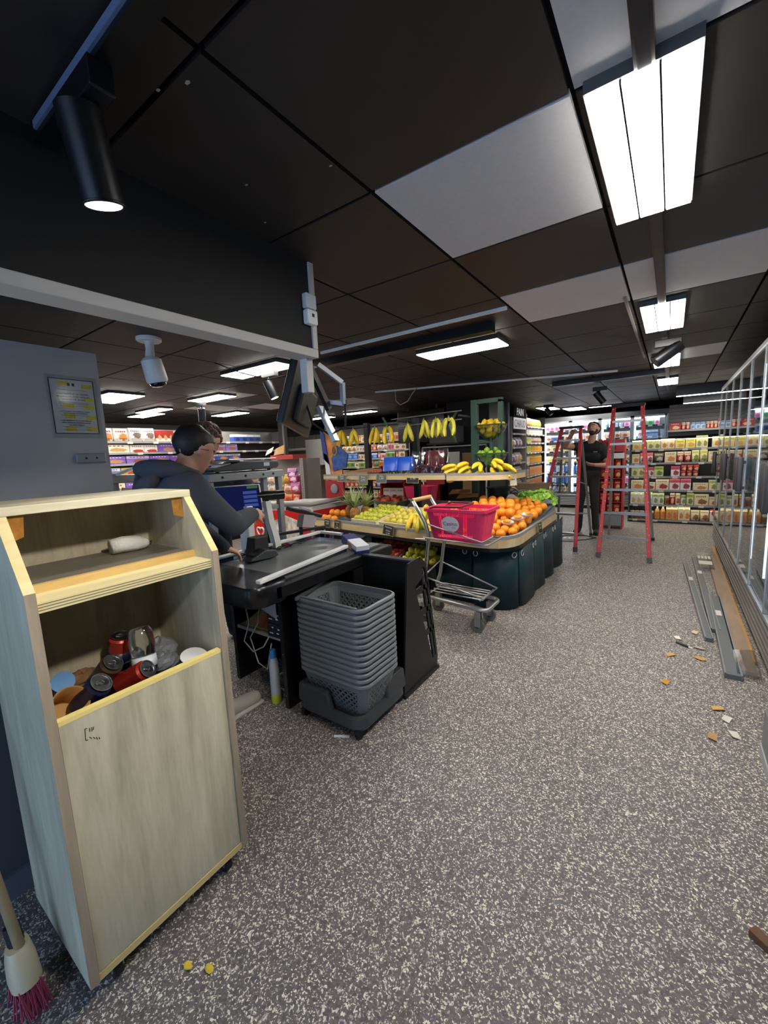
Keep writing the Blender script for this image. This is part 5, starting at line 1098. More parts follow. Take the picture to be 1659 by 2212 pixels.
sets = [[('bottle', f2, .1, .17, 'white milk bottle'), ('bottle', f6, .09, .17, 'cream milk bottle')], [('bottle', f1, .085, .24, 'blue water bottle'), ('carton', f2, .09, .22, 'white milk carton'), ('carton', f7, .085, .2, 'pale violet carton')], [('bottle', f1, .08, .2, 'small blue bottle'), ('tub', f2, .1, .12, 'white yoghurt tub'), ('carton', f2, .085, .19, 'tall white carton')], [('tub', f4, .1, .11, 'yellow dessert tub'), ('box', f4, .12, .14, 'yellow dairy box'), ('tub', f6, .09, .12, 'cream tub')], [('box', f3, .15, .12, 'sliced ham pack'), ('box', f6, .14, .15, 'cream snack pack'), ('box', f4, .11, .13, 'cheese pack')], [('box', f3, .14, .13, 'meat pack'), ('box', f2, .15, .14, 'white fish pack'), ('box', f1, .13, .12, 'blue fish pack')], [('box', f5, .13, .13, 'green salad pack'), ('tub', f2, .1, .13, 'white tub'), ('box', f7, .1, .14, 'pink pack')]]
for i, z in enumerate(ZF):
    it = []; u = 0
    while u < 2.2:
        s_ = sets[i][rr.randrange(3) % len(sets[i])]; n_ = rr.randint(1, 3); it.append((s_[0], s_[1], s_[2], s_[3], n_, s_[4])); u += s_[2]*n_+.004
    row((-2.5, 10.4), '-y', z, it, nth(i)+' lowest' if i else 'lowest', U, stop=2.36)
# ---------------- red crisps display
t = wthing('crisps_display', 'red metal crisps rack behind the tall ladder', 'display stand', (-.82, 8.0, 0)); RDM = mat('display_red', 'c22a26', .4)
for x in (-1.02, -.66): MB().box(x, x+.025, 7.85, 8.15, .0, 1.52).build('upright', RDM, t)
MB().box(-1.02, -.635, 7.84, 7.86, 1.30, 1.50).build('header', RDM, t); MB().box(-.9, -.76, 7.835, 7.84, 1.34, 1.46).build('header_logo', mat('logo_dark_red', '7a1a18', .5), t); MB().box(-1.02, -.635, 7.84, 7.85, 1.19, 1.28).build('white_strip', WHITE, t)
MB().box(-1.0, -.655, 7.86, 8.14, .04, .06).build('base', RDM, t); MB().box(-1.0, -.655, 8.13, 8.15, .04, 1.5).build('back_panel', STD, t)
MB().box(-1.0, -.65, 7.84, 7.86, .06, .24).build('base_front', mat('grey_front', '8d8f91', .5), t)
cr = pm('crisps', 'a3241c', 'c8281f', 'e0b060', 'f2d9a0'); ZC = [.26, .46, .66, .86, 1.03]
for z in ZC: MB().box(-.99, -.66, 7.86, 8.13, z-.012, z-.001).build('shelf_board', RDM, t)
for i, z in enumerate(ZC): row((-.99, 7.87), '-y', z, [('pouch', cr, .105, .16, 3, 'red crisps bag')], nth(i)+' lowest' if i else 'lowest', 'red crisps rack', dep=.1)
# ---------------- bread and juice shelves on the left of the rear aisle (facing +x)
JB = wthing('pillar', 'black pillar cladding behind the fruit island', 'pillar', (-2.75, 7.2, 0))
MB().box(-3.3, -2.52, 6.75, 7.68, 0, CEIL).build('cladding', mat('pillar_black', '0c0c0d', .6), JB); MB().box(-2.53, -2.49, 7.66, 7.72, 0, CEIL).build('steel_edge', STEEL, JB)
CSH = mat('crate_grey_pale', 'b6b2aa', .5)
shelving('bread_shelving', 'bread shelving under the hot bread sign', '+x', -2.46, 7.76, .92, [.62, .88, 1.16, 1.46, 1.72], .42, 2.02, CSH, boards=CSH, tick=.5)
t = thing('bread_sign', 'black and white hot bread sign over the bread shelves', 'sign', (-2.44, 8.1, 1.80))
MB().box(-.01, 0, -.3, .5, .0, .21).build('lower_board', WHITE, t); MB().box(-.01, 0, -.3, .5, .22, .42).build('upper_board', mat('sign_dark', '161616', .95, spec=.1), t)
lettering('CHAUD', .20, mat('sign_black', '1a1a1a', .5), t, frame((.002, .1, .035), (0, 1, 0), (0, 0, 1))); lettering('PAIN', .20, WHITE, t, frame((.002, .1, .255), (0, 1, 0), (0, 0, 1)))
bd1 = pm('bread_bag', 'c99a5e', 'dcd6e6', 'a8743c', '5a3a8a'); bd2 = pm('bread_violet', '7a6ab8', 'd8d2e6', 'c9a070', '3a2a6a'); bd3 = pm('bread_cream', 'dcc59a', 'e9e2d2', 'b08650', '6a4a2a')
for i, z in enumerate([.62, .88, 1.16, 1.46]): row((-2.49, 7.79), '+x', z, [('pouch', (bd1, bd3, bd2, bd3)[i], .2, .17, 2, 'bread bag'), ('pouch', (bd3, bd1, bd3, bd2)[i], .2, .19, 2, 'soft bread bag')], nth(i)+' lowest' if i else 'lowest', 'bread shelving', dep=.16)
shelving('juice_shelving', 'juice shelving in the corner beside the door fridge', '+x', -2.46, 8.70, 1.5, [.62, .84, 1.10, 1.34, 1.54, 1.72, 1.88], .42, 2.12, STD, boards=STD, tick=.3)
ju = pm('juice_yellow', 'eab238', 'f0e2a8', 'd99020', '7a6a1a', tz=.75); jo = pm('juice_orange', 'e8953a', 'f0d9b0', 'd0701c', '7a4a1a', tz=.7); jg = pm('juice_green', 'c6c94a', 'e2e6b0', '8aa02a', '4a5a1a'); jw = pm('juice_white', 'e6e0d2', 'b9c6d6', 'd0a060', '5a6a8a')
jset = [[('carton', ju, .085, .18, 4, 'yellow juice carton'), ('carton', jo, .085, .18, 12, 'orange juice carton')], [('bottle', jw, .08, .2, 4, 'white bottle'), ('carton', jo, .08, .22, 13, 'pale orange carton')], [('carton', jw, .08, .2, 4, 'white juice carton'), ('bottle', ju, .08, .2, 13, 'yellow juice bottle')], [('carton', jg, .085, .17, 5, 'green juice carton'), ('bottle', ju, .08, .17, 12, 'tall yellow juice bottle')], [('carton', jg, .09, .15, 5, 'lime juice carton'), ('pouch', f3, .11, .14, 9, 'pink snack pouch')], [('box', jw, .1, .12, 14, 'cream tea box')], [('pouch', jo, .13, .18, 4, 'brown rice bag'), ('pouch', jg, .11, .17, 7, 'green grain bag')]]
for i, z in enumerate([.62, .84, 1.10, 1.34, 1.54, 1.72, 1.88]): row((-2.49, 8.73), '+x', z, jset[i], nth(i)+' lowest' if i else 'lowest', 'juice shelving', dep=.1, stop=1.43)
# ================================================================== glass-door fridge on the right
RF = wthing('glass_fridge', 'long row of glass-door fridges along the right of the aisle', 'fridge', (.85, 4.8, 0)); FX = .5
MB().box(.55, 1.28, 2.66, 7.05, .0, .10).build('plinth', STD, RF); MB().box(1.24, 1.28, 2.66, 7.05, .1, 2.07).build('back_panel', mat('fridge_back', '3d4247', .4), RF)
MB().box(.5, 1.28, 2.66, 7.05, 2.06, 2.09).build('top_panel', mat('fridge_top', '2b2d2f', .4), RF)
for y in (2.66, 7.03): MB().box(.52, 1.26, y, y+.02, .1, 2.06).build('end_pane', sheet_glass('fridge_pane', 'ffffff', .05), RF)
MB().box(.54, 1.24, 2.68, 7.03, .30, .34).build('inner_floor', mat('fridge_floor', '777b7f', .4), RF)
for k in range(5): MB().box(.505-.0, .54, 2.66, 7.05, .105+k*.042, .130+k*.042).build('louver', mat('louver_steel', 'b5b4b0', .3, .8), RF)
MB().box(.54, .55, 2.66, 7.05, .10, .34).build('grille_back', STD, RF)
for i, z in enumerate((.68, .98, 1.28, 1.58)): MB().box(.74, 1.24, 2.68, 7.03, z-.015, z).build('shelf_board', mat('fridge_shelf', '8a9096', .3, .3), RF)
YD = [2.66+.6271*k for k in range(8)]
for k in range(7):
    y0, y1 = YD[k], YD[k+1]
    d = MB().box(FX, FX+.007, y0, y0+.006, .33, 2.06).build('door', mat('door_edge', '9a9995', .45, .3), RF); MB().box(FX, FX+.007, y1-.006, y1, .33, 2.06).build('stile', MATS['door_edge'], d)
    MB().box(FX, FX+.03, y0+.010, y1-.010, .33, .35).build('rail', ALU, d); MB().box(FX, FX+.03, y0+.010, y1-.010, 2.045, 2.06).build('rail', ALU, d)
    MB().box(FX+.008, FX+.012, y0+.010, y1-.010, .35, 2.045).build('pane', sheet_glass('door_pane', 'e9eef0', .10, .012), d)
    hy = y0+.08 if k % 2 else y1-.08
    MB().loft([rrect(.036, .06, .014, 3, .99, FX-.032, hy), rrect(.042, .066, .014, 3, 1.0, FX-.032, hy), rrect(.042, .066, .014, 3, 1.26, FX-.032, hy), rrect(.036, .06, .014, 3, 1.27, FX-.032, hy)], cap0=True, cap1=True).build('handle', mat('handle_charcoal', '4c4b4d', .4, .4), d, smooth=40)
    for z in (1.02, 1.23): MB().box(FX-.018, FX+.002, hy-.015, hy+.015, z-.012, z+.012).build('handle_mount', DGREY, d)
    if k < 3: MB().box(FX+.075, FX+.088, y1-.04, y1-.028, .42, 2.0).build('led_strip', glow('fridge_led_blue', 'cfe4ff', 7), RF)
for k in range(7):
    for i, z in enumerate((.34, .68, .98, 1.28, 1.58)):
        if (k+i) % 3 == 0: continue
        row((.86, YD[k]+.06), '+x', z, [('carton', (f2, f1, f6, f5, f4)[(k+i) % 5], .1, .2, 2+(k+i) % 3, ('white carton', 'blue carton', 'cream carton', 'green carton', 'yellow carton')[(k+i) % 5])], nth(i)+' lowest' if i else 'lowest', f'{nth(k)} glass-door fridge bay')
o = None
for o in [o for o in col.objects if 'glass-door fridge bay' in o.get('label', '')]: o.rotation_euler = (0, 0, -PI/2)
t = wthing('low_grey_panel', 'low grey panel at the right edge next to the fridge', 'panel', (.6, 1.9, 0)); MB().box(.385, .9, 1.3, 2.34, 0, .05).build('foot', mat('panel_light', 'a7a8aa', .5), t); MB().box(.39, .9, 1.32, 2.33, .05, .22).build('board', mat('panel_grey', '76787b', .5), t)
t = wthing('scrap_bracket', 'brown and black bracket lying at the right edge of the floor', 'bracket', (.32, 1.36, 0)); MB().bar((.25, 1.40, .012), (.34, 1.33, .012), .03, .022).build('wood_end', mat('bracket_brown', '6a4a30', .7), t); MB().bar((.30, 1.37, .03), (.42, 1.26, .03), .05, .05).build('block', RUBBER, t)
# ================================================================== ladders
LR = mat('ladder_red', 'b5262c', .45, var=.08, scale=30); LAL = mat('ladder_alu', 'a7a8a6', .38, .8)
def ladder(name_l, FL, FR_, TL, TR_, BL, BR, n, top, spl):
    t = wthing('step_ladder', name_l, 'ladder', ((FL[0]+FR_[0])/2, (FL[1]+BL[1])/2, 0)); FL, FR_, TL, TR_, BL, BR = (Vector(p) for p in (FL, FR_, TL, TR_, BL, BR))
    for a, b in ((FL, TL), (FR_, TR_)):
        r_ = MB().bar(a, b, .045, .028, up=(0, 1, 0)).build('front_rail', LR, t, bevel=.004); d = (b-a).normalized(); MB().bar(a-d*.0, a+d*.06, .056, .04, up=(0, 1, 0)).build('foot', DGREY, r_)
        sp_ = MB(); rr = random.Random(len(name_l))
        for k in range(18):
            q = a.lerp(b, rr.random()); sp_.ball(q+Vector((rr.uniform(-.018, .018), -.0235, 0)), rr.uniform(.002, .006), 6, 4, (1, .2, 1.4))
        if spl: o = sp_.build('paint_splashes', mat('paint_spot', 'd9cfc8', .8), r_); o['kind'] = 'stuff'
    for a, b in ((BL, TL+Vector((0, .05, -.12))), (BR, TR_+Vector((0, .05, -.12)))):
        r_ = MB().bar(a, b, .032, .024, up=(0, 1, 0)).build('rear_rail', LAL, t); d = (b-a).normalized(); MB().bar(a, a+d*.05, .044, .036, up=(0, 1, 0)).build('foot', DGREY, r_)
    for k in range(n):
        q = (k+.9)/(n+.6); a, b = FL.lerp(TL, q), FR_.lerp(TR_, q); MB().bar(a, b, .05, .028, up=(0, 0, 1)).build('rung', LAL, t)
    a, b = BL.lerp(TL, .22), BR.lerp(TR_, .22); MB().bar(a, b, .022, .022).build('rear_brace', LAL, t)
    MB().box(TL.x-.03, TR_.x+.03, TL.y-.06, TL.y+.1, TL.z-.01, TL.z+.02).build('top_platform', RUBBER, t, bevel=.004)
    for a, b in ((FL, BL), (FR_, BR)):
        pa = a.lerp(TL if a is FL else TR_, .55); pb = b.lerp(TL if a is FL else TR_, .5); MB().bar(pa, pb, .006, .016).build('stay', LAL, t)
    return t
ladder('tall paint-spotted red step ladder in the middle of the rear aisle', (-.72, 5.76, .0), (-.16, 5.70, .0), (-.655, 6.38, 1.92), (-.335, 6.38, 1.92), (-.74, 7.04, 0), (-.17, 7.08, 0), 6, 1.92, True)
ladder('shorter red step ladder the man holds, beside the fruit island', (-1.585, 5.96, .0), (-1.02, 5.93, .0), (-1.335, 6.54, 1.69), (-1.085, 6.54, 1.69), (-1.5, 7.1, 0), (-1.0, 7.14, 0), 6, 1.69, False)
# ================================================================== grey plastic trolley and boxes
GT = mat('trolley_grey', '9fa5a0', .5); t = wthing('plastic_trolley', 'deep grey plastic trolley beside the lettuce', 'trolley', (-1.43, 5.45, 0))
o1 = rrect(.46, .34, .05, 3, .86, -1.42, 5.45); o0 = rrect(.40, .28, .05, 3, .50, -1.42, 5.45)
MB().loft([o0, o1], cap0=True).build('upper_tub', GT, t, solid=.006); MB().tube(o1, .014, 8, closed=True).build('rim', mat('trolley_rim', '73797a', .5), t, smooth=True)
hs = MB()
for i in range(9):
    for j in range(9): hs.box(-1.42+.20+.0001+j*.0026+.0028, -1.42+.2016+j*.0026+.0028, 5.35+i*.022, 5.362+i*.022, .56+j*.03, .575+j*.03)
o = hs.build('vent_slots', mat('slot_dark', '3a3e3c', .7), t); o['kind'] = 'stuff'
MB().loft([rrect(.38, .3, .05, 3, .14, -1.42, 5.45), rrect(.44, .34, .05, 3, .34, -1.42, 5.45)], cap0=True).build('lower_tub', GT, t, solid=.006)
for x, y in ((-1.6, 5.32), (-1.24, 5.32), (-1.6, 5.58), (-1.24, 5.58)): MB().cyl((x, y, .1), (x, y, .86), .012, n=8).build('post', LAL, t)
for x, y in ((-1.6, 5.32), (-1.24, 5.32), (-1.6, 5.58), (-1.24, 5.58)): MB().cyl((x-.014, y, .05), (x+.014, y, .05), .05, n=16).build('castor', RUBBER, t, smooth=40)
MB().tube(arc_path([(-1.72, 5.30, .80), (-1.78, 5.15, .93), (-1.60, 5.12, .95), (-1.56, 5.28, .84)], .06, 4), .013, 8).build('handle', CHROME, t, smooth=True)
for k, (x, y, z, w_, d_, h_, lab) in enumerate(((-1.50, 5.95, 0, .30, .3, .80, 'tall upright brown carton behind the grey trolley'), (-1.95, 5.7, .62, .4, .3, .2, 'dark open crate of bread rolls behind the lettuce'), (-1.62, 6.02, .80, .42, .25, .13, 'flat brown cardboard box resting behind the grey trolley'))):
    if k == 1:
        t = thing('bread_crate', lab, 'crate', (x, y, .0)); MB().box(-w_/2, w_/2, -d_/2, d_/2, 0, .84).build('stand', STD, t, bevel=.01)
        for q in range(6): MB().ball((-.14+.055*q, -.08+.05*(q % 2), .86), .045, 8, 6, (1, .8, .6)).build('roll', mat('roll_brown', '8d7a66', .8), t, smooth=True)
    else:
        t = thing('cardboard_box', lab, 'box', (x, y, z)); MB().box(-w_/2, w_/2, -d_/2, d_/2, 0, h_).build('carton', mat('carton_brown', '8a6f50', .8, var=.1), t); MB().box(-.02, .02, -d_/2-.001, d_/2+.001, h_-.002, h_+.001).build('tape', mat('tape_tan', '9a8260', .4), t)
# ================================================================== things on the floor
WPL = wood('vinyl_plank', '8a7562', 'a89078', 'y', .5); AGP = mat('profile_grey', '6a6d70', .4, .4); WRAP = sheet_glass('wrap_film', 'f2f2f2', .10, .12)
for k, (x0, y0, x1, y1, w_, h_, m_, lab, nm) in enumerate((
    (.435, 3.12, .455, 6.25, .09, .03, WPL, 'long brown wood-look board along the fridge, wider one', 'floor_board'), (.485, 3.3, .505, 6.85, .03, .022, wood('pine_strip', 'b9803e', 'd09a55', 'y'), 'narrow orange pine strip against the fridge base', 'pine_strip'),
    (.36, 3.03, .37, 4.6, .085, .03, AGP, 'nearest grey metal profile wrapped in film on the floor', 'metal_profile'), (.275, 3.55, .19, 5.75, .05, .03, AGP, 'outermost grey metal profile lying askew in the aisle', 'metal_profile'), (.325, 3.75, .29, 6.1, .06, .028, AGP, 'middle grey metal profile between the outer one and the boards', 'metal_profile'))):
    a, b = Vector((x0, y0, h_/2)), Vector((x1, y1, h_/2)); t = wthing(nm, lab, 'profile' if 'metal' in nm else 'board', ((x0+x1)/2, (y0+y1)/2, 0))
    MB().bar(a, b, w_, h_).build('board' if 'metal' not in nm else 'web', m_, t)
    if 'metal' in nm:
        d = (b-a).normalized(); s_ = Vector((d.y, -d.x, 0))
        for q in (-1, 1): MB().bar(a+s_*q*(w_/2-.004)+Vector((0, 0, .008)), b+s_*q*(w_/2-.004)+Vector((0, 0, .008)), .008, h_*.9).build('flange', mat('profile_light', '8d9093', .35, .5), t)
        c = a.lerp(b, .7); MB().box(c.x-.018, c.x+.018, c.y-.06, c.y+.06, h_+.001, h_+.002).build('sticker', TAGW, t)
t = wthing('film_pack', 'clear film pack with white labels lying on the boards', 'packet', (.37, 6.0, .03)); MB().box(.30, .44, 5.55, 6.35, .032, .045).build('film', WRAP, t)
for k in range(4): MB().box(.31+.032*k, .332+.032*k, 5.98, 6.12, .046, .047).build('label', TAGW, t)
MB().box(.31, .43, 5.7, 5.86, .046, .047).build('label', TAGW, t)
t = wthing('wrapped_board_end', 'film-wrapped end of the brown board nearest the camera', 'film', (.42, 3.2, .03)); MB().panel((.38, 3.06, .034), (.49, 3.06, .036), (.50, 3.45, .04), (.385, 3.4, .038), 4, 6).build('film', WRAP, t, solid=.002)
SCR = ((.09, 3.52, 'f0e6d2', 'white'), (.05, 3.2, 'd3a35c', 'tan'), (.21, 3.23, 'c79a52', 'tan'), (.20, 3.68, 'd8c9a0', 'cream'), (.03, 2.8, 'c9963f', 'ochre'), (.26, 2.64, 'd0a560', 'tan'), (.22, 2.36, 'b08a54', 'brown'), (.31, 2.42, 'd8d2c2', 'white'), (.29, 2.55, 'dcd6c8', 'white'), (.22, 3.4, 'b9a890', 'grey'))
import itertools
SW = ['beyond the marker pen', 'left of the torn tan pair', 'near the end of the grey profiles', 'just short of the outermost profile', 'alone in the middle of the aisle', 'beside the bright patch of floor', 'nearest the camera on the right', 'nearest the fridge corner', 'touching the tan torn scrap', 'right of the pen']
for k, (x, y, c, n_) in enumerate(SCR):
    rr = random.Random(k); t = tag(MB().panel((-.03, -.012, .002), (.025, -.02, .006), (.035, .014, .004), (-.02, .02, .008), 3, 2).build('paper_scrap', mat('scrap_'+c, c, .8), solid=.002), f'torn {n_} paper scrap {SW[k]}', 'paper', 'torn paper scraps on the aisle floor'); t.location = (x, y, 0.002); t.rotation_euler = (0, 0, rr.uniform(0, 6))
t = wthing('marker_pen', 'dark marker pen with pale ends lying on the floor', 'pen', (.12, 3.4, 0)); MB().cyl((.085, 3.43, .008), (.155, 3.38, .008), .008, n=10).build('barrel', DGREY, t, smooth=40); MB().cyl((.155, 3.38, .008), (.178, 3.363, .008), .006, n=8).build('cap', WHITE, t)
tag(MB().bar((-1.36, 1.40, .004), (-1.29, 1.44, .004), .012, .006).build('paper_strip', WHITE), 'short white paper strip on the floor before the dolly', 'paper')
for k, (x, y) in enumerate(((-1.07, .45), (-1.01, .48))):
    crumple('leaf_bit', ['left', 'right'][k]+' yellow leaf bit on the floor near the bin', 'leaf', (x, y, .006), .014, mat('leaf_yellow', 'd9b930', .7), (1, .7, .4), k+40, 8)
# ================================================================== left part of the shop
bis = -6.5
ZB = [.12, .45, .78, 1.03, 1.28, 1.46, 1.62, 1.78]
shelving('biscuit_shelving', 'biscuit shelving against the far left, behind the tills', '+x', bis, 2.0, 3.9, ZB, .45, 1.99, mat('shelf_back_pale', '8b8784', .6), boards=mat('shelf_brown_grey', '6a6562', .5), tick=.36, sides=True)
bn = pm('hazel_cream', 'e9e2d4', 'efe9dc', 'c9803a', 'b02a20', tz=.6); bk = pm('white_pouch', 'eee9e0', 'e6e2da', '6a5548', '303030', tz=.62, cz=.45); bs = pm('slim_red', 'eadfcf', 'a3322a', 'c9a070', '7a2a22', tz=.3); by = pm('yellow_navy', 'e6c93a', 'f0d850', '3a3f6a', '20264a'); bo = pm('blue_navy', '2a4aa0', 'dfe6f0', '1f2a50', 'ffffff')
bw = pm('cream_tan', 'ece2d0', 'e9dcc0', 'c99a5a', '5a5a30'); br_ = pm('red_white', 'efe6dd', 'd9d0c8', 'c23a2e', '902a20', cz=.1, rad=.3); bv = pm('violet_tan', '7a5ab0', '8a6ac0', 'c08a5a', 'efe9f6'); bv2 = pm('violet_pale', '8a70bc', 'cfc4e2', '9a5a3a', '503a80'); bl = pm('blue_tan', '3a56b8', 'dfe6f2', 'd98a4a', '20307a'); bor = pm('orange_biscuit', 'e2a04a', 'e6c860', 'c2502a', '903a1a'); bpl = pm('pale_blue', 'd2dde2', '9ab6cc', 'e0c04a', '40608a')
U = 'biscuit shelving'
Y_ = 2.5
row((bis-.03, Y_), '+x', 1.78, [('pouch', bn, .2, .19, 2, 'tall biscuit pouch'), ('pouch', bk, .19, .2, 2, 'white and red pouch'), ('box', bs, .09, .17, 3, 'slim red box'), ('box', bn, .27, .155, 1, 'wide biscuit box'), ('box', by, .27, .16, 1, 'yellow box'), ('gap', None, .55, 0, 0, ''), ('box', bo, .15, .13, 4, 'blue biscuit box')], 'top', U)
for o in [o for o in col.objects if o.get('label', '').startswith(('first tall biscuit', 'second tall biscuit', 'first wide biscuit'))]: lettering('nutella', .20, mat('letter_red', 'b3261e', .5), o, frame((.03, -.53, .68), (1, 0, 0), (0, 0, 1)))
for o in [o for o in col.objects if o.get('label', '').startswith(('first white and red', 'second white and red'))]: lettering('kinder', .2, INK, o, frame((.0, -.53, .68), (1, 0, 0), (0, 0, 1)))
for o in [o for o in col.objects if o.get('label', '').startswith('first yellow box')]: lettering('OREO', .3, WHITE, o, frame((.0, -.505, .12), (1, 0, 0), (0, 0, 1)))
row((bis-.03, Y_), '+x', 1.62, [('box', bw, .38, .115, 1, 'wide cream biscuit box'), ('box', br_, .2, .11, 2, 'white red box'), ('box', bv, .29, .12, 2, 'striped violet box'), ('gap', None, .1, 0, 0, ''), ('box', bv2, .25, .11, 3, 'pale violet box')], 'second', U)
row((bis-.03, Y_), '+x', 1.46, [('box', bv, .31, .11, 1, 'violet cookie box'), ('box', bv2, .33, .11, 1, 'violet orange box'), ('box', bv, .31, .105, 2, 'violet cake box'), ('box', bl, .25, .1, 4, 'blue biscuit box')], 'third', U)
row((bis-.03, Y_), '+x', 1.28, [('box', bl, .22, .12, 1, 'blue cracker box'), ('box', bor, .28, .12, 1, 'orange cracker box'), ('box', bor, .3, .115, 2, 'long orange box'), ('box', bpl, .33, .13, 1, 'pale blue box'), ('box', br_, .24, .12, 4, 'white biscuit box')], 'fourth', U)
row((bis-.03, Y_), '+x', 1.03, [('box', (bw, bv, bor)[k % 3], .26, .15, 1, ('cream low box', 'violet low box', 'orange low box')[k % 3]) for k in range(11)], 'fifth', U)
row((bis-.03, Y_), '+x', .78, [('pouch', (f3, bor, br_)[k % 3], .25, .16, 1, ('pink packet', 'orange packet', 'white packet')[k % 3]) for k in range(11)], 'sixth', U)
t = wthing('dark_pillar', 'slim dark square pillar left of the hanging monitor', 'pillar', (-6.0, 5.2, 0)); MB().box(-6.35, -6.23, 5.55, 5.67, 0, CEIL).build('shaft', mat('pillar_dark', '2b2926', .6), t); MB().box(-6.23, -6.215, 5.55, 5.58, 0, CEIL).build('edge', mat('pillar_edge', '8d8780', .5), t)
# gondola end with snack bags
GPL = mat('gondola_grey', 'a8a49e', .55, var=.03)
t = wthing('snack_gondola', 'pale grey gondola end stacked with colourful snack bags', 'shelving', (-5.7, 5.3, 0))
MB().box(-6.45, -5.22, 5.42, 5.45, 0, 1.42).build('back_panel', GPL, t); MB().box(-5.24, -5.16, 5.0, 5.08, 0, 1.43).build('post', mat('post_grey', '8f8b86', .5), t); MB().box(-5.22, -5.19, 5.08, 5.45, .1, 1.42).build('end_panel', GPL, t)
MB().box(-6.45, -5.22, 5.02, 5.42, .60, .64).build('shelf_board', mat('shelf_pale_grey', 'b9b5ae', .5), t); MB().box(-6.45, -5.22, 5.2, 5.42, 0, .60).build('plinth', mat('plinth_brown', '45413c', .6), t)  # shelf board a paler grey than the gondola panels
hl = MB()
for k in range(34): hl.box(-5.205, -5.195, 4.9985, 5.0, .06+k*.04, .075+k*.04)
o = hl.build('slots', STD, t); o['kind'] = 'stuff'
rr = random.Random(5); cols_ = [('white', pm('sb_white', 'e6e0d4', 'd9d2c4', 'c9a07a', '807060')), ('orange', pm('sb_orange', 'd8703a', 'e08a4a', 'b03a20', 'ffe0c0')), ('yellow', pm('sb_yellow', 'd6a83a', 'dcc060', 'b0742a', '806020')), ('red', pm('sb_red', 'b83a30', 'c85a4a', 'e0b080', 'ffe0d0')), ('pale pink', pm('sb_pink', 'dcae9a', 'e2c0b0', 'c07a60', '905040'))]
for i in range(3):
    for k in range(5):
        cn, cm = cols_[(k*2+i*3) % 5] if k > 1 else cols_[0]
        o = obj('snack_bag', proto('pouch', cm), None, (-6.34+.21*k, 5.16, .641+i*.17), 0, (.20, .16, .168)); o.rotation_euler = (0, 0, rr.uniform(-.15, .15)); tag(o, f'{cn} snack bag, {nth(k)} from left in the {("lowest", "middle", "upper")[i]} layer of the grey gondola', 'bag', 'snack bags on the grey gondola')
for k, (c, z, x) in enumerate((('c2407a', 1.16, -5.40), ('e05a8a', 1.0, -5.36), ('8a4aa0', 1.24, -5.42))):
    o = obj('pink_bag', proto('pouch', pm('pk'+c, c, 'd98ac0', 'f0d0e0', '702a5a')), None, (x, 4.99, z-.15), .2, (.2, .1, .17)); tag(o, ['middle', 'lower', 'upper'][k]+' pink and violet sweets bag hooked on the gondola post', 'bag')
t = wthing('open_carton', 'torn open red and brown carton on top of the grey gondola', 'box', (-5.75, 5.3, 1.42)); MB().box(-6.1, -5.5, 5.1, 5.42, 1.421, 1.5).build('tray', mat('carton_red', 'b03a30', .6), t); MB().panel((-6.0, 5.1, 1.5), (-5.7, 5.08, 1.52), (-5.75, 5.15, 1.68), (-6.05, 5.2, 1.62), 2, 2).build('flap', CARD, t, solid=.008); MB().panel((-6.3, 5.15, 1.5), (-6.05, 5.1, 1.56), (-6.1, 5.2, 1.66), (-6.35, 5.25, 1.6), 2, 2).build('flap', mat('flap_white', 'd6cfc8', .6), t, solid=.008)
# wall units behind
t = wthing('wall_unit', 'beige wall panels with an empty white shelf and cupboard', 'shelving', (-7.6, 7.4, 0))
for k in range(3): MB().box(-9+.8*k, -8.22+.8*k, 7.7, 7.74, 0, 2.0).build('wall_panel', mat('beige_panel', '96918a', .6), t)
MB().box(-8.6, -7.3, 7.2, 7.7, 1.62, 1.68).build('shelf_board', mat('unit_white', 'c9c6c0', .5), t, bevel=.01); MB().box(-7.3, -6.75, 7.2, 7.7, 1.25, 1.86).build('cupboard', MATS['unit_white'], t, bevel=.005)
ZL = [.30, .52, .74, .96, 1.18, 1.36, 1.53, 1.72]
shelving('grocery_shelving', 'grocery shelving seen behind the fruit island', '-y', -6.65, 7.2, 2.3, ZL, .42, 2.12, mat('shelf_back_mid', '6f6b68', .6), boards=mat('shelf_mid', '7a7672', .5), tick=.4)
gp = [('red', pm('g_red', 'b8453a', 'd0a090', 'e0c8a0', '701a14')), ('blue', pm('g_blue', '3f68b8', 'dfe6f0', '78a0d8', '203a80')), ('pink', pm('g_pink', 'd98a9a', 'efd9dc', 'b04a60', '803040')), ('cream', pm('g_cream', 'e2d6c0', 'd0c0a0', 'a0683a', '60402a')), ('green', pm('g_green', '7a9a52', 'd9e0c0', '4a6a2a', '2a4a1a')), ('orange', pm('g_orange', 'd98a4a', 'ecd9b0', 'b0502a', '70301a')), ('white', pm('g_white', 'e2dfd9', 'c9c6c0', 'b87a6a', '505050'))]
rr = random.Random(31)
for i, z in enumerate(ZL):
    it = []; u = 0; last = None
    while u < 2.1:
        c = rr.choice([g for g in gp if g[0] != last]); last = c[0]; sh = rr.choice(['box', 'pouch', 'jar', 'box']); w_ = {'box': rr.uniform(.1, .16), 'pouch': .14, 'jar': .08}[sh]; n_ = rr.randint(1, 3); it.append((sh, c[1], w_, min(.15, rr.uniform(.1, .17)), n_, c[0]+' '+{'box': 'box', 'pouch': 'packet', 'jar': 'jar'}[sh])); u += w_*n_+.004
    row((-6.61, 7.22), '-y', z, it, nth(i)+' lowest' if i else 'lowest', 'grocery shelving', stop=2.2)
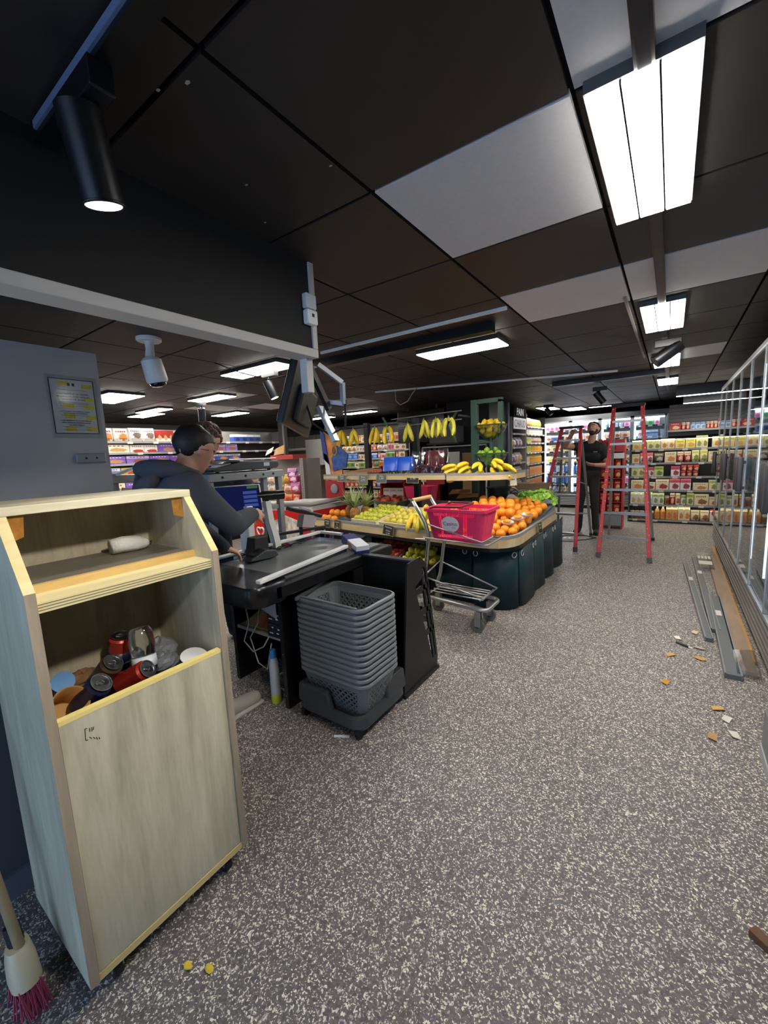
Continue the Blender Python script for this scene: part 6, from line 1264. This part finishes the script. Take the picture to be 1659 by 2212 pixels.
# black hood and red promotion stand behind the bananas
t = wthing('black_screen', 'big black glossy screen hanging behind the bananas', 'screen', (-3.9, 6.5, 1.6)); MB().box(-4.3, -3.32, 6.7, 6.76, 1.62, 2.2).build('panel', mat('screen_gloss', '0a0a0b', .15), t, bevel=.006)
for x in (-4.1, -3.5): MB().box(x, x+.04, 6.72, 6.75, 2.2, CEIL).build('hanger', BLACK, t)
t = wthing('promo_stand', 'red promotion stand with purple packs behind the island', 'display stand', (-3.9, 6.2, 0)); RP = mat('promo_red', 'ab2630', .5)
MB().box(-4.35, -3.3, 6.4, 6.43, 0, 1.22).build('back_panel', RP, t)
for x in (-4.35, -3.85, -3.33): MB().box(x, x+.03, 6.1, 6.4, 0, 1.22).build('divider', RP, t)
for z in (.3, .62, .94): MB().box(-4.32, -3.33, 6.1, 6.4, z-.02, z-.001).build('shelf_board', RP, t)
for i, z in enumerate((.3, .62, .94)): row((-4.30, 6.12), '-y', z, [('box', (bv2, br_, bo)[i], .145, .2, 3, ('purple', 'white red', 'navy')[i]+' gift box')], ('lowest', 'middle', 'upper')[i], 'red promotion stand'); row((-3.80, 6.12), '-y', z, [('box', (bv, bs, bn)[i], .145, .19, 3, ('violet', 'dark red', 'cream')[i]+' gift pack')], ('lowest', 'middle', 'upper')[i], 'red promotion stand')
t = wthing('grey_carton', 'grey brown cardboard carton on top of the promotion stand', 'box', (-3.2, 6.4, 1.55)); MB().box(-3.45, -2.95, 6.38, 6.68, 1.58, 1.85).build('carton', mat('carton_greybrown', '6b665f', .8), t); MB().box(-3.5, -2.9, 6.36, 6.7, 1.55, 1.58).build('ledge', STD, t); MB().box(-3.4, -3.34, 6.4, 6.6, 0, 1.55).build('ledge_leg', STD, t)
t = wthing('paper_bag_rack', 'metal rack hung with brown paper and white bags behind the watermelons', 'rack', (-2.6, 5.5, 0))
for x in (-3.1, -2.1): MB().cyl((x, 5.5, 0), (x, 5.5, 1.5), .012, n=8).build('post', CHROME, t, smooth=True)
MB().cyl((-3.1, 5.5, 1.5), (-2.1, 5.5, 1.5), .012, n=8).build('bar', CHROME, t, smooth=True)
MB().box(-3.05, -2.75, 5.49, 5.51, .95, 1.45).build('red_bag', RP, t); MB().box(-2.45, -2.25, 5.49, 5.51, .8, 1.4).build('brown_bag', mat('bag_brown', '8f6a44', .8), t); MB().box(-2.68, -2.5, 5.49, 5.51, 1.0, 1.42).build('white_bag', mat('bag_white', 'b9b6ae', .7), t)
# football poster stand, ice cream chest, onion basket
t = wthing('poster_standee', 'cardboard standee with blue, white and red bands and a gold ring', 'display stand', (-4.45, 4.9, 0)); 
MB().box(-4.60, -4.25, 4.95, 4.98, 0, 1.85).build('board', mat('standee_orange', 'd08a4a', .6, var=.5, scale=6), t)
for k, c in enumerate(('2a3a8a', 'd9dade', 'c8402c')): MB().prism([(-4.66+.05*k, 1.85-.35*k), (-4.58+.05*k, 1.80-.35*k), (-4.50+.05*k, 1.30-.3*k), (-4.62+.05*k, 1.40-.3*k)], lambda u, v, q: (u, q, v), 4.935, 4.947).build('flag_band', mat('flag_'+c, c, .6), t)
MB().prism([(-4.42, 1.2), (-4.15, 1.25), (-4.1, 1.45), (-4.3, 1.62), (-4.44, 1.4)], lambda u, v, q: (u, q, v), 4.93, 4.946).build('blue_panel', mat('flag_blue2', '2f5aa0', .5, var=.4, scale=12), t); MB().tube([(-4.36+.05*math.cos(a), 4.925, 1.52+.07*math.sin(a)) for a in [2*PI*k/16 for k in range(16)]], .012, 6, closed=True).build('gold_ring', mat('gold_print', 'c9a03a', .5), t, smooth=True)
MB().box(-4.58, -4.2, 4.9, 4.94, .0, 1.05).build('lower_board', RP, t)
MB().ball((-4.38, 4.89, .92), .08, 10, 8, (1, .2, 1)).build('grey_emblem', mat('emblem_grey', '8e9194', .5), t, smooth=True)
t = wthing('ice_cream_chest', 'red and white ice cream chest freezer behind the checkout', 'freezer', (-4.45, 4.1, 0)); RIC = mat('chest_red', 'd0261e', .35); CWH = mat('chest_white', 'd6d6d4', .4)
YF = 3.78
MB().prism([(-5.15, 0), (-3.80, 0), (-3.80, .80), (-4.1, .82), (-4.65, .80), (-4.98, .70), (-5.15, .5)], lambda u, v, q: (u, q, v), YF, YF+.72).build('body', CWH, t, bevel=.01)
MB().prism([(-5.07, .05), (-3.84, .05), (-3.84, .72), (-4.12, .735), (-4.63, .715), (-4.93, .63), (-5.07, .46)], lambda u, v, q: (u, q, v), YF-.01, YF).build('red_panel', RIC, t)
MB().box(-3.80, -3.79, YF+.03, YF+.7, .05, .74).build('red_panel', RIC, t)
MB().tube([(-5.13, YF-.01, .5), (-4.98, YF-.01, .71), (-4.65, YF-.01, .815), (-4.1, YF-.01, .84), (-3.8, YF, .83), (-3.79, YF+.7, .84)], .03, 10).build('rim', mat('rim_grey', 'a9aaa8', .4), t, smooth=True)
MB().tube([(-4.85+.075*math.sin(a)**3, YF-.014, .40+.068*(math.cos(a)-.35*math.cos(2*a)-.15*math.cos(3*a))) for a in [2*PI*k/24 for k in range(24)]], .012, 6, closed=True).build('heart_outline', WHITE, t, smooth=True)
MB().prism([(-4.5, .3), (-4.0, .25), (-3.98, .58), (-4.3, .66), (-4.52, .58)], lambda u, v, q: (u, q, v), YF-.018, YF-.01).build('picture', mat('chest_picture', 'cfc4b6', .5, var=.6, scale=10), t)
for r_ in (.11, .06): MB().tube([(-3.785, YF+.25+r_*math.cos(a), .36+r_*math.sin(a)) for a in [2*PI*k/24 for k in range(24)]], .014, 6, closed=True).build('round_logo', WHITE, t, smooth=True)
t = thing('onion_basket', 'steel bowl of red onions behind the pineapples', 'bowl', (-2.85, 4.25, bedz(4.25)+.01)); MB().lathe([(.1, 0), (.2, .16), (.205, .165), (.19, .165), (.09, .01)], 22, sx=1.3).build('bowl', STEEL, t, smooth=40)
for k in range(14):
    fruit('red', 'red_onion', nth(k)+' red onion in the steel bowl, counted around it', 'onion', (-2.85+.19*math.cos(k*.9)*(.5+.5*(k % 2)), 4.25+.13*math.sin(k*.9)*(.5+.5*(k % 2)), bedz(4.25)+.165+.02*(k % 3 == 0)), .042, 'red onions in the steel bowl', STEM, seed=900+k)
# ================================================================== people
import numpy as np
def body(name, segs, mats, parent, voxel=.011, it=5):
    """one continuous skin over tapered limbs; segs: (a, ra, b, rb, material index[, squash])"""
    mb = MB()
    for s_ in segs:
        a, ra, b, rb = Vector(s_[0]), s_[1], Vector(s_[2]), s_[3]
        d = b-a; L = d.length; d = d.normalized() if L > 1e-6 else Vector((0, 0, 1)); pts = []; rad = []
        for k in range(5): q = -PI/2+PI/2*k/4; pts.append(a+d*ra*math.sin(q)); rad.append(max(.0008, ra*math.cos(q)))
        for k in range(5): q = PI/2*k/4; pts.append(b+d*rb*math.sin(q)); rad.append(max(.0008, rb*math.cos(q)))
        mb.tube(pts, n=14, radii=rad)
    o = mb.build(name, mats[0])
    m = o.modifiers.new('r', 'REMESH'); m.mode = 'VOXEL'; m.voxel_size = voxel; m.use_smooth_shade = True
    m = o.modifiers.new('s', 'SMOOTH'); m.factor = .5; m.iterations = it
    bpy.context.view_layer.update()
    me = bpy.data.meshes.new_from_object(o.evaluated_get(bpy.context.evaluated_depsgraph_get())); bpy.data.objects.remove(o)
    n = len(me.polygons); c = np.zeros(n*3); me.polygons.foreach_get('center', c); c = c.reshape(-1, 3); best = np.full(n, 1e9); idx = np.zeros(n, int)
    for s_ in segs:
        a, b = np.array(s_[0]), np.array(s_[2]); ab = b-a; l2 = max(ab@ab, 1e-9); q = np.clip(((c-a)@ab)/l2, 0, 1)
        dd = np.linalg.norm(c-(a+q[:, None]*ab), axis=1)-(s_[1]+(s_[3]-s_[1])*q); w_ = dd < best; best[w_] = dd[w_]; idx[w_] = s_[4]
    me.materials.clear()
    for m in mats: me.materials.append(m)
    me.polygons.foreach_set('material_index', idx.tolist()); me.polygons.foreach_set('use_smooth', [True]*n); me.update()
    return obj(name, me, parent)
SKN = mat('skin', 'c6957c', .5, var=.06, scale=20); HAIR = mat('hair_dark', '171210', .6, var=.3, scale=120); BRD = mat('beard_dark', '2a1d18', .8)
def hand(wrist, dirv, palm, fl=.075, curl=.5, side=1, mi=0):
    """palm and five bent fingers as limb segments; palm = direction the palm faces"""
    w0, d, p = Vector(wrist), Vector(dirv).normalized(), Vector(palm).normalized(); p = (p-d*p.dot(d)).normalized(); s_ = d.cross(p)*side; out = []
    k0 = w0+d*.085
    for o_ in (-.022, 0, .022): out.append((w0+d*.01+s_*o_*.6, .017, k0+s_*o_, .0145, mi))
    for o_, L in ((-.030, .058), (-.010, .07), (.011, .066), (.030, .052)):
        a = k0+s_*o_; b = a+(d*math.cos(curl)+p*math.sin(curl))*L*.5; c = b+(d*math.cos(curl*2.1)+p*math.sin(curl*2.1))*L*.5
        out += [(a, .0095, b, .0088, mi), (b, .0088, c, .0075, mi)]
    a = w0+d*.03-s_*.025; b = a+(d*.6-s_*.75+p*.3).normalized()*.035; c = b+(d*.85-s_*.2+p*.45).normalized()*.03
    out += [(a, .0125, b, .0105, mi), (b, .0105, c, .0085, mi)]; return out
def head(c, fwd, up, mi, r=1.0, beard=None):
    """skull, jaw, nose, brow, ears as segments"""
    c, f, u = Vector(c), Vector(fwd).normalized(), Vector(up).normalized(); s_ = f.cross(u); R = r
    out = [(c-f*.025*R+u*.03*R, .088*R, c+f*.02*R+u*.035*R, .082*R, mi), (c+f*.02*R-u*.02*R, .068*R, c+f*.045*R-u*.075*R, .04*R, mi if beard is None else beard),
           (c+f*.088*R+u*.018*R, .011*R, c+f*.112*R-u*.018*R, .014*R, mi), (c+f*.078*R+u*.04*R-s_*.03*R, .016*R, c+f*.078*R+u*.04*R+s_*.03*R, .016*R, mi), (c+f*.088*R-u*.046*R-s_*.018*R, .010*R, c+f*.088*R-u*.046*R+s_*.018*R, .010*R, mi)]
    for q in (-1, 1): out += [(c+s_*q*.084*R-f*.005*R+u*.02*R, .016*R, c+s_*q*.082*R-f*.002*R-u*.015*R, .013*R, mi), (c+s_*q*.035*R+f*.06*R-u*.01*R, .03*R, c+s_*q*.03*R+f*.055*R-u*.04*R, .025*R, mi)]
    return out
def face_bits(c, fwd, up, parent, r=1.0, hair=HAIR, curly=False, sd=1):
    c, f, u = Vector(c), Vector(fwd).normalized(), Vector(up).normalized(); s_ = f.cross(u)
    for q in (-1, 1):
        e = c+s_*q*.032*r+f*.083*r+u*.014*r; ey = MB().ball(e, .0115*r, 10, 8).build('eye', mat('eye_white', 'd9d5cf', .2), parent, smooth=True); MB().ball(e+f*.0065*r, .0062*r, 8, 6).build('iris', mat('iris_dark', '1d1512', .2), ey, smooth=True)
        MB().tube([c+s_*q*.014*r+f*.098*r+u*.034*r, c+s_*q*.034*r+f*.096*r+u*.041*r, c+s_*q*.052*r+f*.082*r+u*.034*r], .0045*r, 6).build('eyebrow', hair, parent, smooth=True)
    MB().tube([c+f*.1*r-u*.047*r-s_*.02*r, c+f*.105*r-u*.046*r, c+f*.1*r-u*.047*r+s_*.02*r], .0045*r, 6).build('lips', mat('lips', '8a5148', .5), parent, smooth=True)
    rr = random.Random(sd); hb = MB(); M = Matrix((s_, f, u)).transposed()
    if curly:
        for k in range(150):
            a, e = rr.uniform(0, 2*PI), rr.uniform(-.15, PI/2); v = Vector((math.cos(a)*math.cos(e)*.098, math.sin(a)*math.cos(e)*.108-.012, math.sin(e)*.108+.04))
            if v.y > .05 and v.z < .09: continue
            hb.ball(c+M @ (v*r), rr.uniform(.012, .02)*r, 7, 5)
    else:
        hb.ball((0, 0, 0), 1, 22, 14); vs = []
        for v in hb.v:
            x, y, z = v; n_ = 1+.03*math.sin(9*x+7*y)+.02*math.sin(15*z)
            lim = -.92 if y < -.25 else (-.92+1.07*(y+.25)/.6 if y < .35 else .15+.5*(y-.35))
            z = max(z, lim)
            vs.append(tuple(c+M @ (Vector((x*.096*n_, y*.112*n_-.012, z*.104*n_+.042))*r)))
        hb.v = vs
    hb.build('hair', hair, parent, smooth=True)
# ---------------- man at the ladder
t = wthing('person', 'man in black T-shirt and dark trousers looking up, hand on the ladder', 'person', (-1.09, 7.35, 0))
TS = mat('tshirt_black', '121214', .8, bump=.3, scale=9); TRS = mat('trousers_charcoal', '2f2c2a', .85, bump=.3, scale=12); SHO = mat('shoe_black', '161618', .6)
S_ = [((-1.22, 7.38, .09), .05, (-1.205, 7.35, .5), .06, 2), ((-1.205, 7.35, .5), .066, (-1.17, 7.37, .92), .09, 2), ((-.965, 7.33, .09), .05, (-.985, 7.32, .5), .06, 2), ((-.985, 7.32, .5), .066, (-1.01, 7.37, .92), .09, 2),
      ((-1.15, 7.37, .97), .12, (-1.03, 7.37, .97), .12, 2), ((-1.14, 7.37, 1.08), .12, (-1.03, 7.37, 1.08), .12, 1), ((-1.16, 7.365, 1.24), .125, (-1.0, 7.365, 1.24), .125, 1), ((-1.18, 7.365, 1.36), .11, (-.96, 7.365, 1.36), .11, 1), ((-1.14, 7.37, 1.44), .06, (-1.0, 7.37, 1.44), .06, 1),
      ((-1.225, 7.36, 1.41), .072, (-1.30, 7.24, 1.415), .066, 1), ((-1.30, 7.24, 1.415), .054, (-1.40, 7.05, 1.42), .044, 0), ((-1.40, 7.05, 1.42), .045, (-1.25, 6.86, 1.615), .030, 0),
      ((-.915, 7.365, 1.40), .072, (-.845, 7.33, 1.24), .068, 1), ((-.845, 7.33, 1.24), .054, (-.79, 7.28, 1.10), .046, 0), ((-.79, 7.28, 1.10), .046, (-.97, 7.14, 1.12), .030, 0),
      ((-1.065, 7.365, 1.45), .06, (-1.045, 7.345, 1.56), .056, 0),
      ((-1.225, 7.40, .045), .042, (-1.245, 7.22, .036), .036, 3), ((-.96, 7.35, .045), .042, (-.945, 7.17, .036), .036, 3)]
hf, hu = (-.25, -.82, .5), (.0, .5, .85)
S_ += head((-1.03, 7.32, 1.66), hf, hu, 0, 1.0, 4); S_ += hand((-1.25, 6.86, 1.615), (.25, -.7, .55), (.3, -.3, -.9), curl=.7, side=1); S_ += hand((-.97, 7.14, 1.12), (-.95, -.2, .15), (.1, .6, .8), curl=.45, side=-1)
body('body', S_, [SKN, TS, TRS, SHO, BRD], t, .010); face_bits((-1.03, 7.32, 1.66), hf, hu, t, sd=2)
MB().box(-1.01, -.955, 7.233, 7.2355, 1.315, 1.327).build('chest_logo', mat('logo_pale', 'b9bbbd', .6), t)
for x, y in ((-1.245, 7.22), (-.945, 7.17)): MB().box(x-.045, x+.045, y-.035, y+.21, 0, .018).build('shoe_sole', RUBBER, t, bevel=.008)
# ---------------- cashier in the dark hoodie
t = wthing('person', 'cashier with short black hair in a dark grey hoodie bending over the till', 'person', (-2.07, 1.08, 0))
HD = mat('hoodie_grey', '41454e', .9, bump=.35, scale=8); JN = mat('jeans_black', '16171b', .85); SNK = mat('sneaker_grey', '9a968e', .7, var=.15, scale=10)
S_ = [((-1.98, 1.16, .1), .05, (-1.99, 1.12, .48), .06, 2), ((-1.99, 1.12, .48), .066, (-2.0, 1.05, .88), .09, 2), ((-2.2, 1.06, .1), .05, (-2.19, 1.05, .48), .06, 2), ((-2.19, 1.05, .48), .066, (-2.15, 1.04, .88), .09, 2),
      ((-2.02, 1.04, .94), .12, (-2.14, 1.04, .94), .12, 1), ((-2.0, 1.05, 1.08), .135, (-2.13, 1.05, 1.08), .135, 1), ((-1.985, 1.07, 1.22), .13, (-2.15, 1.07, 1.22), .13, 1), ((-1.97, 1.09, 1.30), .10, (-2.17, 1.09, 1.30), .10, 1),
      ((-1.93, 1.10, 1.31), .082, (-1.88, 1.20, 1.18), .068, 1), ((-1.88, 1.20, 1.18), .068, (-1.875, 1.29, 1.09), .062, 1), ((-1.875, 1.29, 1.09), .064, (-1.965, 1.47, 1.115), .046, 1),
      ((-2.21, 1.10, 1.31), .082, (-2.26, 1.22, 1.14), .066, 1), ((-2.26, 1.22, 1.14), .064, (-2.26, 1.30, 1.05), .06, 1), ((-2.26, 1.30, 1.05), .058, (-2.13, 1.38, .93), .042, 1),
      ((-2.06, 1.12, 1.34), .062, (-2.055, 1.175, 1.42), .056, 0),
      ((-1.975, 1.14, .05), .045, (-1.955, 1.37, .042), .042, 3), ((-2.2, 1.04, .05), .045, (-2.2, 1.25, .042), .042, 3)]
hf, hu = (.12, .93, -.42), (0, .36, .93)
S_ += head((-2.05, 1.215, 1.48), hf, hu, 0, .95); S_ += hand((-1.97, 1.475, 1.115), (-.25, .95, -.05), (-.6, -.2, -.6), curl=.8, side=1); S_ += hand((-2.13, 1.38, .93), (.35, .75, -.5), (-.1, -.2, -1), curl=.5, side=-1)
body('body', S_, [SKN, HD, JN, SNK], t, .010, 6); face_bits((-2.05, 1.215, 1.48), hf, hu, t, .95, sd=4)
MB().tube([(-2.20, 1.16, 1.355), (-2.19, 1.05, 1.40), (-2.12, .985, 1.40), (-2.03, .975, 1.40), (-1.96, 1.03, 1.40), (-1.93, 1.14, 1.355), (-1.97, 1.20, 1.32)], n=12, radii=[.022, .036, .046, .05, .043, .032, .016]).build('hood', HD, t, smooth=True)
MB().tube([(-2.13, .985, 1.385), (-2.06, .95, 1.30), (-2.0, .99, 1.385)], n=10, radii=[.03, .058, .03]).build('hood_fold', HD, t, smooth=True)
MB().tube([(-2.0, 1.27, 1.475), (-1.972, 1.25, 1.485), (-1.96, 1.20, 1.49)], .0022, 5).build('glasses_arm', mat('glasses_blue', '1d2a50', .4), t)
for x, y in ((-1.96, 1.25), (-2.2, 1.14)): MB().box(x-.05, x+.05, y-.15, y+.16, 0, .024).build('shoe_sole', mat('sole_grey', 'b3afa6', .7), t, bevel=.01)
# ---------------- second man with curly hair
t = wthing('person', 'curly brown-haired man in a dark T-shirt behind the scale', 'person', (-2.95, 1.8, 0))
S_ = [((-3.05, 1.72, .1), .05, (-3.05, 1.74, .9), .09, 2), ((-2.9, 1.9, .1), .05, (-2.93, 1.88, .9), .09, 2), ((-3.03, 1.76, .98), .12, (-2.93, 1.86, .98), .12, 2), ((-3.03, 1.78, 1.12), .13, (-2.92, 1.9, 1.12), .13, 1), ((-3.03, 1.76, 1.32), .115, (-2.9, 1.94, 1.32), .115, 1),
      ((-3.06, 1.70, 1.38), .075, (-2.98, 1.62, 1.2), .06, 1), ((-2.98, 1.62, 1.2), .048, (-2.88, 1.62, 1.05), .04, 0), ((-2.88, 1.62, 1.05), .042, (-2.74, 1.72, 1.02), .03, 0),
      ((-2.87, 2.0, 1.38), .075, (-2.80, 2.08, 1.22), .065, 1), ((-2.80, 2.08, 1.22), .05, (-2.72, 2.1, 1.1), .04, 0), ((-2.72, 2.1, 1.1), .042, (-2.68, 1.98, 1.02), .03, 0),
      ((-2.95, 1.84, 1.42), .058, (-2.92, 1.83, 1.5), .054, 0), ((-3.03, 1.72, .05), .045, (-2.88, 1.64, .04), .04, 3), ((-2.9, 1.9, .05), .045, (-2.72, 1.86, .04), .04, 3)]
hf, hu = (.85, .1, -.45), (.45, .05, .88)
S_ += head((-2.89, 1.82, 1.57), hf, hu, 0, .98); S_ += hand((-2.74, 1.72, 1.02), (.8, .3, -.3), (0, 0, -1), curl=.5, side=1); S_ += hand((-2.68, 1.98, 1.02), (.7, -.3, -.4), (0, 0, -1), curl=.5, side=-1)
body('body', S_, [mat('skin_pale', 'c39a80', .5), mat('tshirt_grey', '3a3b40', .85), JN, SHO], t, .012); face_bits((-2.89, 1.82, 1.57), hf, hu, t, .98, hair=mat('hair_brown', '5a422f', .7, var=.35, scale=60), curly=True, sd=6)
# ================================================================== last small things
t = wthing('power_strip', 'white and red power strip lying by the short ladder', 'power strip', (-1.28, 6.62, 0))
MB().box(-1.42, -1.14, 6.58, 6.66, 0, .045).build('bar', WHITE, t, bevel=.006)
for k in range(4): MB().cyl((-1.385+.065*k, 6.62, .045), (-1.385+.065*k, 6.62, .047), .02, n=12).build('socket', mat('socket_grey', '77736e', .6), t)
MB().box(-1.17, -1.145, 6.6, 6.64, .045, .052).build('switch', mat('switch_red', 'b83a30', .4), t)
tag(MB().tube([(-1.14, 6.62, .012), (-1.02, 6.75, .008), (-.9, 6.95, .008), (-1.1, 7.08, .008), (-1.35, 6.95, .008), (-1.5, 6.7, .008)], .006, 6).build('floor_cable', RUBBER, smooth=True), 'black cable looping over the floor around the man', 'cable')
t = thing('smoke_detector', 'white round smoke detector on the ceiling near the hot bread sign', 'detector', (-2.28, 8.15, CEIL))
MB().lathe([(.07, 0), (.075, -.02), (.05, -.045), (.0001, -.05)], 20).build('shell', WHITE, t, smooth=40); MB().cyl((.03, 0, -.05), (.03, 0, -.044), .006, n=8).build('led', mat('led_red', 'a02a22', .4), t)
t = wthing('red_shop_basket', 'red shopping basket standing behind the fruit island', 'basket', (-3.1, 5.0, 0))
MB().loft([rrect(.36, .24, .04, 3, .70, -3.0, 5.25), rrect(.44, .30, .05, 3, .95, -3.0, 5.25)], cap0=True).build('shell', RED, t, solid=.006); MB().box(-3.2, -2.8, 5.12, 5.38, 0, .70).build('stand', STD, t)
